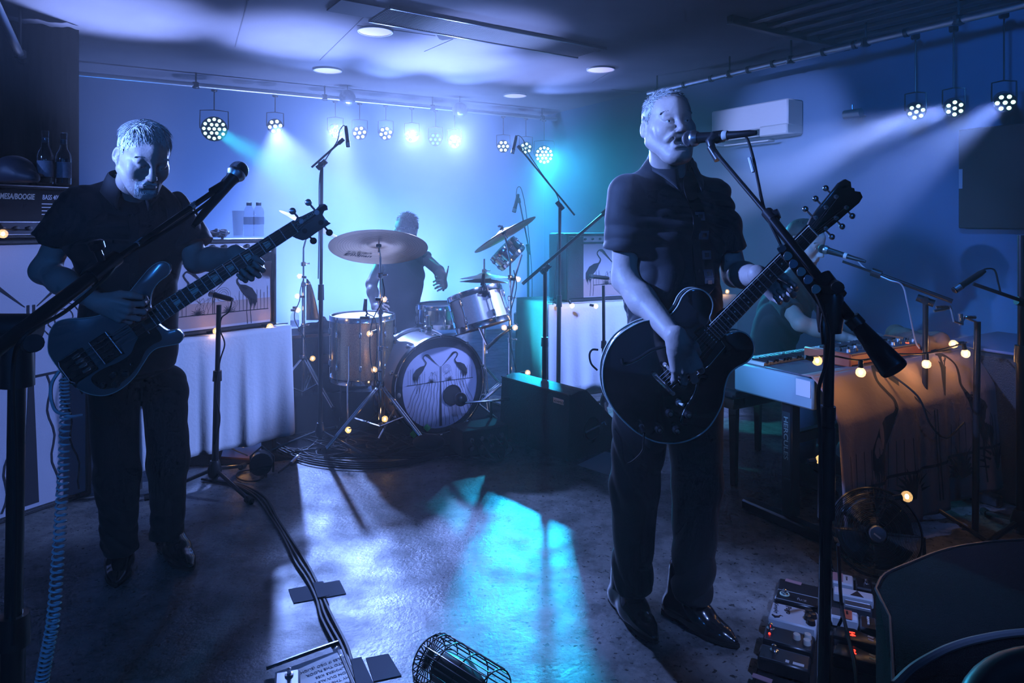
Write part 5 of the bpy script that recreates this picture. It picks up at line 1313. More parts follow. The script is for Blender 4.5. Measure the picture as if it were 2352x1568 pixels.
# ---- cymbals: each on its stand
def cymbal(label, c, n, r, bell=.065, mark=None, thick=.0016, hole=0):
    M = axis_frame(c, n); T = thing('cymbal', label, 'cymbal', c, 'cymbals of the drum kit')
    pr = [(.004, .020), (bell*.5, .018), (bell, .006), (bell*1.1, .003), (r*.6, -.006), (r, -.020), (r, -.0216), (r*.6, -.0076), (bell*1.1, .001), (bell, .004), (bell*.5, .0155), (.004, .0175)]
    q = MB(M); q.lathe(pr, (0, 0, 0), (0, 0, 1), 72); q.build('plate', M_CYMB, T)
    q = MB(M)
    for k in range(14): rr_ = bell*1.3+(r-bell*1.3)*k/13.5; q.torus((0, 0, -.004-.016*((rr_/r)**1.6)), (0, 0, 1), rr_, .0006, 72, 3)
    q.build('lathing', mat('cymbal_groove', (.40, .26, .16), .4, .9), T, kind='stuff')
    return T, M
def cym_stand(label, base, top, c, tilt_from=None, hub=.34, L=.34, yaw0=-100, extra=()):
    T = thing('cymbal_stand', label, 'cymbal stand', V((base[0], base[1], 0)), 'chrome cymbal stands'); b_ = V((base[0], base[1], 0)); top = V(top)
    q = MB(); q.tube([b_+Z*.06, b_.lerp(V((b_.x, b_.y, 0)), 1)+Z*(top.z*.52)], .0145, 10); q.build('lower_tube', M_CHROME, T)
    q = MB(); q.tube([V((b_.x, b_.y, top.z*.50)), V((b_.x, b_.y, top.z*.78))], .0115, 10); q.build('middle_tube', M_CHROME, T)
    q = MB(); q.tube([V((b_.x, b_.y, top.z*.76)), V((b_.x, b_.y, top.z)) if (top-V((b_.x, b_.y, top.z))).length < .03 else V((b_.x, b_.y, top.z*.9)), top, V(c)], .0065, 8); q.build('upper_rod', M_CHROME, T)
    for z in (top.z*.51, top.z*.77, top.z*.90)+tuple(extra): q = MB(); clamp(q, (b_.x, b_.y, z)); q.build('clamp', M_CHROME, T)
    q = MB(); q.lathe([(.026, -.02), (.03, 0), (.026, .02)], b_+Z*hub, Z, 12); q.build('hub', M_CHROME, T)
    tripod(T, b_, hub, L, yaw0, M_CHROME, .012)
    return T
def felt(T, c, n, off=.03):
    n = V(n).normalized(); q = MB(); q.cyl(V(c)-n*.012, V(c)+n*.001, .016, n=12); q.cyl(V(c)+n*.019, V(c)+n*.032, .014, n=12); q.build('felt', M_RUB, T); q = MB(); q.tube([V(c)-n*.05, V(c)+n*.055], .0045, 6); q.box(V(c)+n*.045, (.035, .008, .012), None, .003); q.build('wing_nut', M_CHROME, T)
c = P(870, 562, 4.16); n = V((-.05, .38, .92)); ct, CM = cymbal('large dark cymbal facing the front with a maker\'s script on its underside', c, n, .298, .07)
nn = -n.normalized(); tm = frame(c, V((1, 0, .06)), None, nn)
if V((tm[0][1], tm[1][1], tm[2][1])).z < 0: tm = frame(c, V((-1, 0, -.06)), None, nn)
lt = text('Zildjian', .058, tm @ Matrix.Translation((-.240, -.095, .0185)) @ Matrix.Rotation(math.radians(-24), 4, 'Z'), M_PRINT, ct, 'maker_script', .0003, .25, bold=.0008)
st = cym_stand('chrome tripod cymbal stand in front, holding the large cymbal', (c.x+.006, c.y+.02), P(873, 590, 4.18), c-n.normalized()*.01, hub=.36, L=.35, yaw0=-25, extra=(.86, .80)); felt(st, c, n)
c = P(1157, 533, 4.55); n = V((-.50, .12, .85)); cymbal('tilted bronze cymbal to the right of the drummer', c, n, .235)
st = cym_stand('chrome cymbal stand right of the rack tom with fairy bulbs', P(1172, 800, 4.62)[:2], P(1172, 600, 4.62), c-n.normalized()*.01, hub=.30, L=.33, yaw0=-60); felt(st, c, n)
c = P(714, 510, 5.02); n = V((.44, .05, .9)); cymbal('pale cymbal tilted behind the bass headstock', c, n, .235)
st = cym_stand('chrome cymbal stand beside the white-clothed table on the left', P(697, 800, 5.02)[:2], P(697, 570, 5.02), c-n.normalized()*.01, hub=.36, L=.30, yaw0=-150); felt(st, c, n)
for dz, lb in ((0, 'upper hi-hat cymbal with a green glint'), (-.03, 'lower hi-hat cymbal of the pair')):
    c = P(1112, 632, 4.98)+Z*dz; cymbal(lb, c, V((.03*(1 if dz else -1), .06, 1)), .178, .05)
hb = P(1112, 632, 4.98); hs_ = thing('hi_hat_stand', 'chrome hi-hat stand behind the rack tom', 'cymbal stand', V((hb.x, hb.y, 0)))
q = MB(); q.tube([V((hb.x, hb.y, .05)), V((hb.x, hb.y, hb.z+.12))], .007, 8); q.build('pull_rod', M_CHROME, hs_); q = MB(); q.tube([V((hb.x, hb.y, .05)), V((hb.x, hb.y, hb.z-.06))], .013, 8); q.build('tube', M_CHROME, hs_); tripod(hs_, V((hb.x, hb.y, 0)), .3, .27, 40, M_CHROME)
q = MB(); clamp(q, (hb.x, hb.y, hb.z+.03)); q.build('clutch', M_CHROME, hs_)
ax = (Z*.62-U*.55+W*.30).normalized(); c = P(1166, 582, 4.85)
t = drum('small_drum', 'small tilted chrome drum between the right cymbals', axis_frame(c-ax*.05, ax), .105, .10, M_CHROME, 6, c, lh=.03)
q = MB(); q.tube([c-ax*.02+U*.10, P(1182, 640, 4.72), P(1174, 680, 4.62)], .008, 8); q.build('mount_arm', M_CHROME, t)
# drum stick in the drummer's left hand
q = MB(); a, b_ = P(1018, 668, 4.93), P(1030, 612, 5.0); q.tube([a, a.lerp(b_, .85), b_], [.0075, .006, .004], 8); q.sphere(b_, .006, 8, 6); o = q.build('drum_stick', mat('hickory', (.6, .45, .28), .5)); tag(o, 'wooden drum stick raised in the drummer\'s hand', 'drum stick')

# ================================================================== amplifiers, tables, cloths, bottles
M_GRILL = mat('silver_grille_cloth', (.55, .54, .60), .8, bump=(500, .3))
M_GRLOW = mat('pink_brown_grille_cloth', (.50, .36, .34), .8, bump=(500, .3))
M_CLOTH = mat('white_cotton_cloth', (.76, .76, .80), .85, bump=(60, .15))
def knobs(T, M, n, x0, x1, y, z, r=.010, m=M_BLACK, cap=M_SILVER):
    for i in range(n):
        x = x0+(x1-x0)*i/max(n-1, 1); q = MB(M); q.lathe([(r, 0), (r*.9, .012), (r*.8, .014), (0, .0145)], (x, y, z), (0, 0, 1), 12); q.build('knob', m, T)
def led_bulb(T, c, down=Z*-1, power=.5, lit=True, r=.019, light=True):
    """clear globe bulb with its socket and glowing filament; c is the globe's centre"""
    c = V(c); d = V(down).normalized()
    s_ = MB(); s_.cyl(c-d*(r*1.0), c-d*(r*2.6), .010, .009, 10); s_.build('bulb_socket', M_BLACK, T)
    b = MB(); b.sphere(c, r, 16, 10); g = b.build('bulb', CLEARB, T)
    f = MB(); f.sphere(c, r*.36, 8, 6, (1, 1, 1.3)); f.build('filament', M_FIL, g)
    if light: bulb_light("bulb_light", c, power*.30, (1.0, .50, .17), .012)
    return g
def light_string(label, pts, bulbs, power=.5, sag=None):
    T = thing('string_light', label, 'string light', pts[0]); q = MB(); q.tube(bez(pts, 6), .0035, 6); q.build('cord', M_CABLE, T)
    for b in bulbs:
        c, dn, pw = b if len(b) == 3 else (b[0], b[1], power); led_bulb(T, c, dn, pw)
    return T
# ---- table on the left with its cloth
TA = V((-1.32, 4.02, 0)); td = V((-.654, -.757, 0)).normalized(); tb = V((-td.y, td.x, 0))
if tb.y < 0: tb = -tb
MT = frame(TA, td, tb, None)            # x along the front to the left, y to the back
if MT[2][2] < 0: MT = Matrix(MT); 
def MTp(x, y, z): return TA+td*x+tb*y+Z*z
TL = .86
T = thing('table', 'folding table under the white cloth on the left', 'table', MTp(TL/2, .3, 0))
q = MB(frame(MTp(TL/2, .3, .722), td, Z, None)); q.box((0, 0, 0), (TL-.03, .025, .60), None, .005); q.build('tabletop', M_WOOD, T)
for x in (.06, TL-.06):
    for y in (.05, .55): q = MB(); q.tube([MTp(x, y, .005), MTp(x, y, .71)], .014, 8); q.build('leg', M_BLKMET, T)
T = thing('tablecloth', 'white cloth with fold creases draped over the left table', 'tablecloth', MTp(TL/2, .3, 0))
q = MB(); NX = 90
def front(u, v):
    x = -.012+(TL+.02)*u; z = .742-(.742-.115)*v; w = .006+.012*v*math.sin(u*23+1)+.010*v*math.sin(u*9+2)+.006*v*math.sin(u*47)
    w += .012*v*math.exp(-((u-.33)/.02)**2)-.010*v*math.exp(-((u-.62)/.02)**2)
    return MTp(x, -.012-w-.02*v, z-.012*math.sin(u*7)*v)
q.grid(front, NX, 26)
def side(u, v): return MTp(-.014-.012*v-.008*v*math.sin(u*11), -.012+.63*u, .742-.60*v)
q.grid(side, 30, 14)
q.grid(lambda u, v: MTp(-.012+(TL+.02)*u, -.014+.64*v, .742+.002*math.sin(u*9)*math.sin(v*5)), 30, 16)
q.build('cloth', M_CLOTH, T, solid=.002, angle=80)
# ---- combo amplifier on that table
M = frame(MTp(.045, .05, .746), td, None, Z) if False else None
ca = -tb                                   # its front faces -tb
def cabinet(T, o, right, up_h, depth, w, name_m=M_TOLEX, panel=.07, grill_m=M_GRILL, bez_=.022):
    """o: lower right front corner (world), right: unit vector towards the cabinet's left as seen, builds casing + grille; returns the frame of its front"""
    n = right.cross(Z).normalized()
    n = n if n.dot(V((0, 0, EYE_Z))-o) > 0 else -n
    c = o+right*w/2-n*depth/2+Z*up_h/2
    Rm = Matrix((right, n, Z)).transposed()
    for (cc, sz, nm) in (((0, -bez_/2-.004, 0), (w, depth-bez_, up_h), 'casing'),): q = MB(); q.box(c+Rm @ V((0, -.02, 0)), (w, depth-.03, up_h), Rm, .012); q.build('casing', name_m, T)
    for dz, sz in ((up_h/2-bez_/2, bez_), (-up_h/2+bez_/2, bez_)): q = MB(); q.box(c+Rm @ V((0, depth/2-.03, dz)), (w, .06, sz), Rm, .006); q.build('front_edge', name_m, T)
    for dx in (-w/2+bez_/2, w/2-bez_/2): q = MB(); q.box(c+Rm @ V((dx, depth/2-.03, 0)), (bez_, .06, up_h), Rm, .006); q.build('front_edge', name_m, T)
    x = -right if (-right).cross(Z).dot(n) > 0 else right       # viewer's right
    return frame(c+n*(depth/2-.020), x, Z, None), Rm, c, n
T = thing('combo_amplifier', 'guitar amplifier with a crane picture on its grille, on the white table', 'amplifier', MTp(.4, .2, .745))
wA, hA = .72, .508
FM, Rm, cA, nA = cabinet(T, MTp(.045, .045, .746), td, hA, .27, wA)
FMi = FM
q = MB(FM); q.box((0, -.055, 0), (wA-.05, hA-.15, .006)); q.build('grille', mat('sunset_print_cloth', (.56, .55, .64), .8, bump=(500, .3)), T, smooth=False)
q = MB(FM); q.box((0, -hA/2+.10, .0035), (wA-.06, .13, .002)); q.build('grille_lower_band', M_GRLOW, T, smooth=False)  # pinkish brown strip along the grille's lower part
crane_art(FM @ Matrix.Translation((-.01, -hA/2+.03, .005)), T, wA-.07, .34, .07, .165, z=0, low=False)
q = MB(FM); q.box((0, .115, .004), (wA-.05, .006, .006)); q.build('grille_edge', M_SILVER, T, smooth=False)
q = MB(FM); q.box((0, .205, .0), (wA-.05, .060, .012)); q.build('control_panel', mat('silver_panel', (.5, .5, .54), .4, .4), T, smooth=False)
knobs(T, FM, 9, -.28, .25, .215, .006, .012); knobs(T, FM, 6, -.26, .05, .185, .006, .007)
q = MB(FM); q.box((-.30, .205, .008), (.05, .03, .004)); q.build('badge', M_CREAM, T)
hd = MB(); hp_ = cA+Z*(hA/2); hd.tube([hp_+td*.10, hp_+td*.09+Z*.018, hp_-td*.09+Z*.018, hp_-td*.10], .008, 6); hd.build('handle', M_BLACK, T)
topz = .746+hA
# on top of it: glass, two bottles, crumpled wrapper
def water_bottle(c, label, h=.2, r=.031, group=None):
    T = thing('water_bottle', label, 'bottle', c, group); q = MB(); pr = [(0, 0), (r*.9, .0), (r, .006)]
    for i in range(7): pr += [(r, .015+i*.016), (r*.93, .023+i*.016)]
    pr += [(r, .13), (r, .145), (r*.8, .165), (r*.42, .182), (r*.40, h-.012), (r*.0, h-.012)]
    q.lathe(pr, c, Z, 20); q.build('bottle_body', CLEARW, T); q = MB(); q.lathe([(r*.48, h-.018), (r*.50, h), (0, h+.001)], c, Z, 14); q.build('cap', M_WHITE, T); q = MB(); q.lathe([(r*1.01, .07), (r*1.01, .115)], c, Z, 20); q.build('label_band', mat('clear_label', (.4, .5, .7), .5, alpha=.4), T)
CLEARW = mat('clear_plastic', (.5, .56, .65), .06, alpha=.22, coat=1)
def onamp(px, dep=.13):
    r_ = (px-CX)/FPX; p0 = MTp(.045, .045+dep, 0); t = (r_*p0.y-p0.x)/(td.x-r_*td.y); p = p0+td*t; return V((p.x, p.y, topz+.012))
q = onamp(547, .10); T = thing('drinking_glass', 'tall clear drinking glass on the amplifier beside two water bottles', 'glass', q); g = MB(); g.lathe([(0, .0), (.026, 0), (.034, .15), (.032, .15), (.025, .008), (0, .008)], q, Z, 22); g.build('tumbler', CLEARW, T)
water_bottle(onamp(572, .15), 'clear water bottle on the amplifier, nearer the glass', .2, .031, 'water bottles on the left amplifier')
water_bottle(onamp(594, .11), 'clear water bottle on the amplifier, farther from the glass', .2, .031, 'water bottles on the left amplifier')
rr = random.Random(8); q = onamp(505, .12); w = MB(); w.sphere(q+Z*.022, .05, 14, 9, (1.1, .6, .45)); w.v = [tuple(V(v)+V((rr.uniform(-.008, .008), rr.uniform(-.008, .008), rr.uniform(-.006, .006)))) for v in w.v]; o = w.build('snack_wrapper', mat('foil', (.5, .5, .55), .3, .6), smooth=False); tag(o, 'crumpled silver wrapper on the left amplifier', 'wrapper')
# ---- tall bass cabinet at the far left with its amplifier head
bd = V((.5, .866, 0)); bo = V((-2.086, 3.39, 0)); wB, hB = .68, 1.27
T = thing('bass_cabinet', 'tall bass speaker cabinet with a crane picture, far left', 'speaker cabinet', bo-bd*.34)
FM, Rm, cB, nB = cabinet(T, bo, -bd, hB, .40, wB, panel=0)
q = MB(FM); q.box((0, 0, .0), (wB-.04, hB-.04, .006)); q.build('grille', mat('bass_grille', (.46, .46, .54), .8, bump=(500, .3)), T, smooth=False)
crane_art(FM @ Matrix.Translation((.075, -hB/2+.03, .005)), T, wB-.20, 1.2, .60, .42, z=0)
led = MB()
bz = hB+.004; hH = .245
T = thing('amplifier_head', 'black rack amplifier head on the tall bass cabinet', 'amplifier', bo-bd*.34+Z*bz)
FM, Rm, cH, nH = cabinet(T, bo+Z*bz-nB*.02+bd*-.01, -bd, hH, .34, .66, panel=0, bez_=.018)
q = MB(FM); q.box((0, .03, .0), (.62, .15, .008)); q.build('faceplate', M_MATTE, T, smooth=False)
q = MB(FM); q.box((0, -.075, .004), (.62, .050, .010)); q.build('control_panel', mat('dark_steel', (.06, .06, .07), .3, .8), T, smooth=False)
for y in (.110, -.046, -.104): q = MB(FM); q.box((0, y, .006), (.63, .008 if y < .1 else .006, .012), None, .002); q.build('trim_rail', M_STEEL, T)
knobs(T, FM, 9, -.20, .24, -.075, .008, .011); 
q = MB(FM); q.box((.0, hH/2-.004, .012), (.655, .010, .012), None, .003); q.build('top_edge', M_STEEL, T)
pxl = FM.inverted() @ P(-6, 455, 3.05); 
def onface(FM, px, py): return plane_pt(FM, px, py)
a = onface(FM, -2, 456); a2 = onface(FM, 90, 457)
sz = .036; tw = text('MESA/BOOGIE', sz, FM @ Matrix.Translation((a[0], a[1], .0045)), M_CREAM, T, 'maker_lettering', .0003, .18, bold=.0009, sx=(a2[0]-a[0])/(sz*7.4))
a3 = onface(FM, 96, 458); text('BASS 400+', sz*.9, FM @ Matrix.Translation((a3[0], a3[1], .0045)), M_SILVER, T, 'model_lettering', .0002, .1, sx=.6)
for i in range(4): q = MB(FM); b_ = onface(FM, 92, 468+i*8); q.box((b_[0]+.06, b_[1], .0045), (.11, .003, .001)); q.build('vent_line', M_SILVER, T)
# things on the head
def beer(px, py, Y, label, lab_m, lev):
    c = P(px, py, Y); c.z = bz+hH+.002; T = thing('beer_bottle', label, 'bottle', c, 'long-neck bottles on the bass amplifier')
    k = 1.0; pr = [(0, .001), (.029, .001), (.031, .005), (.031, .120), (.028, .140), (.016, .165), (.0135, .19), (.0125, .222), (.0140, .224), (.0140, .236), (.0115, .237)]
    q = MB(); q.lathe(pr, c, Z, 24); q.build('bottle_body', mat('clear_bottle', (.03, .03, .04), .05, alpha=.5, coat=1), T)
    q = MB(); q.lathe([(.0315, .03), (.0318, .032), (.0318, .100), (.0315, .102)], c, Z, 24); q.build('paper_label', lab_m, T)
    q = MB(); q.lathe([(0, .004), (.0285, .005), (.0285, .118*lev), (0, .119*lev)], c, Z, 20); q.build('drink', mat('dark_drink', (.03, .03, .05), .1), T)
    q = MB(); q.lathe([(.0128, .185), (.0132, .206)], c, Z, 16); q.build('neck_label', lab_m, T)
M_LAB = mat('bottle_label', (.22, .26, .34), .6, noise=(60, .4, (.35, .4, .5)))
beer(104, 420, 3.05, 'long-neck bottle on the bass amplifier, the nearer to the wall corner', M_LAB, .9)
beer(146, 422, 3.12, 'long-neck bottle on the bass amplifier, right beside the player\'s shoulder', M_LAB, 1.0)
c = P(32, 425, 2.98); c.z = bz+hH+.002
s = SDF(c+V((-.13, -.13, 0)), c+V((.13, .13, .16)), .005); s.ell(c+Z*.045, (.085, .075, .075), None, 0); s.cone(c+V((.05, -.03, .03)), c+V((.10, -.03, .02)), .04, .03, .02); s.half(s.lo, V(s.lo+s.n*s.h), c+Z*.002, (0, 0, -1)); o = s.build('baseball_cap', mat('dark_cap', (.03, .035, .05), .5), smooth=1); tag(o, 'dark rounded cap on the bass amplifier left of the bottles', 'cap')
# ---- right-hand cloth-covered stand with a second amplifier
c0, c1 = P(1258, 700, 5.15), P(1440, 700, 5.45); dR = (c1-c0); dR.z = 0; LR = 1.86; dR.normalize(); nR = V((-dR.y, dR.x, 0)); zR = c0.z
T = thing('tablecloth', 'long white cloth hanging over the amplifier stand behind the singer', 'tablecloth', c0-Z*c0.z)
q = MB(); q.grid(lambda u, v: c0+dR*LR*u+nR*(-.02*v+.012*v*math.sin(u*71)+.010*v*math.sin(u*33+1))-Z*(zR-.06)*v, 120, 16)
q.grid(lambda u, v: c0+nR*.55*u-dR*(.01*v+.01*v*math.sin(u*20))-Z*(zR-.06)*v, 24, 12); q.grid(lambda u, v: c0+dR*LR*u+nR*.55*v, 12, 6); q.build('cloth', M_CLOTH, T, solid=.002, angle=80)
T = thing('stand_box', 'dark crate under the white cloth behind the singer', 'crate', c0-Z*c0.z); q = MB(); Rr = Matrix((dR, nR, Z)).transposed(); q.box(c0+dR*LR/2+nR*.28-Z*(zR/2+.004), (LR-.06, .5, zR-.012), Rr, .01); q.build('casing', M_WOOD, T)
T = thing('combo_amplifier', 'amplifier with a crane picture on its grille behind the singer', 'amplifier', c0+dR*.1)
oR = c0+dR*.20+nR*.06+Z*.006; wR, hR = .74, .53
FM, Rm, cR, nn_ = cabinet(T, oR, dR, hR, .30, wR)
q = MB(FM); q.box((0, -.03, .0), (wR-.05, hR-.11, .006)); q.build('grille', mat('sunset_print_cloth', (.56, .55, .64), .8), T, smooth=False)
q = MB(FM); q.box((0, -hR/2+.10, .0035), (wR-.06, .14, .002)); q.build('grille_lower_band', M_GRLOW, T, smooth=False)  # pinkish brown strip, as on the other amplifier
crane_art(FM @ Matrix.Translation((.10, -hR/2+.03, .005)), T, wR-.30, .40, .09, .19, z=0, low=False)
q = MB(FM); q.box((-wR/2+.09, -.0, .006), (.13, hR-.05, .006)); q.build('side_panel', M_TOLEX, T)
q = MB(FM); q.box((0, hR/2-.045, .0), (wR-.05, .045, .010)); q.build('control_panel', mat('silver_panel', (.5, .5, .54), .4, .4), T, smooth=False); knobs(T, FM, 8, -.2, .28, hR/2-.045, .006, .010)
# ---- black flight case between table and kit, with things on it
c = P(712, 768, 5.32); zc = c.z; Rf = Matrix((U, W, Z)).transposed()
T = thing('flight_case', 'black flight case with pale edging between the table and the floor tom', 'case', V((c.x, c.y, 0)))
cc = V((c.x, c.y+.22, zc/2)); q = MB(); q.box(cc, (.72, .42, zc-.004), Rf, .012); q.build('casing', M_TOLEX, T)
q = MB(); q.box(cc+Z*(zc/2-.008)-W*.205, (.73, .02, .024), Rf, .004); q.build('top_edging', mat('tan_edge', (.45, .33, .24), .5), T)
for sg in (-1, 1): q = MB(); q.box(cc-W*.205+U*sg*.355, (.02, .02, zc-.03), Rf, .004); q.build('corner_edging', M_STEEL, T)
q = MB(); q.box(cc-W*.214+Z*.04, (.10, .012, .07), Rf, .004); q.build('latch', mat('tan_edge', (.45, .33, .24), .5), T)
p = P(677, 762, 5.30); water_bottle(V((p.x, p.y, zc)), 'clear water bottle on the flight case beside the cymbal stand', .22, .033)
s = SDF(P(740, 760, 5.45)-V((.28, .2, .03)), P(740, 760, 5.45)+V((.30, .2, .2)), .008); cq = P(745, 762, 5.45); cq.z = zc
s.ell(cq+V((-.08, 0, .02)), (.13, .1, .05), None, 0); s.ell(cq+V((.08, .02, .02)), (.15, .1, .06), None, .03); s.cone(cq+V((-.03, 0, .02)), cq+V((-.01, 0, .10)), .05, .02, .03); s.disp(folds(.006, 3, (.5, .5, .5), 60)); s.half(s.lo, V(s.lo+s.n*s.h), (0, 0, zc+.003), (0, 0, -1)); o = s.build('jacket', M_DRAPE, smooth=1); tag(o, 'crumpled dark jacket lying on the flight case', 'jacket')
# white flag-like cloth behind that stand
pts = [P(706, 640, 5.12), P(726, 690, 5.12), P(733, 735, 5.12)]
q = MB(); q.grid(lambda u, v: P(704+(2+28*v**.6)*u, 640+95*v, 5.10+.03*math.sin(u*5)), 10, 14); o = q.build('hanging_towel', M_CLOTH, solid=.004); tag(o, 'white towel hanging from the left cymbal stand', 'towel')
# ---- string lights
dn = V((0, 0, -1)); up_ = Z
light_string('warm globe lights along the foot of the left amplifier', [MTp(.0, -.0, .755), MTp(.12, .02, .756), MTp(.35, .03, .752), MTp(.6, .03, .752), MTp(.9, .03, .752)],
    [(P(620, 750, 3.93), V((.8, .3, -.2)), .9), (P(497, 760, 3.66), V((.7, .3, .1)), .9)])
light_string('warm globe light under the left table', [MTp(.5, .1, .35), MTp(.35, .05, .12), MTp(.25, .0, .04)], [(P(560, 1024, 3.82)+Z*.012, V((.5, .2, -.2)), .8)])
light_string('globe light at the foot of the bass amplifier head', [P(-60, 520, 2.9), P(-10, 525, 2.92), P(60, 528, 3.0)], [(P(7, 537, 2.93), V((.4, -.2, -.6)), .5)])
sy = 4.96
light_string('globe lights wound down the left cymbal stand', [P(697, 640, sy), P(690, 665, sy), P(688, 690, sy), P(676, 730, sy), P(700, 780, sy), P(705, 830, sy)],
    [(P(688, 634, sy), V((-1, 0, .2)), .35), (P(683, 680, sy), V((-1, 0, .1)), .45), (P(684, 712, sy), V((1, 0, 0)), .4), (P(718, 823, sy-.35), V((0, -.3, -1)), .35)])
sy = 4.08
light_string('globe lights strung down the large cymbal\'s stand', [P(878, 640, sy), P(882, 680, sy), P(858, 730, sy), P(850, 770, sy), P(852, 830, sy), P(866, 880, sy), P(872, 940, sy), P(830, 975, sy-.1), P(800, 985, sy-.1)],
    [(P(882, 687, sy), V((1, 0, 0)), .35), (P(849, 766, sy), V((-.6, -.5, -.2)), .5), (P(859, 849, sy), V((-.6, -.5, .2)), .5), (P(914, 908, sy+.1), V((0, -1, -.3)), .5), (P(884, 962, sy), V((.9, .2, .3)), .5), (P(800, 987, sy+.05), V((1, 0, .1)), .8)])
sy = 4.5
light_string('globe lights on the right cymbal stand', [P(1180, 620, sy), P(1186, 660, sy), P(1172, 720, sy), P(1170, 752, sy), P(1175, 800, sy), P(1190, 870, sy)],
    [(P(1190, 641, sy), V((1, 0, 0)), .35), (P(1158, 752, sy), V((-1, 0, 0)), .3), (P(1183, 752, sy), V((1, 0, 0)), .3), (P(1212, 856, sy+.1), V((1, 0, 0)), .4)])
light_string('globe lights along the amplifier stand behind the singer', [c0+Z*.02-nR*.0, c0+dR*.2+Z*.015-nR*.02, c0+dR*.5+Z*.015-nR*.02, c0+dR*1.1+Z*.012-nR*.02, c0+dR*1.7+Z*.012-nR*.02], [(P(1286, 698, 5.1), V((.9, 0, -.3)), .5), (P(1314, 702, 5.13), V((.5, 0, -.8)), .8), (P(1369, 703, 5.18), V((.9, 0, -.2)), .6), (c0+dR*1.72+Z*.03-nR*.03, V((.9, 0, -.2)), .5)])

# ================================================================== microphones, microphone stands, wedges
def mic_dyn(label, tip, d, k=1.0, r=.0245, ring=None, cable=None):
    """hand-held vocal microphone; tip = front of the ball grille, d = direction it points"""
    T = thing('microphone', label, 'microphone', tip); d = V(d).normalized(); M = axis_frame(V(tip)-d*.175*k, d)
    q = MB(M); q.lathe([(.0, 0), (.0105*k, 0), (.0115*k, .02*k), (.0165*k, .120*k), (.0185*k, .124*k)], (0, 0, 0), (0, 0, 1), 20); q.build('handle', M_BLACK, T)
    q = MB(M); q.lathe([(.0185*k, .122*k), (r*.98*k, .132*k), (r*1.03*k, .137*k), (r*.98*k, .142*k)], (0, 0, 0), (0, 0, 1), 20); q.build('grille_band', M_STEEL, T)
    q = MB(M); q.sphere((0, 0, .151*k), r*k, 24, 14, (1, 1, .95)); q.build('grille', mat('mic_mesh', (.07, .075, .09), .45, .6, bump=(900, 1.0)), T)
    if ring: q = MB(M); q.lathe([(.0135*k, .030*k), (.0142*k, .031*k), (.0148*k, .044*k), (.0140*k, .045*k)], (0, 0, 0), (0, 0, 1), 18); q.build('colour_ring', ring, T)
    q = MB(M); q.lathe([(.0, -.055*k), (.006*k, -.055*k), (.0095*k, -.035*k), (.0105*k, 0)], (0, 0, 0), (0, 0, 1), 14); q.build('plug', M_BLKMET, T)
    return T, M
def mic_inst(label, tip, d, L=.15, r=.011, group=None):
    T = thing('microphone', label, 'microphone', tip, group); d = V(d).normalized(); M = axis_frame(V(tip)-d*L, d); q = MB(M); q.lathe([(0, 0), (r*.7, 0), (r, L*.15), (r, L*.72), (r*1.15, L*.74), (r*1.15, L*.98), (r*.8, L), (0, L)], (0, 0, 0), (0, 0, 1), 16); q.build('body', M_BLACK, T)
    q = MB(M); q.lathe([(r*1.17, L*.78), (r*1.17, L*.95)], (0, 0, 0), (0, 0, 1), 16); q.build('grille', M_STEEL, T); return T
def cable(label, pts, r=.0032, m=M_CABLE, group=None, n=8, name='cable'):
    q = MB(); q.tube(bez(pts, n), r, 6); o = q.build(name, m); tag(o, label, 'cable', group); return o
def mic_stand(label, base, top, boom=None, clip=None, tripod_=True, r=.0095, leg=.30, yaw=-90, m=M_BLKMET, hub=.10, r2=.0065, clutch=1.0, group=None, weight=None, lower=.55):
    base, top = V(base), V(top); T = thing('microphone_stand', label, 'microphone stand', base, group)
    L = top-base; q = MB(); q.tube([base+Z*.05, base+L*lower], r*1.35, 12); q.build('lower_tube', m, T)
    q = MB(); q.tube([base+L*(lower-.01), top], r, 12); q.build('upper_tube', m, T)
    q = MB(); q.cyl(base+L*(lower-.03), base+L*(lower+.025), r*1.9, r*1.7, 14); q.build('height_clutch', M_BLACK, T)
    if tripod_:
        q = MB(); q.lathe([(r*2.4, hub-.03), (r*3, hub), (r*1.8, hub+.05)], base, Z, 14, cap=True); q.build('hub', M_BLACK, T)
        for k in range(3):
            a = math.radians(yaw+120*k); o = V((math.cos(a), math.sin(a), 0)); f_ = base+o*leg+Z*.014; q = MB(); q.tube([base+o*r*2+Z*hub, f_], r*.8, 8); q.build('leg', m, T); q = MB(); q.cyl(f_-o*.03+Z*.004, f_+o*.012, r*1.3, n=10); q.build('rubber_foot', M_RUB, T)
    if boom:
        a, b = V(boom[0]), V(boom[1]); d = (b-a).normalized(); q = MB(); q.tube([a, b], r2, 10); q.build('boom_arm', m, T)
        q = MB(); c = top; q.cyl(c-d*.035*clutch, c+d*.035*clutch, .017*clutch, n=14); sd = d.cross(Z).normalized(); q.cyl(c-sd*.022*clutch, c+sd*.026*clutch, .016*clutch, n=14); q.build('boom_clutch', M_BLACK, T)
        q = MB(); q.tube([c+sd*.02*clutch, c+sd*.045*clutch, c+sd*.05*clutch+d*.035*clutch], .0045*clutch, 6); q.build('clutch_lever', M_BLACK, T)
        if weight: w0, w1 = weight; q = MB(); q.lathe([(.010, 0), (.0175, .01), (.024, w1*.9), (.026, w1), (.0, w1)], a-d*(w1-.03)*0, -d, 16, cap=True); q.build('counterweight', M_BLACK, T)
        q = MB(); q.cyl(b-d*.03, b+d*.012, r2*1.9, n=12); q.build('end_fitting', M_BLACK, T)
    return T
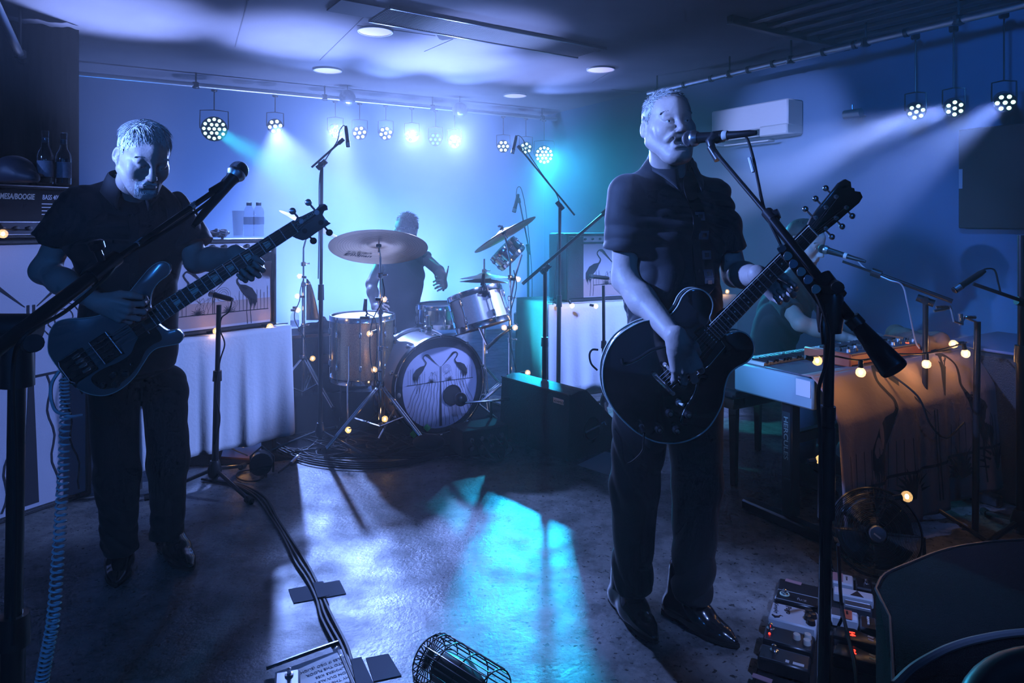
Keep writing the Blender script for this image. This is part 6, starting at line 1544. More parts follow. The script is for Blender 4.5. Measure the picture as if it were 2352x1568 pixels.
# ---- overhead microphone 1, tall stand left of centre
Y1 = 4.12
mic_stand('tall overhead microphone stand between the left table and the floor tom', PF(735, 1028), P(739, 378, Y1), (P(716, 384, Y1), P(786, 322, Y1)), leg=.36, yaw=-150, r=.010)
mic_inst('thin overhead microphone pointing down above the bass headstock', P(800, 338, Y1), V((.12, .0, -1)), .13, .011)
cable('cable looping from the left overhead microphone', [P(795, 300, Y1), P(790, 288, Y1), P(780, 300, Y1), P(774, 325, Y1), P(745, 372, Y1), P(734, 410, Y1+.01), P(733, 520, Y1+.015), P(731, 640, Y1+.015)], .0032)
# ---- overhead microphone 2, right of centre
Y2 = 4.75
mic_stand('tall overhead microphone stand with its boom reaching up left, right of the drums', V((P(1282, 700, Y2).x, Y2, 0)), P(1286, 472, Y2), (P(1320, 494, Y2), P(1192, 338, Y2)), leg=.34, r=.011, yaw=-40)
mic_inst('thin overhead microphone pointing down beside the large cyan light', P(1177, 353, Y2), V((-.22, 0, -1)), .13, .011)
cable('cable looping from the right overhead microphone', [P(1184, 320, Y2), P(1190, 311, Y2), P(1202, 322, Y2), P(1214, 352, Y2), P(1240, 392, Y2), P(1282, 455, Y2+.01), P(1284, 520, Y2+.02), P(1270, 700, Y2+.02)], .0032)
# ---- stand with a boom crossing in front of the right amplifier
Y3 = 4.45
mic_stand('microphone stand with a long boom rising to the right, in front of the right amplifier', V((P(1250, 700, Y3).x, Y3, 0)), P(1252, 618, Y3), (P(1200, 652, Y3), P(1392, 486, Y3+.15)), leg=.32, r=.013, yaw=-20, r2=.011)
# ---- far stand behind the drums
Y4 = 5.7
mic_stand('thin far microphone stand at the back behind the right cymbal', V((P(1213, 700, Y4).x, Y4, 0)), P(1213, 570, Y4), (P(1218, 585, Y4), P(1192, 458, Y4)), leg=.2, r=.010, yaw=180)
mic_inst('small microphone hanging from the far stand at the back', P(1180, 488, Y4), V((-.25, 0, -1)), .16, .015)
cable('thin cable arcing from the far microphone', [P(1185, 458, Y4), P(1188, 432, Y4), P(1198, 436, Y4), P(1210, 500, Y4), P(1222, 640, Y4), P(1218, 760, Y4)], .0035)
# ---- microphone in front of the left amplifier
Y5 = 3.44
mic_stand('short microphone stand in front of the white-clothed table', PF(493, 1125), P(503, 700, Y5), None, leg=.30, yaw=-35, r=.012, lower=.62)
T = mic_inst('black instrument microphone aimed at the left amplifier\'s grille', P(482, 674, Y5+.03), V((-1, .25, .22)), .135, .0135)
cable('cable hanging from the microphone at the left amplifier', [P(523, 688, Y5), P(532, 690, Y5), P(526, 715, Y5), P(509, 730, Y5), P(506, 758, Y5-.01), P(516, 790, Y5-.02), P(505, 830, Y5-.02), P(495, 900, Y5-.02), P(505, 960, Y5-.02), P(494, 1020, Y5-.02)], .0036)
q = MB(); b = P(498, 790, Y5-.03); 
# ---- microphone behind the singer, at the right amplifier
Y6 = 4.75
mic_stand('microphone stand by the right amplifier, half hidden by the singer', V((P(1388, 760, Y6).x, Y6, 0)), P(1386, 655, Y6), None, leg=.28, r=.011, yaw=30)
mic_inst('microphone aimed at the right amplifier\'s grille', P(1353, 634, Y6), V((-1, .1, .1)), .14, .014)
# ---- drum microphones
for (tip, d, lb) in ((P(838, 712, 4.27), V((-.2, .5, -.9)), 'small clip-on microphone on the floor tom'), (P(1108, 655, 4.33), V((-.4, .6, -.8)), 'small clip-on microphone on the rack tom')):
    T = thing('microphone', lb, 'microphone', tip, 'clip-on drum microphones'); q = MB(); q.cyl(tip, V(tip)+Z*.075+V((.01, -.02, 0)), .014, .010, 12); q.build('body', M_BLACK, T); q = MB(); q.tube([V(tip)+Z*.02, V(tip)+V((.02, -.03, -.02)), V(tip)+V((.01, -.045, -.04))], .006, 6); q.box(V(tip)+V((.01, -.045, -.04)), (.06, .03, .018), None, .004); q.build('clip', M_BLACK, T)
cable('cable dropping from the floor tom microphone', [P(838, 700, 4.25), P(845, 720, 4.22), P(862, 735, 4.2), P(866, 800, 4.2), P(858, 900, 4.2), P(860, 960, 4.2)], .003)
# ---- bass player's vocal microphone: heavy stand at the lower left, boom across his chest
def big_stand_left():
    base = V((-.985, 1.345, 0)); tp = P(78, 764, 1.42)
    base = V((P(22, 1500, 1.34).x, 1.34, 0)); top = P(40, 806, 1.36)
    T = mic_stand('black microphone stand in the near left corner, boom crossing the bass player', base, top, None, leg=.35, yaw=100, r=.0155, lower=.50)
    b0, b1, b2 = P(-20, 812, 1.25), P(246, 608, 1.50), P(508, 428, 1.80); d = (b1-b0).normalized()
    q = MB(); q.tube([b0, b1], .0145, 14); q.build('boom_tube', M_BLKMET, T)
    q = MB(); q.tube([b1-d*.02, b2], .0070, 12); q.build('boom_arm', M_BLKMET, T)
    q = MB(); q.cyl(b1-d*.05, b1+d*.03, .0185, .017, 16); q.build('boom_clutch', M_BLACK, T)
    q = MB(); k = b1+V((0, -.02, .01)); q.cyl(k, k+V((-.006, -.010, .030)), .0080, n=12); q.lathe([(.012, .025), (.016, .028), (.0165, .042), (.012, .046), (0, .047)], k, V((-.15, -.3, 1)), 16); q.build('clutch_knob', M_BLACK, T)
    q = MB(); q.cyl(top-Z*.07, top+Z*.05, .030, .026, 16); c = top+Z*.045; q.cyl(c+V((-.035, 0, 0)), c+V((.035, 0, 0)), .030, n=16); q.build('swivel', M_BLACK, T)
    q = MB(); q.cyl(P(70, 790, 1.30), P(78, 788, 1.26), .017, n=14); q.build('swivel_knob', M_BLACK, T)
    q = MB(); q.cyl(P(488, 442, 1.78), P(516, 424, 1.81), .0135, .0125, 14); q.build('end_fitting', M_BLACK, T)
    cp = b2; q = MB(); q.tube([P(505, 437, 1.80), P(520, 422, 1.82), P(548, 398, 1.84)], [.010, .016, .0185], 12); q.build('microphone_clip', M_BLACK, T)
    for t in (.25, .72): c = b1.lerp(b2, t); q = MB(); q.cyl(c-d*.012, c+d*.012, .0078, n=10); q.build('tape_band', M_SILVER, T)
    m, M = mic_dyn('ball-headed vocal microphone in front of the bass player', P(560, 377, 1.86), P(560, 377, 1.86)-P(512, 436, 1.80), 1.0, .0255)
    mic = cable('cable clipped along the bass player\'s microphone boom', [P(512, 432, 1.79), P(480, 462, 1.76), P(440, 492, 1.70), P(390, 525, 1.64), P(330, 562, 1.58), P(280, 592, 1.53), P(240, 640, 1.47), P(150, 715, 1.38), P(60, 770, 1.28), P(30, 850, 1.31), P(36, 1100, 1.32), P(30, 1480, 1.32)], .0042)
big_stand_left()
# ---- singer's vocal microphone
def big_stand_right():
    top = P(1906, 712, 1.52); base = V((P(1893, 1500, 1.50).x, 1.52, 0))
    T = thing('microphone_stand', 'heavy black microphone stand in front of the singer\'s guitar headstock', 'microphone stand', base)
    L = top-base
    for a, b, r, nm in ((.02, .62, .0130, 'lower_tube'), (.60, .80, .0150, 'middle_tube'), (.78, 1.0, .0120, 'upper_tube')): q = MB(); q.tube([base+L*a, base+L*b], r, 14); q.build(nm, M_BLKMET, T)
    q = MB(); q.cyl(base+L*.60, base+L*.775, .0185, .0170, 16); q.build('height_clutch', M_BLACK, T)
    q = MB(); q.cyl(base+L*.79, base+L*.815, .0165, n=14); q.build('collar', M_BLACK, T)
    q = MB(); q.lathe([(.15, 0), (.15, .012), (.03, .03), (.0, .03)], base, Z, 32); q.build('round_base', M_BLKMET, T)
    b0, b1, b2 = P(2058, 850, 1.40), P(1906, 662, 1.52), P(1640, 346, 1.98)
    d = (b2-b1).normalized(); d0 = (b1-b0).normalized()
    q = MB(); q.tube([P(1950, 726, 1.49), P(1770, 500, 1.75)], .0125, 14); q.build('boom_tube', M_BLKMET, T)
    q = MB(); q.tube([P(1772, 502, 1.75), b2], .0065, 12); q.build('boom_arm', M_BLKMET, T)
    q = MB(); a = P(1965, 740, 1.49); b = P(2056, 850, 1.41); dd = (b-a).normalized(); q.lathe([(.013, 0), (.016, .01), (.029, (b-a).length-.004), (.027, (b-a).length), (0, (b-a).length)], a, dd, 20, cap=True); q.build('counterweight', M_BLACK, T)
    q = MB(); q.cyl(P(1955, 730, 1.49), P(1972, 748, 1.485), .0185, n=14); q.build('counterweight_collar', M_BLACK, T)
    q = MB(); q.cyl(P(1886, 636, 1.545), P(1925, 684, 1.51), .0230, .0215, 16); q.build('boom_clutch', M_BLACK, T)
    q = MB(); q.cyl(P(1918, 655, 1.50), P(1925, 660, 1.46), .013, n=12); q.build('clutch_knob', M_BLACK, T)
    c = P(1770, 497, 1.755); q = MB(); q.cyl(c-d*.018, c+d*.018, .0155, n=14); q.cyl(c, c+V((.018, -.01, .008)), .013, n=12); q.build('arm_clutch', M_BLACK, T)
    q = MB(); q.lathe([(.024, -.05), (.028, -.02), (.028, .03), (.018, .05)], top, Z, 16, cap=True); q.cyl(top+V((0, -.0, .02)), top+V((0, .0, .055)), .024, n=14); q.build('swivel', M_BLACK, T)
    q = MB(); q.tube([P(1893, 720, 1.50), P(1890, 750, 1.48), P(1893, 790, 1.48)], .006, 8); q.build('swivel_lever', M_BLACK, T)
    q = MB(); q.cyl(P(1650, 366, 1.97), P(1632, 338, 1.99), .013, .0115, 14); q.build('end_fitting', M_BLACK, T)
    q = MB(); q.tube([P(1636, 342, 1.99), P(1630, 325, 2.0), P(1640, 316, 2.0), P(1662, 312, 2.0)], [.011, .013, .0195, .0175], 12); q.build('microphone_clip', M_BLACK, T)
    m, M = mic_dyn('vocal microphone at the singer\'s mouth with a pale ring', P(1568, 320, 2.075), P(1568, 320, 2.075)-P(1690, 309, 1.96), 1.0, .0245, ring=M_CREAM)
    cable('cable looping from the singer\'s microphone down its boom', [P(1700, 306, 1.95), P(1716, 318, 1.94), P(1730, 362, 1.92), P(1742, 420, 1.86), P(1757, 485, 1.77), P(1785, 545, 1.70), P(1815, 600, 1.62), P(1860, 650, 1.54), P(1900, 745, 1.46), P(1898, 830, 1.46), P(1880, 900, 1.46), P(1884, 1010, 1.46), P(1886, 1200, 1.46), P(1890, 1480, 1.47)], .0042)
    q = MB(); q.tube([P(1721, 362, 1.915), P(1730, 395, 1.90)], .0048, 8); o = q.build('cable_label', M_WHITE); tag(o, 'pale tape tag around the singer\'s microphone cable', 'tag')
    # plectrum holder strip hanging along the boom
    T2 = thing('pick_holder', 'plectrum holder strip with picks clipped to the singer\'s boom', 'pick holder', P(1840, 590, 1.60))
    a, b = P(1796, 566, 1.615), P(1895, 700, 1.50); ribbon([a, a.lerp(b, .5), b], .026, V((1, 0, .75)), M_BLACK, 'rail', T2, .006)
    for px, py, m_ in ((1795, 570, CLEARW), (1809, 588, M_CREAM), (1822, 606, mat('pearl_pick', (.45, .5, .6), .3)), (1840, 624, M_CREAM), (1856, 642, mat('pearl_pick', (.45, .5, .6), .3)), (1874, 664, M_CREAM)):
        p = P(px, py, 1.585-(px-1795)*.0012); q = MB(frame(p, V((.8, 0, -.6)), V((.6, 0, .8)), None)); q.prism(ccw(smooth_poly([(0, .010), (-.009, .006), (-.008, -.005), (0, -.011), (.008, -.005), (.009, .006)], 3)), -.0008, .0008); q.build('plectrum', m_, T2)
big_stand_right()
# ---- keyboard player's vocal microphone and stand
Yk = 3.05
mic_stand('microphone stand with a boom in front of the keyboard player', V((P(2122, 900, Yk).x, Yk, 0)), P(2126, 690, Yk), (P(2188, 692, Yk-.08), P(2008, 626, Yk+.1)), leg=.3, r=.0115, yaw=60, r2=.0105)
q = MB(); q.tube([P(2008, 626, Yk+.1), P(1935, 600, Yk+.15)], .006, 8); o = q.build('microphone_boom', M_BLKMET); tag(o, 'thin boom extension reaching to the keyboard player\'s microphone', 'boom')
mic_dyn('vocal microphone at the keyboard player\'s mouth', P(1878, 568, Yk+.30), P(1878, 568, Yk+.30)-P(1945, 588, Yk+.2), 1.0, .022, ring=M_CREAM)
cable('pale cable from the keyboard player\'s microphone along its boom', [P(1948, 590, Yk+.2), P(1968, 598, Yk+.17), P(1990, 618, Yk+.12), P(2040, 642, Yk+.05), P(2072, 655, Yk+.02), P(2085, 700, Yk), P(2102, 780, Yk), P(2112, 800, Yk)], .0036, M_SILVER)
Yr = 2.85
mic_stand('tall dark microphone stand at the right edge', V((P(2346, 900, Yr).x, Yr, 0)), P(2346, 540, Yr), None, leg=.3, r=.014, yaw=200, lower=.62)
q = MB(); q.tube([P(2346, 690, Yr-.05), P(2236, 652, Yr)], .008, 10); q.cyl(P(2335, 690, Yr-.03), P(2350, 694, Yr-.03), .018, n=12); o = q.build('microphone_boom', M_BLKMET); tag(o, 'dark boom arm clamped to the right-edge stand', 'boom')
mic_inst('dark microphone on the right-edge stand pointing down left', P(2190, 668, Yr), P(2190, 668, Yr)-P(2245, 632, Yr), .155, .0125)
cable('cable looping behind the right-edge microphone', [P(2245, 632, Yr), P(2262, 618, Yr), P(2284, 620, Yr), P(2293, 650, Yr), P(2298, 672, Yr)], .0035)
Yh = 2.98; T = thing('clamp_arm', 'chrome clamp arm on a pole beside the keyboard cloth', 'clamp', V((P(2243, 900, Yh).x, Yh, 0)))
q = MB(); q.tube([V((P(2240, 900, Yh).x, Yh, .0)), P(2245, 738, Yh)], .0135, 12); q.build('pole', M_BLKMET, T)
q = MB(); q.tube([P(2246, 740, Yh), P(2216, 728, Yh-.02), P(2206, 742, Yh-.04), P(2192, 738, Yh-.04), P(2186, 712, Yh-.03), P(2180, 702, Yh-.02)], .006, 8); q.build('crank_arm', M_CHROME, T)
q = MB(); q.cyl(P(2206, 720, Yh-.03), P(2208, 746, Yh-.03), .010, n=12); q.build('clamp_jaw', M_CHROME, T); q = MB(); q.box(P(2228, 728, Yh-.02), (.05, .02, .014), None, .004); q.build('clamp_body', M_CHROME, T)
for i, (px, py) in enumerate(((2150, 706), (2145, 714), (2158, 712))): q = MB(); q.tube([P(2184, 705, Yh-.02), P(px+12, py-2, Yh-.03), P(px, py, Yh-.03)], .006, 8); q.build('claw_finger', M_CHROME, T)
# ---- wedge monitor facing right, by the drum kit
o_ = PF(1303, 1064); lft = PF(1146, 1004)-o_; Lw = lft.length; lft.normalize(); bk = V((lft.y, -lft.x, 0)); bk = bk if bk.x > 0 else -bk
M = Matrix.Identity(4)
for i in range(3): M[i][0] = bk[i]; M[i][1] = (0, 0, 1)[i]; M[i][2] = lft[i]; M[i][3] = o_[i]
T = thing('wedge_monitor', 'black wedge floor monitor between the drums and the singer', 'floor monitor', o_)
prof = [(0, .012), (.03, 0), (.40, 0), (.43, .02), (.43, .12), (.40, .17), (.16, .385), (.10, .392), (.02, .375)]
q = MB(M); q.prism(prof, 0, Lw, None, .008); q.build('cabinet', M_TOLEX, T, angle=30)
q = MB(M @ Matrix.Translation((.20, .155, -.001))); q.torus((0, 0, 0), (0, 0, 1), .062, .006, 32, 8); q.cyl((0, 0, -.0006), (0, 0, .0016), .060, n=32); q.build('handle_cup', M_MATTE, T)
q = MB(M @ Matrix.Translation((.20, .155, -.004))); q.tube([(-.058, -.008, 0), (.058, .008, 0)], .006, 8); q.build('handle_bar', M_STEEL, T)
q = MB(M); q.tube([(.02, .378, .0), (.02, .378, Lw)], .004, 6); q.build('edge_trim', M_BLKMET, T)
q = MB(M); q.box((-.0012, .335, .07), (.003, .030, .085), None, .001); q.build('name_badge', M_STEEL, T)
fm = frame(M @ V((-.003, .326, .108)), -lft, Z, None); text('ADAMSON', .019, fm @ Matrix.Translation((.002, 0, .0006)), M_BLACK, T, 'badge_lettering', .0003)
q = MB(); q.tube([P(1382, 972, 3.95), P(1388, 968, 3.94), P(1392, 976, 3.94)], .004, 6); q.build('connector', M_WHITE, T)

# ================================================================== keyboards
K0 = V((1.235, 2.80, 0)); kd = V((.857, .515, 0)).normalized(); kb = V((-.44, .898, 0)); kb = (kb-kd*kb.dot(kd)).normalized()
def KP(a, b, z): return K0+kd*a+kb*b+Z*z
KR = Matrix((kd, kb, Z)).transposed(); KL, KD, KZ = 1.26, .41, .715
T = thing('keyboard', 'long pale-green stage keyboard with white keys beside the crane-print cloth', 'keyboard', KP(KL/2, KD/2, .58))
M_TEAL = mat('pale_green_case', (.30, .42, .42), .5)
q = MB(); q.box(KP(KL/2, KD/2, KZ-.075), (KL, KD, .13), KR, .008); q.build('case', M_TEAL, T)
q = MB(); q.box(KP(KL/2, .13, KZ-.006), (KL-.02, .24, .008), KR, .003); q.build('top_panel', mat('grey_panel', (.10, .10, .12), .5), T)
q = MB(); q.box(KP(-.001, .045, KZ-.055), (.004, .07, .07), KR, .001); q.build('white_tape', M_WHITE, T)
nW = 52; kw = (KL-.06)/nW
for i in range(nW): q = MB(); q.box(KP(.03+kw*(i+.5), KD-.075, KZ-.001), (kw*.93, .135, .016), KR, .0015); q.build('white_key', M_CREAM, T)
for i in range(nW-1):
    if (i+5) % 7 in (0, 1, 3, 4, 5): q = MB(); q.box(KP(.03+kw*(i+1), KD-.105, KZ+.010), (kw*.55, .085, .014), KR, .002); q.build('black_key', M_BLACK, T)
# red synthesiser on top
T = thing('synthesiser', 'small red wooden synthesiser lying on the long keyboard', 'keyboard', KP(.5, .14, KZ)); sa, sb_, sw_, sd_ = .30, .03, .62, .21; z0 = KZ+.0005
q = MB(); q.box(KP(sa+sw_/2, sb_+sd_/2, z0+.028), (sw_, sd_, .045), KR, .004); q.build('case', M_REDWOOD, T)
for a in (sa-.008, sa+sw_+.008): q = MB(); q.box(KP(a, sb_+sd_/2, z0+.031), (.018, sd_+.02, .060), KR, .006); q.build('end_cheek', M_REDWOOD, T)
q = MB(); q.box(KP(sa+sw_/2, sb_+.055, z0+.053), (sw_-.02, .10, .006), KR, .001); q.build('control_panel', mat('grey_panel', (.10, .10, .12), .5), T)
for i in range(10):
    for j in range(2): q = MB(); q.cyl(KP(sa+.04+i*.058, sb_+.035+j*.04, z0+.056), KP(sa+.04+i*.058, sb_+.035+j*.04, z0+.070), .0085, .0075, 10); q.build('knob', M_SILVER if (i+j) % 3 == 0 else M_BLACK, T)
q = MB(); q.cyl(KP(sa+.50, sb_+.03, z0+.056), KP(sa+.50, sb_+.03, z0+.060), .008, n=10); q.build('lit_button', mat('red_lamp', (.8, .1, .05), .4, emit=((1, .12, .03), 1.5)), T)
k2 = (sw_-.04)/25
for i in range(25): q = MB(); q.box(KP(sa+.02+k2*(i+.5), sb_+sd_-.05, z0+.050), (k2*.9, .09, .012), KR, .001); q.build('white_key', M_CREAM, T)
for i in range(24):
    if i % 7 in (0, 1, 3, 4, 5): q = MB(); q.box(KP(sa+.02+k2*(i+1), sb_+sd_-.062, z0+.061), (k2*.55, .055, .010), KR, .001); q.build('black_key', M_BLACK, T)
# cloths on the far end
s = SDF(KP(.98, .15, .8)-V((.4, .4, .12)), KP(.98, .15, .8)+V((.4, .4, .2)), .008)
s.cone(KP(.90, .05, KZ+.045), KP(1.12, .30, KZ+.045), .05, .045, .03); s.cone(KP(1.0, .0+.02, KZ+.05), KP(1.18, .2, KZ+.035), .05, .03, .05)
s.disp(folds(.006, 77, (.3, .6, .3), 40)); s.half(s.lo, V(s.lo+s.n*s.h), (0, 0, KZ+.020), (0, 0, -1)); o = s.build('jacket', mat('brown_cloth', (.10, .06, .05), .9), smooth=1); tag(o, 'folded dark brown jacket on the far end of the keyboard', 'jacket')
# keyboard stand with foot bar
T = thing('keyboard_stand', 'black folding stand under the keyboard with a maker\'s plate on its leg', 'keyboard stand', KP(.1, .2, 0))
for a in (.10, KL-.12):
    q = MB(); q.box(KP(a, .18, .345), (.06, .055, .57), KR, .006); q.build('leg', M_BLKMET, T)
    q = MB(); q.box(KP(a, .12, .028), (.06, .62, .05), KR, .008); q.build('foot_bar', M_BLKMET, T)
    q = MB(); q.box(KP(a, .20, .612), (.05, .40, .035), KR, .006); q.build('support_arm', M_BLKMET, T)
q = MB(); q.box(KP(KL/2, .18, .40), (KL-.2, .04, .05), KR, .005); q.build('crossbar', M_BLKMET, T)
pm = frame(KP(.069, .18, .50), -Z, kb*-1, None)
if V((pm[0][2], pm[1][2], pm[2][2])).dot(kd) > 0: pm = frame(KP(.069, .18, .50), -Z, kb, None)
q = MB(pm); q.box((.125, 0, .0), (.29, .040, .003), None, .001); q.build('maker_plate', mat('plate_dark', (.03, .05, .05), .4), T)
text('HERCULES', .030, pm @ Matrix.Translation((.0, -.011, .002)), mat('plate_letters', (.35, .50, .42), .5), T, 'plate_lettering', .0004, bold=.0004, sx=1.35)
q = MB(); q.tube([KP(.069, -.14, .053), KP(.069, -.02, .053)], .010, 8); q.build('tape_patch', M_WHITE, T)
# crane-print cloth hanging on the near side
M_BAN = mat('sunset_banner_cloth', (.34, .24, .22), .85, bump=(50, .2))
T = thing('banner_cloth', 'sunset-coloured cloth with black cranes hanging in front of the keyboard', 'banner', KP(.65, -.05, .05))
c0, c1 = -.03, 1.36
def ban(u, v):
    x = c0+(c1-c0)*u; w = .010*math.sin(u*17)*(.3+v)+.014*math.sin(u*37+1)*v+.006*math.sin(u*71)*v
    zz = KZ+.006-(KZ-.07)*v; out = .006+.11*min(1, v/.25)**.7+.03*v
    return KP(x, -.006-out-w*min(1, v*6), zz)
q = MB(); q.grid(ban, 110, 40); q.build('cloth', M_BAN, T, solid=.0016, angle=80)
q = MB(); q.grid(lambda u, v: KP(c0+(c1-c0)*u, -.030+.075*v, KZ-.03+.018*v) if False else V(ban(u, 0)).lerp(KP(c0+(c1-c0)*u, .035, KZ+.006), v), 40, 4); q.build('cloth_fold', M_BAN, T, solid=.0016)
bq = MB(); W_b, H_b = c1-c0, KZ-.09
Mb = frame(KP((c0+c1)/2, -.20, .09), kd, Z, None)
tmp = MB(); s_ = .30
crane(tmp, -s_*1.0, .27, s_, 1); crane(tmp, s_*1.0, .27, s_, -1)
for dx in (-.012, .012): strip(tmp, [(dx, .05+.02*i) for i in range(20)], .010)
for i in range(26):
    x = (-.64+i*.05)
    if abs(x) > .12: strip(tmp, [(x, .16+.02*j) for j in range(10)], .004)
strip(tmp, [(-.66+i*.03, .20) for i in range(45)], .012)
for x in (-.20, .22, -.5, .5): plantp(tmp, x, .10, .16, 13)
vs = []
def onban(x, y):
    u = (x+W_b/2)/W_b; v = 1-(y-.0)/H_b; u = max(.0, min(1, u)); v = max(0, min(1, v)); p = V(ban(u, v)); e = .004
    du = V(ban(min(1, u+e), v))-V(ban(max(0, u-e), v)); dv = V(ban(u, min(1, v+e)))-V(ban(u, max(0, v-e))); n = du.cross(dv).normalized()
    n = n if n.dot(-kb) > 0 else -n
    return p+n*.0022
tmp.v = [tuple(onban(v[0], v[1])) for v in tmp.v]; tmp.build('crane_print', M_PRINT, T, smooth=False, kind='stuff')
cable('cable hanging over the crane-print cloth', [KP(.40, -.06, KZ+.0), KP(.44, -.18, .62), KP(.50, -.20, .50), KP(.62, -.205, .42), KP(.78, -.20, .46)], .0045)
# lights along that cloth
def kpx(px, py, b): # point in the plane b behind/in front of the cloth line that shows at the photo pixel
    r_ = (px-CX)/FPX; o = K0+kb*b; t = (r_*o.y-o.x)/(kd.x-r_*kd.y); p = o+kd*t; return P(px, py, p.y)
lights = [(1877, 828, -.07, 1.0, (-1, 0, .3)), (1977, 855, -.13, 2.6, (0, 0, 1)), (2070, 832, -.10, 2.0, (-.6, 0, .6)), (2128, 836, -.10, 2.6, (0, 0, 1)), (2190, 790, -.05, 1.2, (1, 0, .1)), (2218, 812, -.12, 2.8, (-.2, 0, 1))]
T = thing('string_light', 'warm globe lights along the top of the crane-print cloth', 'string light', kpx(1877, 828, -.07))
q = MB(); cp_ = []
for (px, py, b, pw, sk) in lights:
    c = kpx(px, py, b-.035); led_bulb(T, c, -V(sk), pw*1.0); cp_.append(c+V(sk).normalized()*.048)
cp_[1:1] = [cp_[0].lerp(cp_[1], .5)+Z*.01]
q.tube(bez(cp_, 6), .0038, 6); q.build('cord', M_CABLE, T)
for (px, py, b, pw, lb) in ((1885, 1056, -.05, .5, 'globe light on the keyboard stand\'s leg'), (2083, 1140, -.35, .15, 'dim globe light on the floor behind the fan')):
    c = kpx(px, py, b-.06); t = thing('string_light', lb, 'string light', c); led_bulb(t, c, V((1, 0, .1)), pw)
# bench, player sits on it
bc = V((1.30, 3.78, 0)); T = thing('piano_bench', 'dark wooden bench beside the keyboard', 'bench', bc); BR = Matrix((kb, kd, Z)).transposed()
BR = Matrix((kd, kb, Z)).transposed()
q = MB(); q.box(bc+Z*.47, (.62, .36, .05), BR, .012); q.build('seat', mat('bench_pad', (.03, .03, .035), .6), T)
q = MB(); q.box(bc+Z*.415, (.58, .32, .055), BR, .004); q.build('apron', M_WOOD, T)
for a in (-1, 1):
    for b in (-1, 1): q = MB(); p = bc+kd*a*.27+kb*b*.145; q.tube([p+Z*.39, p+Z*.0], [.028, .019], 4); q.build('leg', M_WOOD, T)
# right-hand speaker cabinet behind the cloth
c = V((2.62, 3.52, 0)); T = thing('speaker_cabinet', 'black guitar speaker cabinet standing at the right edge', 'speaker cabinet', c)
hS = 1.35-292/1568*3.45; q = MB(); q.box(c+Z*(hS/2+.002), (.70, .55, hS), KR, .015); q.build('casing', M_TOLEX, T); q = MB(); q.box(c-kb*.277+Z*(hS/2), (.62, .010, hS-.10), KR, .003); q.build('grille', mat('speaker_grille', (.02, .02, .02), .5, .3, bump=(600, 1)), T)
q = MB(); q.box(c+Z*(hS+.012), (.66, .50, .014), KR, .004); q.build('top_sheet', mat('blue_grey_top', (.16, .18, .26), .9), T)  # thin blue-grey sheet over the cabinet's top
# ================================================================== on the floor, near
# fan
fc = P(2010, 1221, 2.58); fn_ = (V((-.28, -.93, .24))).normalized(); T = thing('floor_fan', 'round black floor fan with a chrome hub, right of the stand', 'fan', V((fc.x, fc.y, 0)))
M = axis_frame(fc, fn_); rF = .157
for k in range(26): q = MB(M); rr_ = .028+(rF-.028)*k/25; q.torus((0, 0, .045*math.cos(k/25*1.45)), (0, 0, 1), rr_, .0011 if k < 25 else .004, 56, 4); q.build('guard_ring', M_BLKMET, T)
for k in range(8): a = k*math.pi/4; q = MB(M); q.tube([(math.cos(a)*r_, math.sin(a)*r_, .0445*math.cos((r_-.028)/(rF-.028)*1.45)) for r_ in (.02, .06, .10, .13, rF)], .0013, 4); q.build('guard_spoke', M_BLKMET, T)
q = MB(M); q.lathe([(.030, .038), (.030, .048), (.026, .052), (0, .053)], (0, 0, 0), (0, 0, 1), 28); q.build('hub_badge', M_STEEL, T)
q = MB(M); q.box((-.003, -.006, .054), (.026, .006, .002), Matrix.Rotation(-.6, 3, 'Z')); q.build('badge_mark', M_WHITE, T)
for k in range(4):
    a0 = k*math.pi/2; q = MB(M); vs = []
    def bl(u, v): a = a0+u*1.15; r_ = .03+v*.105; return V((math.cos(a)*r_, math.sin(a)*r_, -.012+.030*(u-.5)))
    q.grid(bl, 8, 5); q.build('blade', mat('fan_blade', (.10, .10, .11), .3, .9), T, solid=.0012)
q = MB(M); q.lathe([(0, -.09), (.045, -.085), (.05, -.03), (.028, .0), (.0, .004)], (0, 0, 0), (0, 0, 1), 20); q.build('motor', M_BLKMET, T)
for k in range(12): a = k*math.pi/6; q = MB(M); q.tube([(math.cos(a)*rF, math.sin(a)*rF, .004), (math.cos(a)*rF*.9, math.sin(a)*rF*.9, -.05), (math.cos(a)*.05, math.sin(a)*.05, -.07)], .0012, 4); q.build('rear_spoke', M_BLKMET, T)
sd_ = V((fn_.y, -fn_.x, 0)).normalized(); 
q = MB(); q.tube([fc+sd_*rF*1.03, fc+sd_*rF*1.05+V((0, 0, -.08)), V((fc.x, fc.y, .018))+sd_*.15, V((fc.x, fc.y, .012))+sd_*.15+V((0, -.12, 0)), V((fc.x, fc.y, .012))-sd_*.15+V((0, -.12, 0)), V((fc.x, fc.y, .018))-sd_*.15, fc-sd_*rF*1.05+V((0, 0, -.08)), fc-sd_*rF*1.03], .007, 8); q.build('base_stand', M_BLKMET, T)
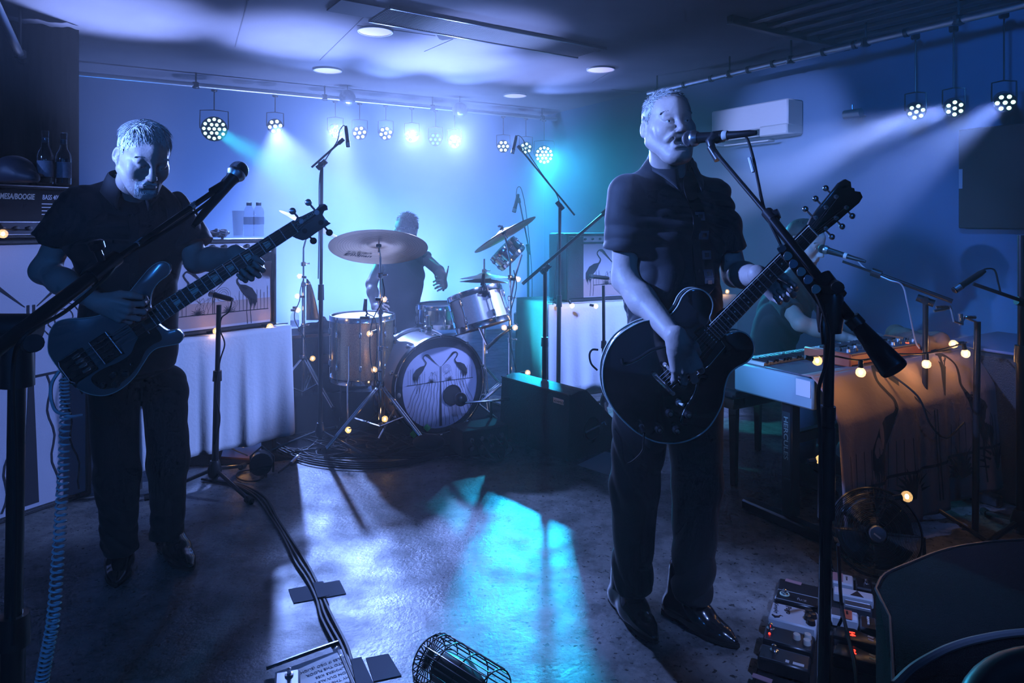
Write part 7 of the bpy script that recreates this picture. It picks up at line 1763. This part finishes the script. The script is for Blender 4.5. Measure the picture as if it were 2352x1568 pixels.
# wire cage at the lower middle: a second small fan lying on its side
def wire_cage():
    a = PF(1010, 1500, .10); b = PF(1170, 1600, .10); ax_ = (b-a); ax_.z = 0; ax_.normalize()
    T = thing('wire_basket', 'black round wire fan cage lying on the floor at the lower middle edge', 'fan', V((a.x, a.y, 0)))
    c = a+V((-.03, .0, 0)); c.z = .082; Mx = axis_frame(c, ax_)
    for k in (0, 2, 5, 9, 14): z = .018*k; r_ = .078*math.sqrt(max(.12, 1-((k-1)/14)**2*.12)) if k > 1 else .078*(.93 if k else .80); q = MB(Mx); q.torus((0, 0, z), (0, 0, 1), r_, .0022, 32, 5); q.build('wire_ring', M_BLKMET, T)
    for k in range(30): an = k*math.pi/15; q = MB(Mx); q.tube([(math.cos(an)*.0, math.sin(an)*.0, -.006), (math.cos(an)*.062, math.sin(an)*.062, -.002), (math.cos(an)*.078, math.sin(an)*.078, .02), (math.cos(an)*.076, math.sin(an)*.076, .25)], .0018, 5); q.build('wire_rib', M_BLKMET, T)
    q = MB(Mx); q.lathe([(0, .05), (.045, .052), (.05, .14), (.03, .2), (0, .2)], (0, 0, 0), (0, 0, 1), 20); q.build('motor', M_BLACK, T)
wire_cage()
# set list sheet under a clipboard, pedal beside it
sc = [PF(625, 1547), PF(783, 1495), PF(850, 1640), PF(640, 1690)]; e1 = (sc[1]-sc[0]).normalized(); Ms = frame(sc[0]+Z*.012, e1, Z.cross(e1), None)
T = thing('set_list', 'white printed set list sheet lying by the cables at the lower edge', 'paper', sc[0])
q = MB(Ms); q.box((.115, -.16, -.002), (.21, .30, .0012), Matrix.Rotation(.04, 3, 'Z')); q.build('sheet', M_PAPER, T, smooth=False)
lines = ['MILES IF DEO (SLIGHT RETURN)', 'INTO THE FLOOR', 'SUMMERS KISS', 'SON DUVALS EN', 'MY THE SOS', 'FOUNTAIN END', 'DOMINI ONE']
for i, l in enumerate(lines): text(l, .0150, Ms @ Matrix.Translation((.205-.004*i, -.045-.024*i, -.0008)) @ Matrix.Rotation(math.pi+.05, 4, 'Z'), mat('ink', (.03, .03, .08), .7), T, 'printed_line', .0002)
T = thing('clear_sleeve', 'crinkled clear plastic sleeve folded over the top of the set list', 'plastic sleeve', sc[0])
q = MB(Ms); rr = random.Random(2); q.grid(lambda u, v: V((-.01+.21*u, -.012-.05*v+.004*math.sin(u*9), .005+.010*abs(math.sin(u*21+v*3))*(1-v*.5)+rr.uniform(0, .003))), 22, 6); q.build('sleeve', CLEARW, T)
q = MB(Ms); q.tube([(-.015, .008, .006), (.06, .004, .012), (.13, .012, .010), (.205, .018, .008)], .006, 6); q.build('black_edge', M_BLACK, T)
T = thing('stomp_box', 'small grey pedal with a metal switch at the lower left of the set list', 'effects pedal', PF(650, 1590)); b_ = PF(660, 1600); q = MB(); q.box(b_+Z*.022, (.07, .11, .04), Matrix.Rotation(.3, 3, 'Z'), .006); q.build('case', mat('pedal_grey', (.25, .25, .28), .4), T); q = MB(); q.lathe([(.012, .04), (.012, .046), (.006, .047), (.006, .062), (0, .064)], b_+V((-.005, .03, 0)), Z, 14); q.build('footswitch', M_CHROME, T)
# tape strips and the taped cable run
def tape(label, pts, m, n=2):
    c_ = [PF(*p) for p in pts]; q = MB(); q.add([c+Z*.0025 for c in c_]+[c+Z*.0008 for c in c_], [(0, 1, 2, 3), (7, 6, 5, 4), (0, 4, 5, 1), (1, 5, 6, 2), (2, 6, 7, 3), (3, 7, 4, 0)]); o = q.build('floor_tape', m, smooth=False); tag(o, label, 'tape', 'tape strips on the floor'); return o
M_TAPE = mat('grey_tape', (.12, .135, .17), .85, spec=.1); M_TAPE2 = mat('dark_tape', (.07, .085, .11), .85, spec=.1)
tape('wide grey tape strip holding the cables down, upper of the two', [(662, 1354), (780, 1333), (795, 1364), (674, 1386)], M_TAPE)
tape('dark tape patch right of the cables at the lower edge', [(840, 1512), (892, 1502), (922, 1552), (858, 1566)], M_TAPE2)
run = [(470, 1100), (520, 1108), (560, 1118), (600, 1145), (628, 1190), (660, 1235), (690, 1290), (712, 1330), (735, 1375), (752, 1420), (780, 1480), (802, 1530), (832, 1590), (850, 1640)]
for i, (dx, lb) in enumerate(((-12, 'left of the three black cables taped to the floor'), (0, 'middle of the three black cables taped to the floor'), (13, 'right of the three black cables taped to the floor'))):
    cable(lb, [PF(x+dx*(.5+.5*(y-1000)/550)+3*math.sin(j*1.9+i), y, .008) for j, (x, y) in enumerate(run)], .0062, group='three cables running across the floor')
ov = [PF(718, 1338, .017), PF(742, 1334, .017), PF(757, 1366, .017), PF(730, 1372, .017)]; q = MB(); q.quad(*ov); o = q.build('floor_tape', M_TAPE, smooth=False, solid=.0012); tag(o, 'piece of grey tape bridging over the three cables', 'tape', 'tape strips on the floor')
ov = [PF(806, 1514, .018), PF(830, 1508, .018), PF(858, 1568, .018), PF(820, 1580, .018)]; q = MB(); q.quad(*ov); o = q.build('floor_tape', M_TAPE2, smooth=False, solid=.0012); tag(o, 'dark tape bridging over the cables at the lower edge', 'tape', 'tape strips on the floor')
# rug and cables at the drums
rug = [PF(400, 1072), PF(560, 1068), PF(700, 1052), PF(1000, 1050), PF(1150, 1035), PF(1190, 940), PF(1000, 900), PF(650, 905), PF(520, 985)]
q = MB(); q.prism(ccw([(p.x, p.y) for p in rug]), .0006, .008); o = q.build('drum_rug', mat('dark_rug', (.014, .012, .015), .95, spec=.1, bump=(200, .5))); tag(o, 'dark rug under the drum kit and the tangled cables', 'rug')
rr = random.Random(12)
for i in range(15):
    x0 = rr.uniform(590, 700); y0 = rr.uniform(990, 1048); n_ = rr.randint(4, 7); pts = [(x0, y0)]
    for j in range(n_): x0 += rr.uniform(35, 90); y0 = max(985, min(1052, y0+rr.uniform(-22, 26))); pts.append((x0, y0))
    cable('thin black cable in the tangle on the rug before the drums', [PF(x, y, .014+.002*(i % 4)) for x, y in pts], .0040, group='tangled cables before the drum kit')
for i, (x, y, rw) in enumerate(((830, 1012, .10), (872, 1022, .085), (790, 1020, .07), (910, 1006, .06), (845, 1034, .11), (760, 1038, .09))):
    c = PF(x, y, .016); q = MB()
    pts = [c+V((math.cos(t*.42)*rw*(1+.10*math.sin(t*1.3)), math.sin(t*.42)*rw*.9, .003*math.sin(t)+.002*(t/10))) for t in range(int(15*2.3))]
    q.tube(pts, .0038, 6); o = q.build('cable', M_CABLE); tag(o, 'coil of black cable on the rug before the floor tom stand', 'cable', 'coiled cables before the drum kit')
for i in range(4): cable('long black cable curving along the front edge of the rug', [PF(640, 1020+6*i, .012), PF(700, 1046+5*i, .012), PF(780, 1058+5*i, .012), PF(880, 1062+4*i, .012), PF(960, 1052+3*i, .012), PF(1020, 1036+3*i, .012)], .005, group='long cables along the rug edge')
cable('black cable with connector lying across the edge of the lit floor', [PF(640, 1085, .012), PF(665, 1065, .012), PF(690, 1042, .012), PF(720, 1020, .012), PF(735, 1000, .014)], .0055)
q = MB(); q.tube([PF(668, 1064, .013), PF(684, 1049, .013)], [.011, .013], 10); o = q.build('cable_connector', M_STEEL); tag(o, 'metal cable connector on the floor at the rug edge', 'connector')
cable('loop of cable on the dark floor beside the rug', [PF(575+34*math.cos(t*.6)+2*t*.2, 1092+13*math.sin(t*.6), .008) for t in range(12)], .004)
# black box with cables and green-tipped jack at the kick drum
c = P(1100, 985, 4.02); T = thing('stage_box', 'low black connection box with cables in front of the bass drum', 'stage box', V((c.x, c.y, 0))); KR2 = Matrix((U, W, Z)).transposed()
q = MB(); q.box(V((c.x, c.y, .085)), (.30, .18, .15), KR2, .008); q.build('case', M_MATTE, T)
for i in range(4):
    for j in range(2): q = MB(); p = V((c.x, c.y, .06+.05*j))-W*.091+U*(-.10+.065*i); q.cyl(p, p-W*.014, .013, n=12); q.build('socket', M_STEEL, T)
for i in range(5): p = V((c.x, c.y, .11))-W*.10+U*(-.10+.05*i); cable('black cable plugged into the box at the bass drum', [p, p-W*.05-Z*.02, p-W*.09-Z*.07+U*.02, p-W*.14-Z*.095+U*(.08-.05*i), PF(1000+i*30, 1048, .012)], .005, group='cables plugged into the low black box')
T = thing('kick_microphone', 'short stand and round black microphone at the bass drum port', 'microphone', P(1052, 915, 4.2)); q = MB(); q.sphere(P(1058, 917, 4.18), .042, 16, 12, (1, .8, 1)); q.build('head', M_BLACK, T)
q = MB(); q.tube([P(1062, 925, 4.17), P(1110, 921, 4.15), P(1160, 918, 4.2), P(1192, 912, 4.3)], .0075, 8); q.build('boom', M_STEEL, T); q = MB(); q.tube([P(1128, 921, 4.15), V((P(1128, 921, 4.15).x, 4.15, .02))], .009, 8); q.lathe([(.08, 0), (.078, .015), (.012, .02)], V((P(1128, 921, 4.15).x, 4.15, .009)), Z, 20); q.build('stand', M_BLKMET, T)
M_GRN = mat('green_tape', (.02, .55, .12), .5)
for (px, py, Y, lb) in ((950, 997, 4.19, 'bright green tape on the front foot of the cymbal stand'), (981, 982, 4.2, 'small green tape band by the bass drum')):
    c = P(px, py, Y); q = MB(); q.cyl(c-V((.012, 0, -.012)), c+V((.012, 0, -.012)), .017, n=14); o = q.build('green_tape', M_GRN); tag(o, lb, 'tape')
q = MB(); q.sphere(V((P(985, 1020, 4.02).x, 4.02, .055)), .075, 16, 10, (1.3, .8, .6)); o = q.build('cable_bag', M_MATTE); tag(o, 'rounded black bag in the shadow before the bass drum', 'bag')
# low box / light by the left table
T = thing('floor_light', 'small black floor spotlight beside the rug under the left table', 'floor light', PF(602, 1060)); c = PF(602, 1056, .07); q = MB(); q.cyl(c, c+V((.03, -.10, .01)), .055, .058, 20); q.build('housing', M_BLKMET, T); q = MB(); q.tube([c+V((-.06, 0, -.065)), c+V((-.062, 0, .02)), c+V((0, .0, .075)), c+V((.062, 0, .02)), c+V((.06, 0, -.065))], .006, 6); q.build('yoke', M_BLKMET, T)
q = MB(); p_ = [PF(508, 1055), PF(600, 1062), PF(600, 1016), PF(520, 1010)]; q.add([p+Z*.018 for p in p_]+[p+Z*.001 for p in p_], [(0, 1, 2, 3), (7, 6, 5, 4), (0, 4, 5, 1), (1, 5, 6, 2), (2, 6, 7, 3), (3, 7, 4, 0)]); o = q.build('wood_board', mat('varnished_board', (.22, .11, .05), .3), smooth=False); tag(o, 'varnished wooden board on the floor under the left table\'s light', 'board')
# sheet of paper by the wedge
p_ = [PF(1326, 1068), PF(1390, 1038), PF(1480, 1055), PF(1400, 1092)]; q = MB(); q.add([p+Z*.003 for p in p_]+[p+Z*.001 for p in p_], [(0, 1, 2, 3), (7, 6, 5, 4), (0, 4, 5, 1), (1, 5, 6, 2), (2, 6, 7, 3), (3, 7, 4, 0)]); o = q.build('paper_sheet', M_PAPER, smooth=False); tag(o, 'white paper sheet on the floor between the wedge and the singer', 'paper')
# green floor LED behind the kit
T = thing('floor_led', 'small green-lit floor lamp behind the right side of the kit', 'floor lamp', P(1207, 722, 5.9)); c = P(1207, 722, 5.9); 
q = MB(); q.box(c-Z*.03, (.20, .08, .10), KR2, .01); q.build('housing', M_BLKMET, T)
for i in range(6): q = MB(); q.sphere(c+U*(-.07+.028*i)-W*.042+Z*.0, .009, 8, 6); q.build('led', mat('green_led', (.2, 1, .5), .4, emit=((.2, 1, .5), 4)), T)
q = MB(); q.tube([c-Z*.08, V((c.x, c.y, .0))], .012, 8); q.build('stand', M_BLKMET, T)
# ---- pedalboards
def pedalboard(label, o, ex, wx, wy, z=.03, sx=1.0):
    ex = V(ex).normalized(); M = frame(V(o), ex, Z.cross(ex), None); T = thing('pedalboard', label, 'pedalboard', o)
    q = MB(M); q.box((wx/2, wy/2, z/2), (wx, wy, z), None, .005); q.build('board', M_MATTE, T); return T, M @ Matrix.Diagonal((sx, 1, 1, 1))
def pedal(name, label, M, x, y, w, d, h, m, group=None, rim=None):
    c = M @ V((x, y, 0)); T = thing(name, label, 'effects pedal', c, group); Mp = M @ Matrix.Translation((x, y, .031)); q = MB(Mp); q.box((0, 0, h/2), (w, d, h), None, .005); q.build('case', m, T)
    if rim:
        q = MB(Mp); q.tube([(-w/2+.006, -d/2+.006, h), (w/2-.006, -d/2+.006, h), (w/2-.006, d/2-.006, h), (-w/2+.006, d/2-.006, h)], .0014, 4, closed=True); q.build('rim_line', rim, T)
    return T, Mp
def fsw(T, Mp, x, y, h, m=M_CHROME, ring=M_SILVER):
    q = MB(Mp); q.lathe([(.012, h), (.012, h+.004), (.0065, h+.005), (.0065, h+.018), (0, h+.020)], (x, y, 0), (0, 0, 1), 16); q.build('footswitch', m, T)
def kn(T, Mp, x, y, h, m, r=.010): q = MB(Mp); q.lathe([(r, h), (r*.9, h+.012), (r*.8, h+.014), (0, h+.015)], (x, y, 0), (0, 0, 1), 14); q.build('knob', m, T)
M_WP = mat('white_pedal', (.72, .74, .78), .4); M_BP = mat('black_pedal', (.015, .015, .018), .3); M_GP = mat('grey_pedal', (.07, .075, .085), .4); M_INK = mat('ink_black', (.02, .02, .03), .5)
M_RED7 = mat('red_digits', (1, .05, .03), .4, emit=((1.0, .02, .01), 6)); M_PINK = mat('pink_tape', (.50, .28, .30), .6); M_ORG = mat('orange_label', (.65, .14, .08), .5)
pa, pb = PF(1790, 1342), PF(1862, 1350); lo_ = PF(1730, 1590); ey = (pa-lo_).normalized(); ex = V((ey.y, -ey.x, 0))
TB, MP = pedalboard('narrow black pedalboard left of the heavy microphone stand', lo_+ey*.0, ex, .158, (pa-lo_).length, .026)
LY = (pa-lo_).length
def yy(py): return (PF(1795, py)-lo_).dot(ey)
T, Mp = pedal('effects_pedal', 'black pedal with a thin pale outline and one lit switch, top of the left board', MP, .078, LY*.70, .140, .075, .035, M_BP, rim=M_SILVER)
fsw(T, Mp, -.040, .004, .035); q = MB(Mp); q.torus((-.040, .004, .037), (0, 0, 1), .0135, .003, 20, 6); q.build('switch_ring', mat('glow_ring', (.6, .8, .6), .4), T)
text('fu:z', .022, Mp @ Matrix.Translation((.0, -.012, .0352)), M_SILVER, T, 'pedal_lettering')
T, Mp = pedal('effects_pedal', 'white pedal with black script and four black knobs, middle of the left board', MP, .077, LY*.50, .142, .105, .045, M_WP)
for x, y in ((.045, .030), (.045, -.006), (.058, .012), (.056, -.030)): kn(T, Mp, x, y, .045, M_BP, .013)
text('Pogo', .024, Mp @ Matrix.Translation((-.026, .045, .0452)) @ Matrix.Rotation(-1.45, 4, 'Z'), M_INK, T, 'pedal_lettering', italic=.2, bold=.0008)
text('Kimsplay', .018, Mp @ Matrix.Translation((-.062, .048, .0452)) @ Matrix.Rotation(-1.45, 4, 'Z'), M_INK, T, 'pedal_lettering', italic=.3)
q = MB(Mp); q.tube([(-.060, -.032, .0455), (-.050, -.042, .0455), (-.040, -.036, .0455), (-.036, -.024, .0455), (-.028, -.026, .0455)], [.003, .005, .004, .002, .001], 5); q.build('swirl_logo', M_INK, T)
T, Mp = pedal('effects_pedal', 'black pedal with three cream knobs and a red indicator on the left board', MP, .076, LY*.305, .142, .09, .040, M_BP, rim=M_GP)
for x, y in ((.022, .006), (.052, .022), (.052, -.010)): kn(T, Mp, x, y, .040, M_CREAM, .012)
fsw(T, Mp, -.055, .020, .040); q = MB(Mp); q.sphere((-.055, -.008, .041), .0035, 8, 6); q.build('indicator', M_RED7, T)
T, Mp = pedal('effects_pedal', 'black pedal with pale labels at the lower end of the left board', MP, .074, LY*.145, .142, .075, .040, M_BP, rim=M_GP)
fsw(T, Mp, -.030, .014, .040); 
for x, w in ((.010, .010), (.040, .030)): q = MB(Mp); q.box((x, -.020, .0405), (w, .012, .001)); q.build('paper_label', M_WHITE, T)
for y, x in ((LY-.012, .05), (LY*.05, .02)): q = MB(MP); q.box((x, y, .0275), (.055, .020, .002), Matrix.Rotation(-.1, 3, 'Z')); q.build('pink_tape', M_PINK, TB)
ra, rl = PF(1908, 1336), PF(1903, 1640); ey = (ra-rl).normalized(); ex = V((ey.y, -ey.x, 0)); LY = (ra-rl).length
TB, MP = pedalboard('black pedalboard with white pedals right of the heavy microphone stand', rl, ex, .152, LY, .026, .80)
def ly(py): return (PF(1905, py)-rl).dot(ey)
T, Mp = pedal('effects_pedal', 'white and pink labelled pedal at the top of the right board', MP, .050, ly(1360), .085, .075, .030, M_WP)
q = MB(Mp); q.box((-.020, .004, .0306), (.042, .062, .001)); q.build('pink_label', M_PINK, T); text('Orion', .012, Mp @ Matrix.Translation((.012, .020, .0306)) @ Matrix.Rotation(-1.5, 4, 'Z'), M_INK, T, 'pedal_lettering')
T, Mp = pedal('effects_pedal', 'small black pedal with a chrome switch, top right of the right board', MP, .135, ly(1362), .065, .075, .030, M_BP); fsw(T, Mp, .01, 0, .030)
T, Mp = pedal('effects_pedal', 'wide white pedal with a black triangle mark on the right board', MP, .090, ly(1392), .155, .050, .034, M_WP)
q = MB(Mp); q.prism(ccw([(-.012, -.020), (.040, -.020), (.016, .018)]), .034, .0352); q.build('triangle_mark', M_INK, T)
T, Mp = pedal('effects_pedal', 'dark pedal with a pale rim below the triangle pedal', MP, .105, ly(1418), .105, .045, .034, M_GP, rim=M_SILVER)
T, Mp = pedal('effects_pedal', 'pedal with an orange label and small letters on the right board', MP, .055, ly(1447), .100, .058, .034, M_WP)
q = MB(Mp); q.box((.010, 0, .0346), (.034, .056, .001)); q.build('orange_label', M_ORG, T); q = MB(Mp); q.box((-.032, .004, .0346), (.034, .046, .001)); q.build('dark_label', M_GP, T); text('0080', .012, Mp @ Matrix.Translation((.004, .022, .0353)) @ Matrix.Rotation(-1.5, 4, 'Z'), M_INK, T, 'pedal_lettering')
T, Mp = pedal('effects_pedal', 'black pedal with a row of four pale buttons on the right board', MP, .140, ly(1455), .062, .080, .034, M_BP, rim=M_GP)
for i in range(4): q = MB(Mp); q.cyl((0, .026-.012*i, .034), (0, .026-.012*i, .038), .0045, n=10); q.build('button', M_WHITE, T)
for py, dg, lb in ((1497, '14', 'upper grey tuner pedal, its red display reading 14'), (1540, '26', 'lower grey tuner pedal at the picture\'s edge, red display reading 26')):
    T, Mp = pedal('effects_pedal', lb, MP, .088, ly(py), .150, .060, .036, M_GP)
    q = MB(Mp); q.prism(ccw([(-.075, -.030), (-.06, .030), (.0, .036), (.03, .024), (.075, .010), (.075, -.034), (.02, -.036)]), .030, .042, None, .003); q.build('cover', M_BP, T)
    text(dg, .026, Mp @ Matrix.Translation((-.018, .014, .0424)) @ Matrix.Rotation(-1.45, 4, 'Z'), M_RED7, T, 'red_digits', bold=.0006)
    for i in range(2): q = MB(Mp); q.box((.055, .006-.016*i, .0425), (.020, .009, .001), Matrix.Rotation(-.3, 3, 'Z')); q.build('pale_label', M_WHITE, T)
cable('thin cable running down across the right pedalboard', [P(1925, 1250, 2.0), PF(1932, 1380, .09), PF(1945, 1450, .10), PF(1962, 1520, .10), PF(1972, 1620, .06)], .0055)
# ---- big dark floor wedge at the lower right
arc1 = [(.965, 1.81), (1.03, 1.885), (1.149, 1.955), (1.25, 2.01), (1.337, 2.045), (1.46, 2.075), (1.60, 2.09), (2.0, 2.10)]
arc2 = [(2.0, 1.66), (1.45, 1.63), (1.21, 1.615), (1.09, 1.59), (1.01, 1.562), (.945, 1.53), (.87, 1.485), (.80, 1.43)]
T = thing('wedge_monitor', 'large dark floor monitor with a rounded front at the lower right', 'floor monitor', (1.3, 1.8, 0))
poly = ccw([(x, y) for x, y in arc1]+[(x, y) for x, y in arc2]); q = MB(); q.prism(poly, .004, .380, None, .010); q.build('cabinet', mat('dark_foam', (.010, .010, .013), .95, spec=.08, bump=(300, .6)), T)
q = MB(); q.tube(bez([(x, y, .378) for x, y in arc1[:-1]]+[(2.0, 2.1, .378)], 4), .0045, 6); q.build('far_piping', M_BLKMET, T)
q = MB(); q.tube(bez([(x, y, .380) for x, y in arc2], 4), .0085, 8); q.build('near_piping', mat('lit_edge', (.10, .12, .14), .5), T)  # paler bluish tint painted in for teal light along the rim
q = MB(); q.tube([(.965, 1.81, .378), (.93, 1.68, .378), (.80, 1.43, .378)], .0045, 6); q.build('side_piping', M_BLKMET, T)
T = thing('monitor_horn', 'dark curved rim of a second monitor in the lower right corner', 'floor monitor', (1.0, 1.15, 0)); q = MB(); q.torus((1.05, 1.12, .395), V((-.1, -.35, 1)), .25, .030, 48, 12); q.build('rim', mat('satin_black', (.03, .03, .035), .4), T); q = MB(); q.lathe([(.23, -.39), (.27, -.38), (.27, .0), (.24, .0), (.12, -.12), (0, -.13)], (1.05, 1.12, .395), Z, 40); q.build('cone', M_MATTE, T)
# coiled lead and patch lead of the bass guitar
def coil():
    pts = []; pth = bez([P(148, 868, 2.28), P(150, 940, 2.15), P(147, 1060, 2.0), P(140, 1180, 1.9), P(132, 1300, 1.82), P(122, 1420, 1.75), P(104, 1520, 1.70), P(90, 1600, 1.66)], 12); n = 58*14; L = len(pth)-1
    for i in range(n):
        t = i/n*L; k = int(t); p = pth[k].lerp(pth[min(k+1, L)], t-k); a = i/14*2*math.pi; r_ = .0135; pts.append(p+V((math.cos(a)*r_, math.sin(a)*r_, 0)))
    q = MB(); q.tube(pts, .0032, 5); o = q.build('coiled_cable', mat('pale_cable', (.85, .88, .92), .35)); tag(o, 'pale coiled cable hanging from the bass guitar to the floor', 'cable')
coil()
cable('pale lead looping from the bass guitar\'s lower edge', [P(136, 852, 2.30), P(120, 878, 2.28), P(117, 910, 2.26), P(126, 940, 2.26), P(142, 950, 2.26), P(165, 956, 2.27), P(188, 953, 2.30)], .0055, mat('pale_cable', (.85, .88, .92), .35))
cable('lead hanging from the guitar\'s jack in a loop over the singer\'s trousers', [GG @ V((-.196, -.052, .040)), P(1478, 1015, 2.08), P(1476, 1035, 2.09), P(1458, 1055, 2.11), P(1440, 1064, 2.12), P(1432, 1050, 2.13), P(1426, 1010, 2.15), P(1412, 985, 2.18)], .0034)
cable('small loop of strap lace behind the guitar body', [P(1372, 850, 2.2), P(1358, 835, 2.2), P(1354, 815, 2.2), P(1360, 803, 2.2), P(1374, 803, 2.2)], .0035)
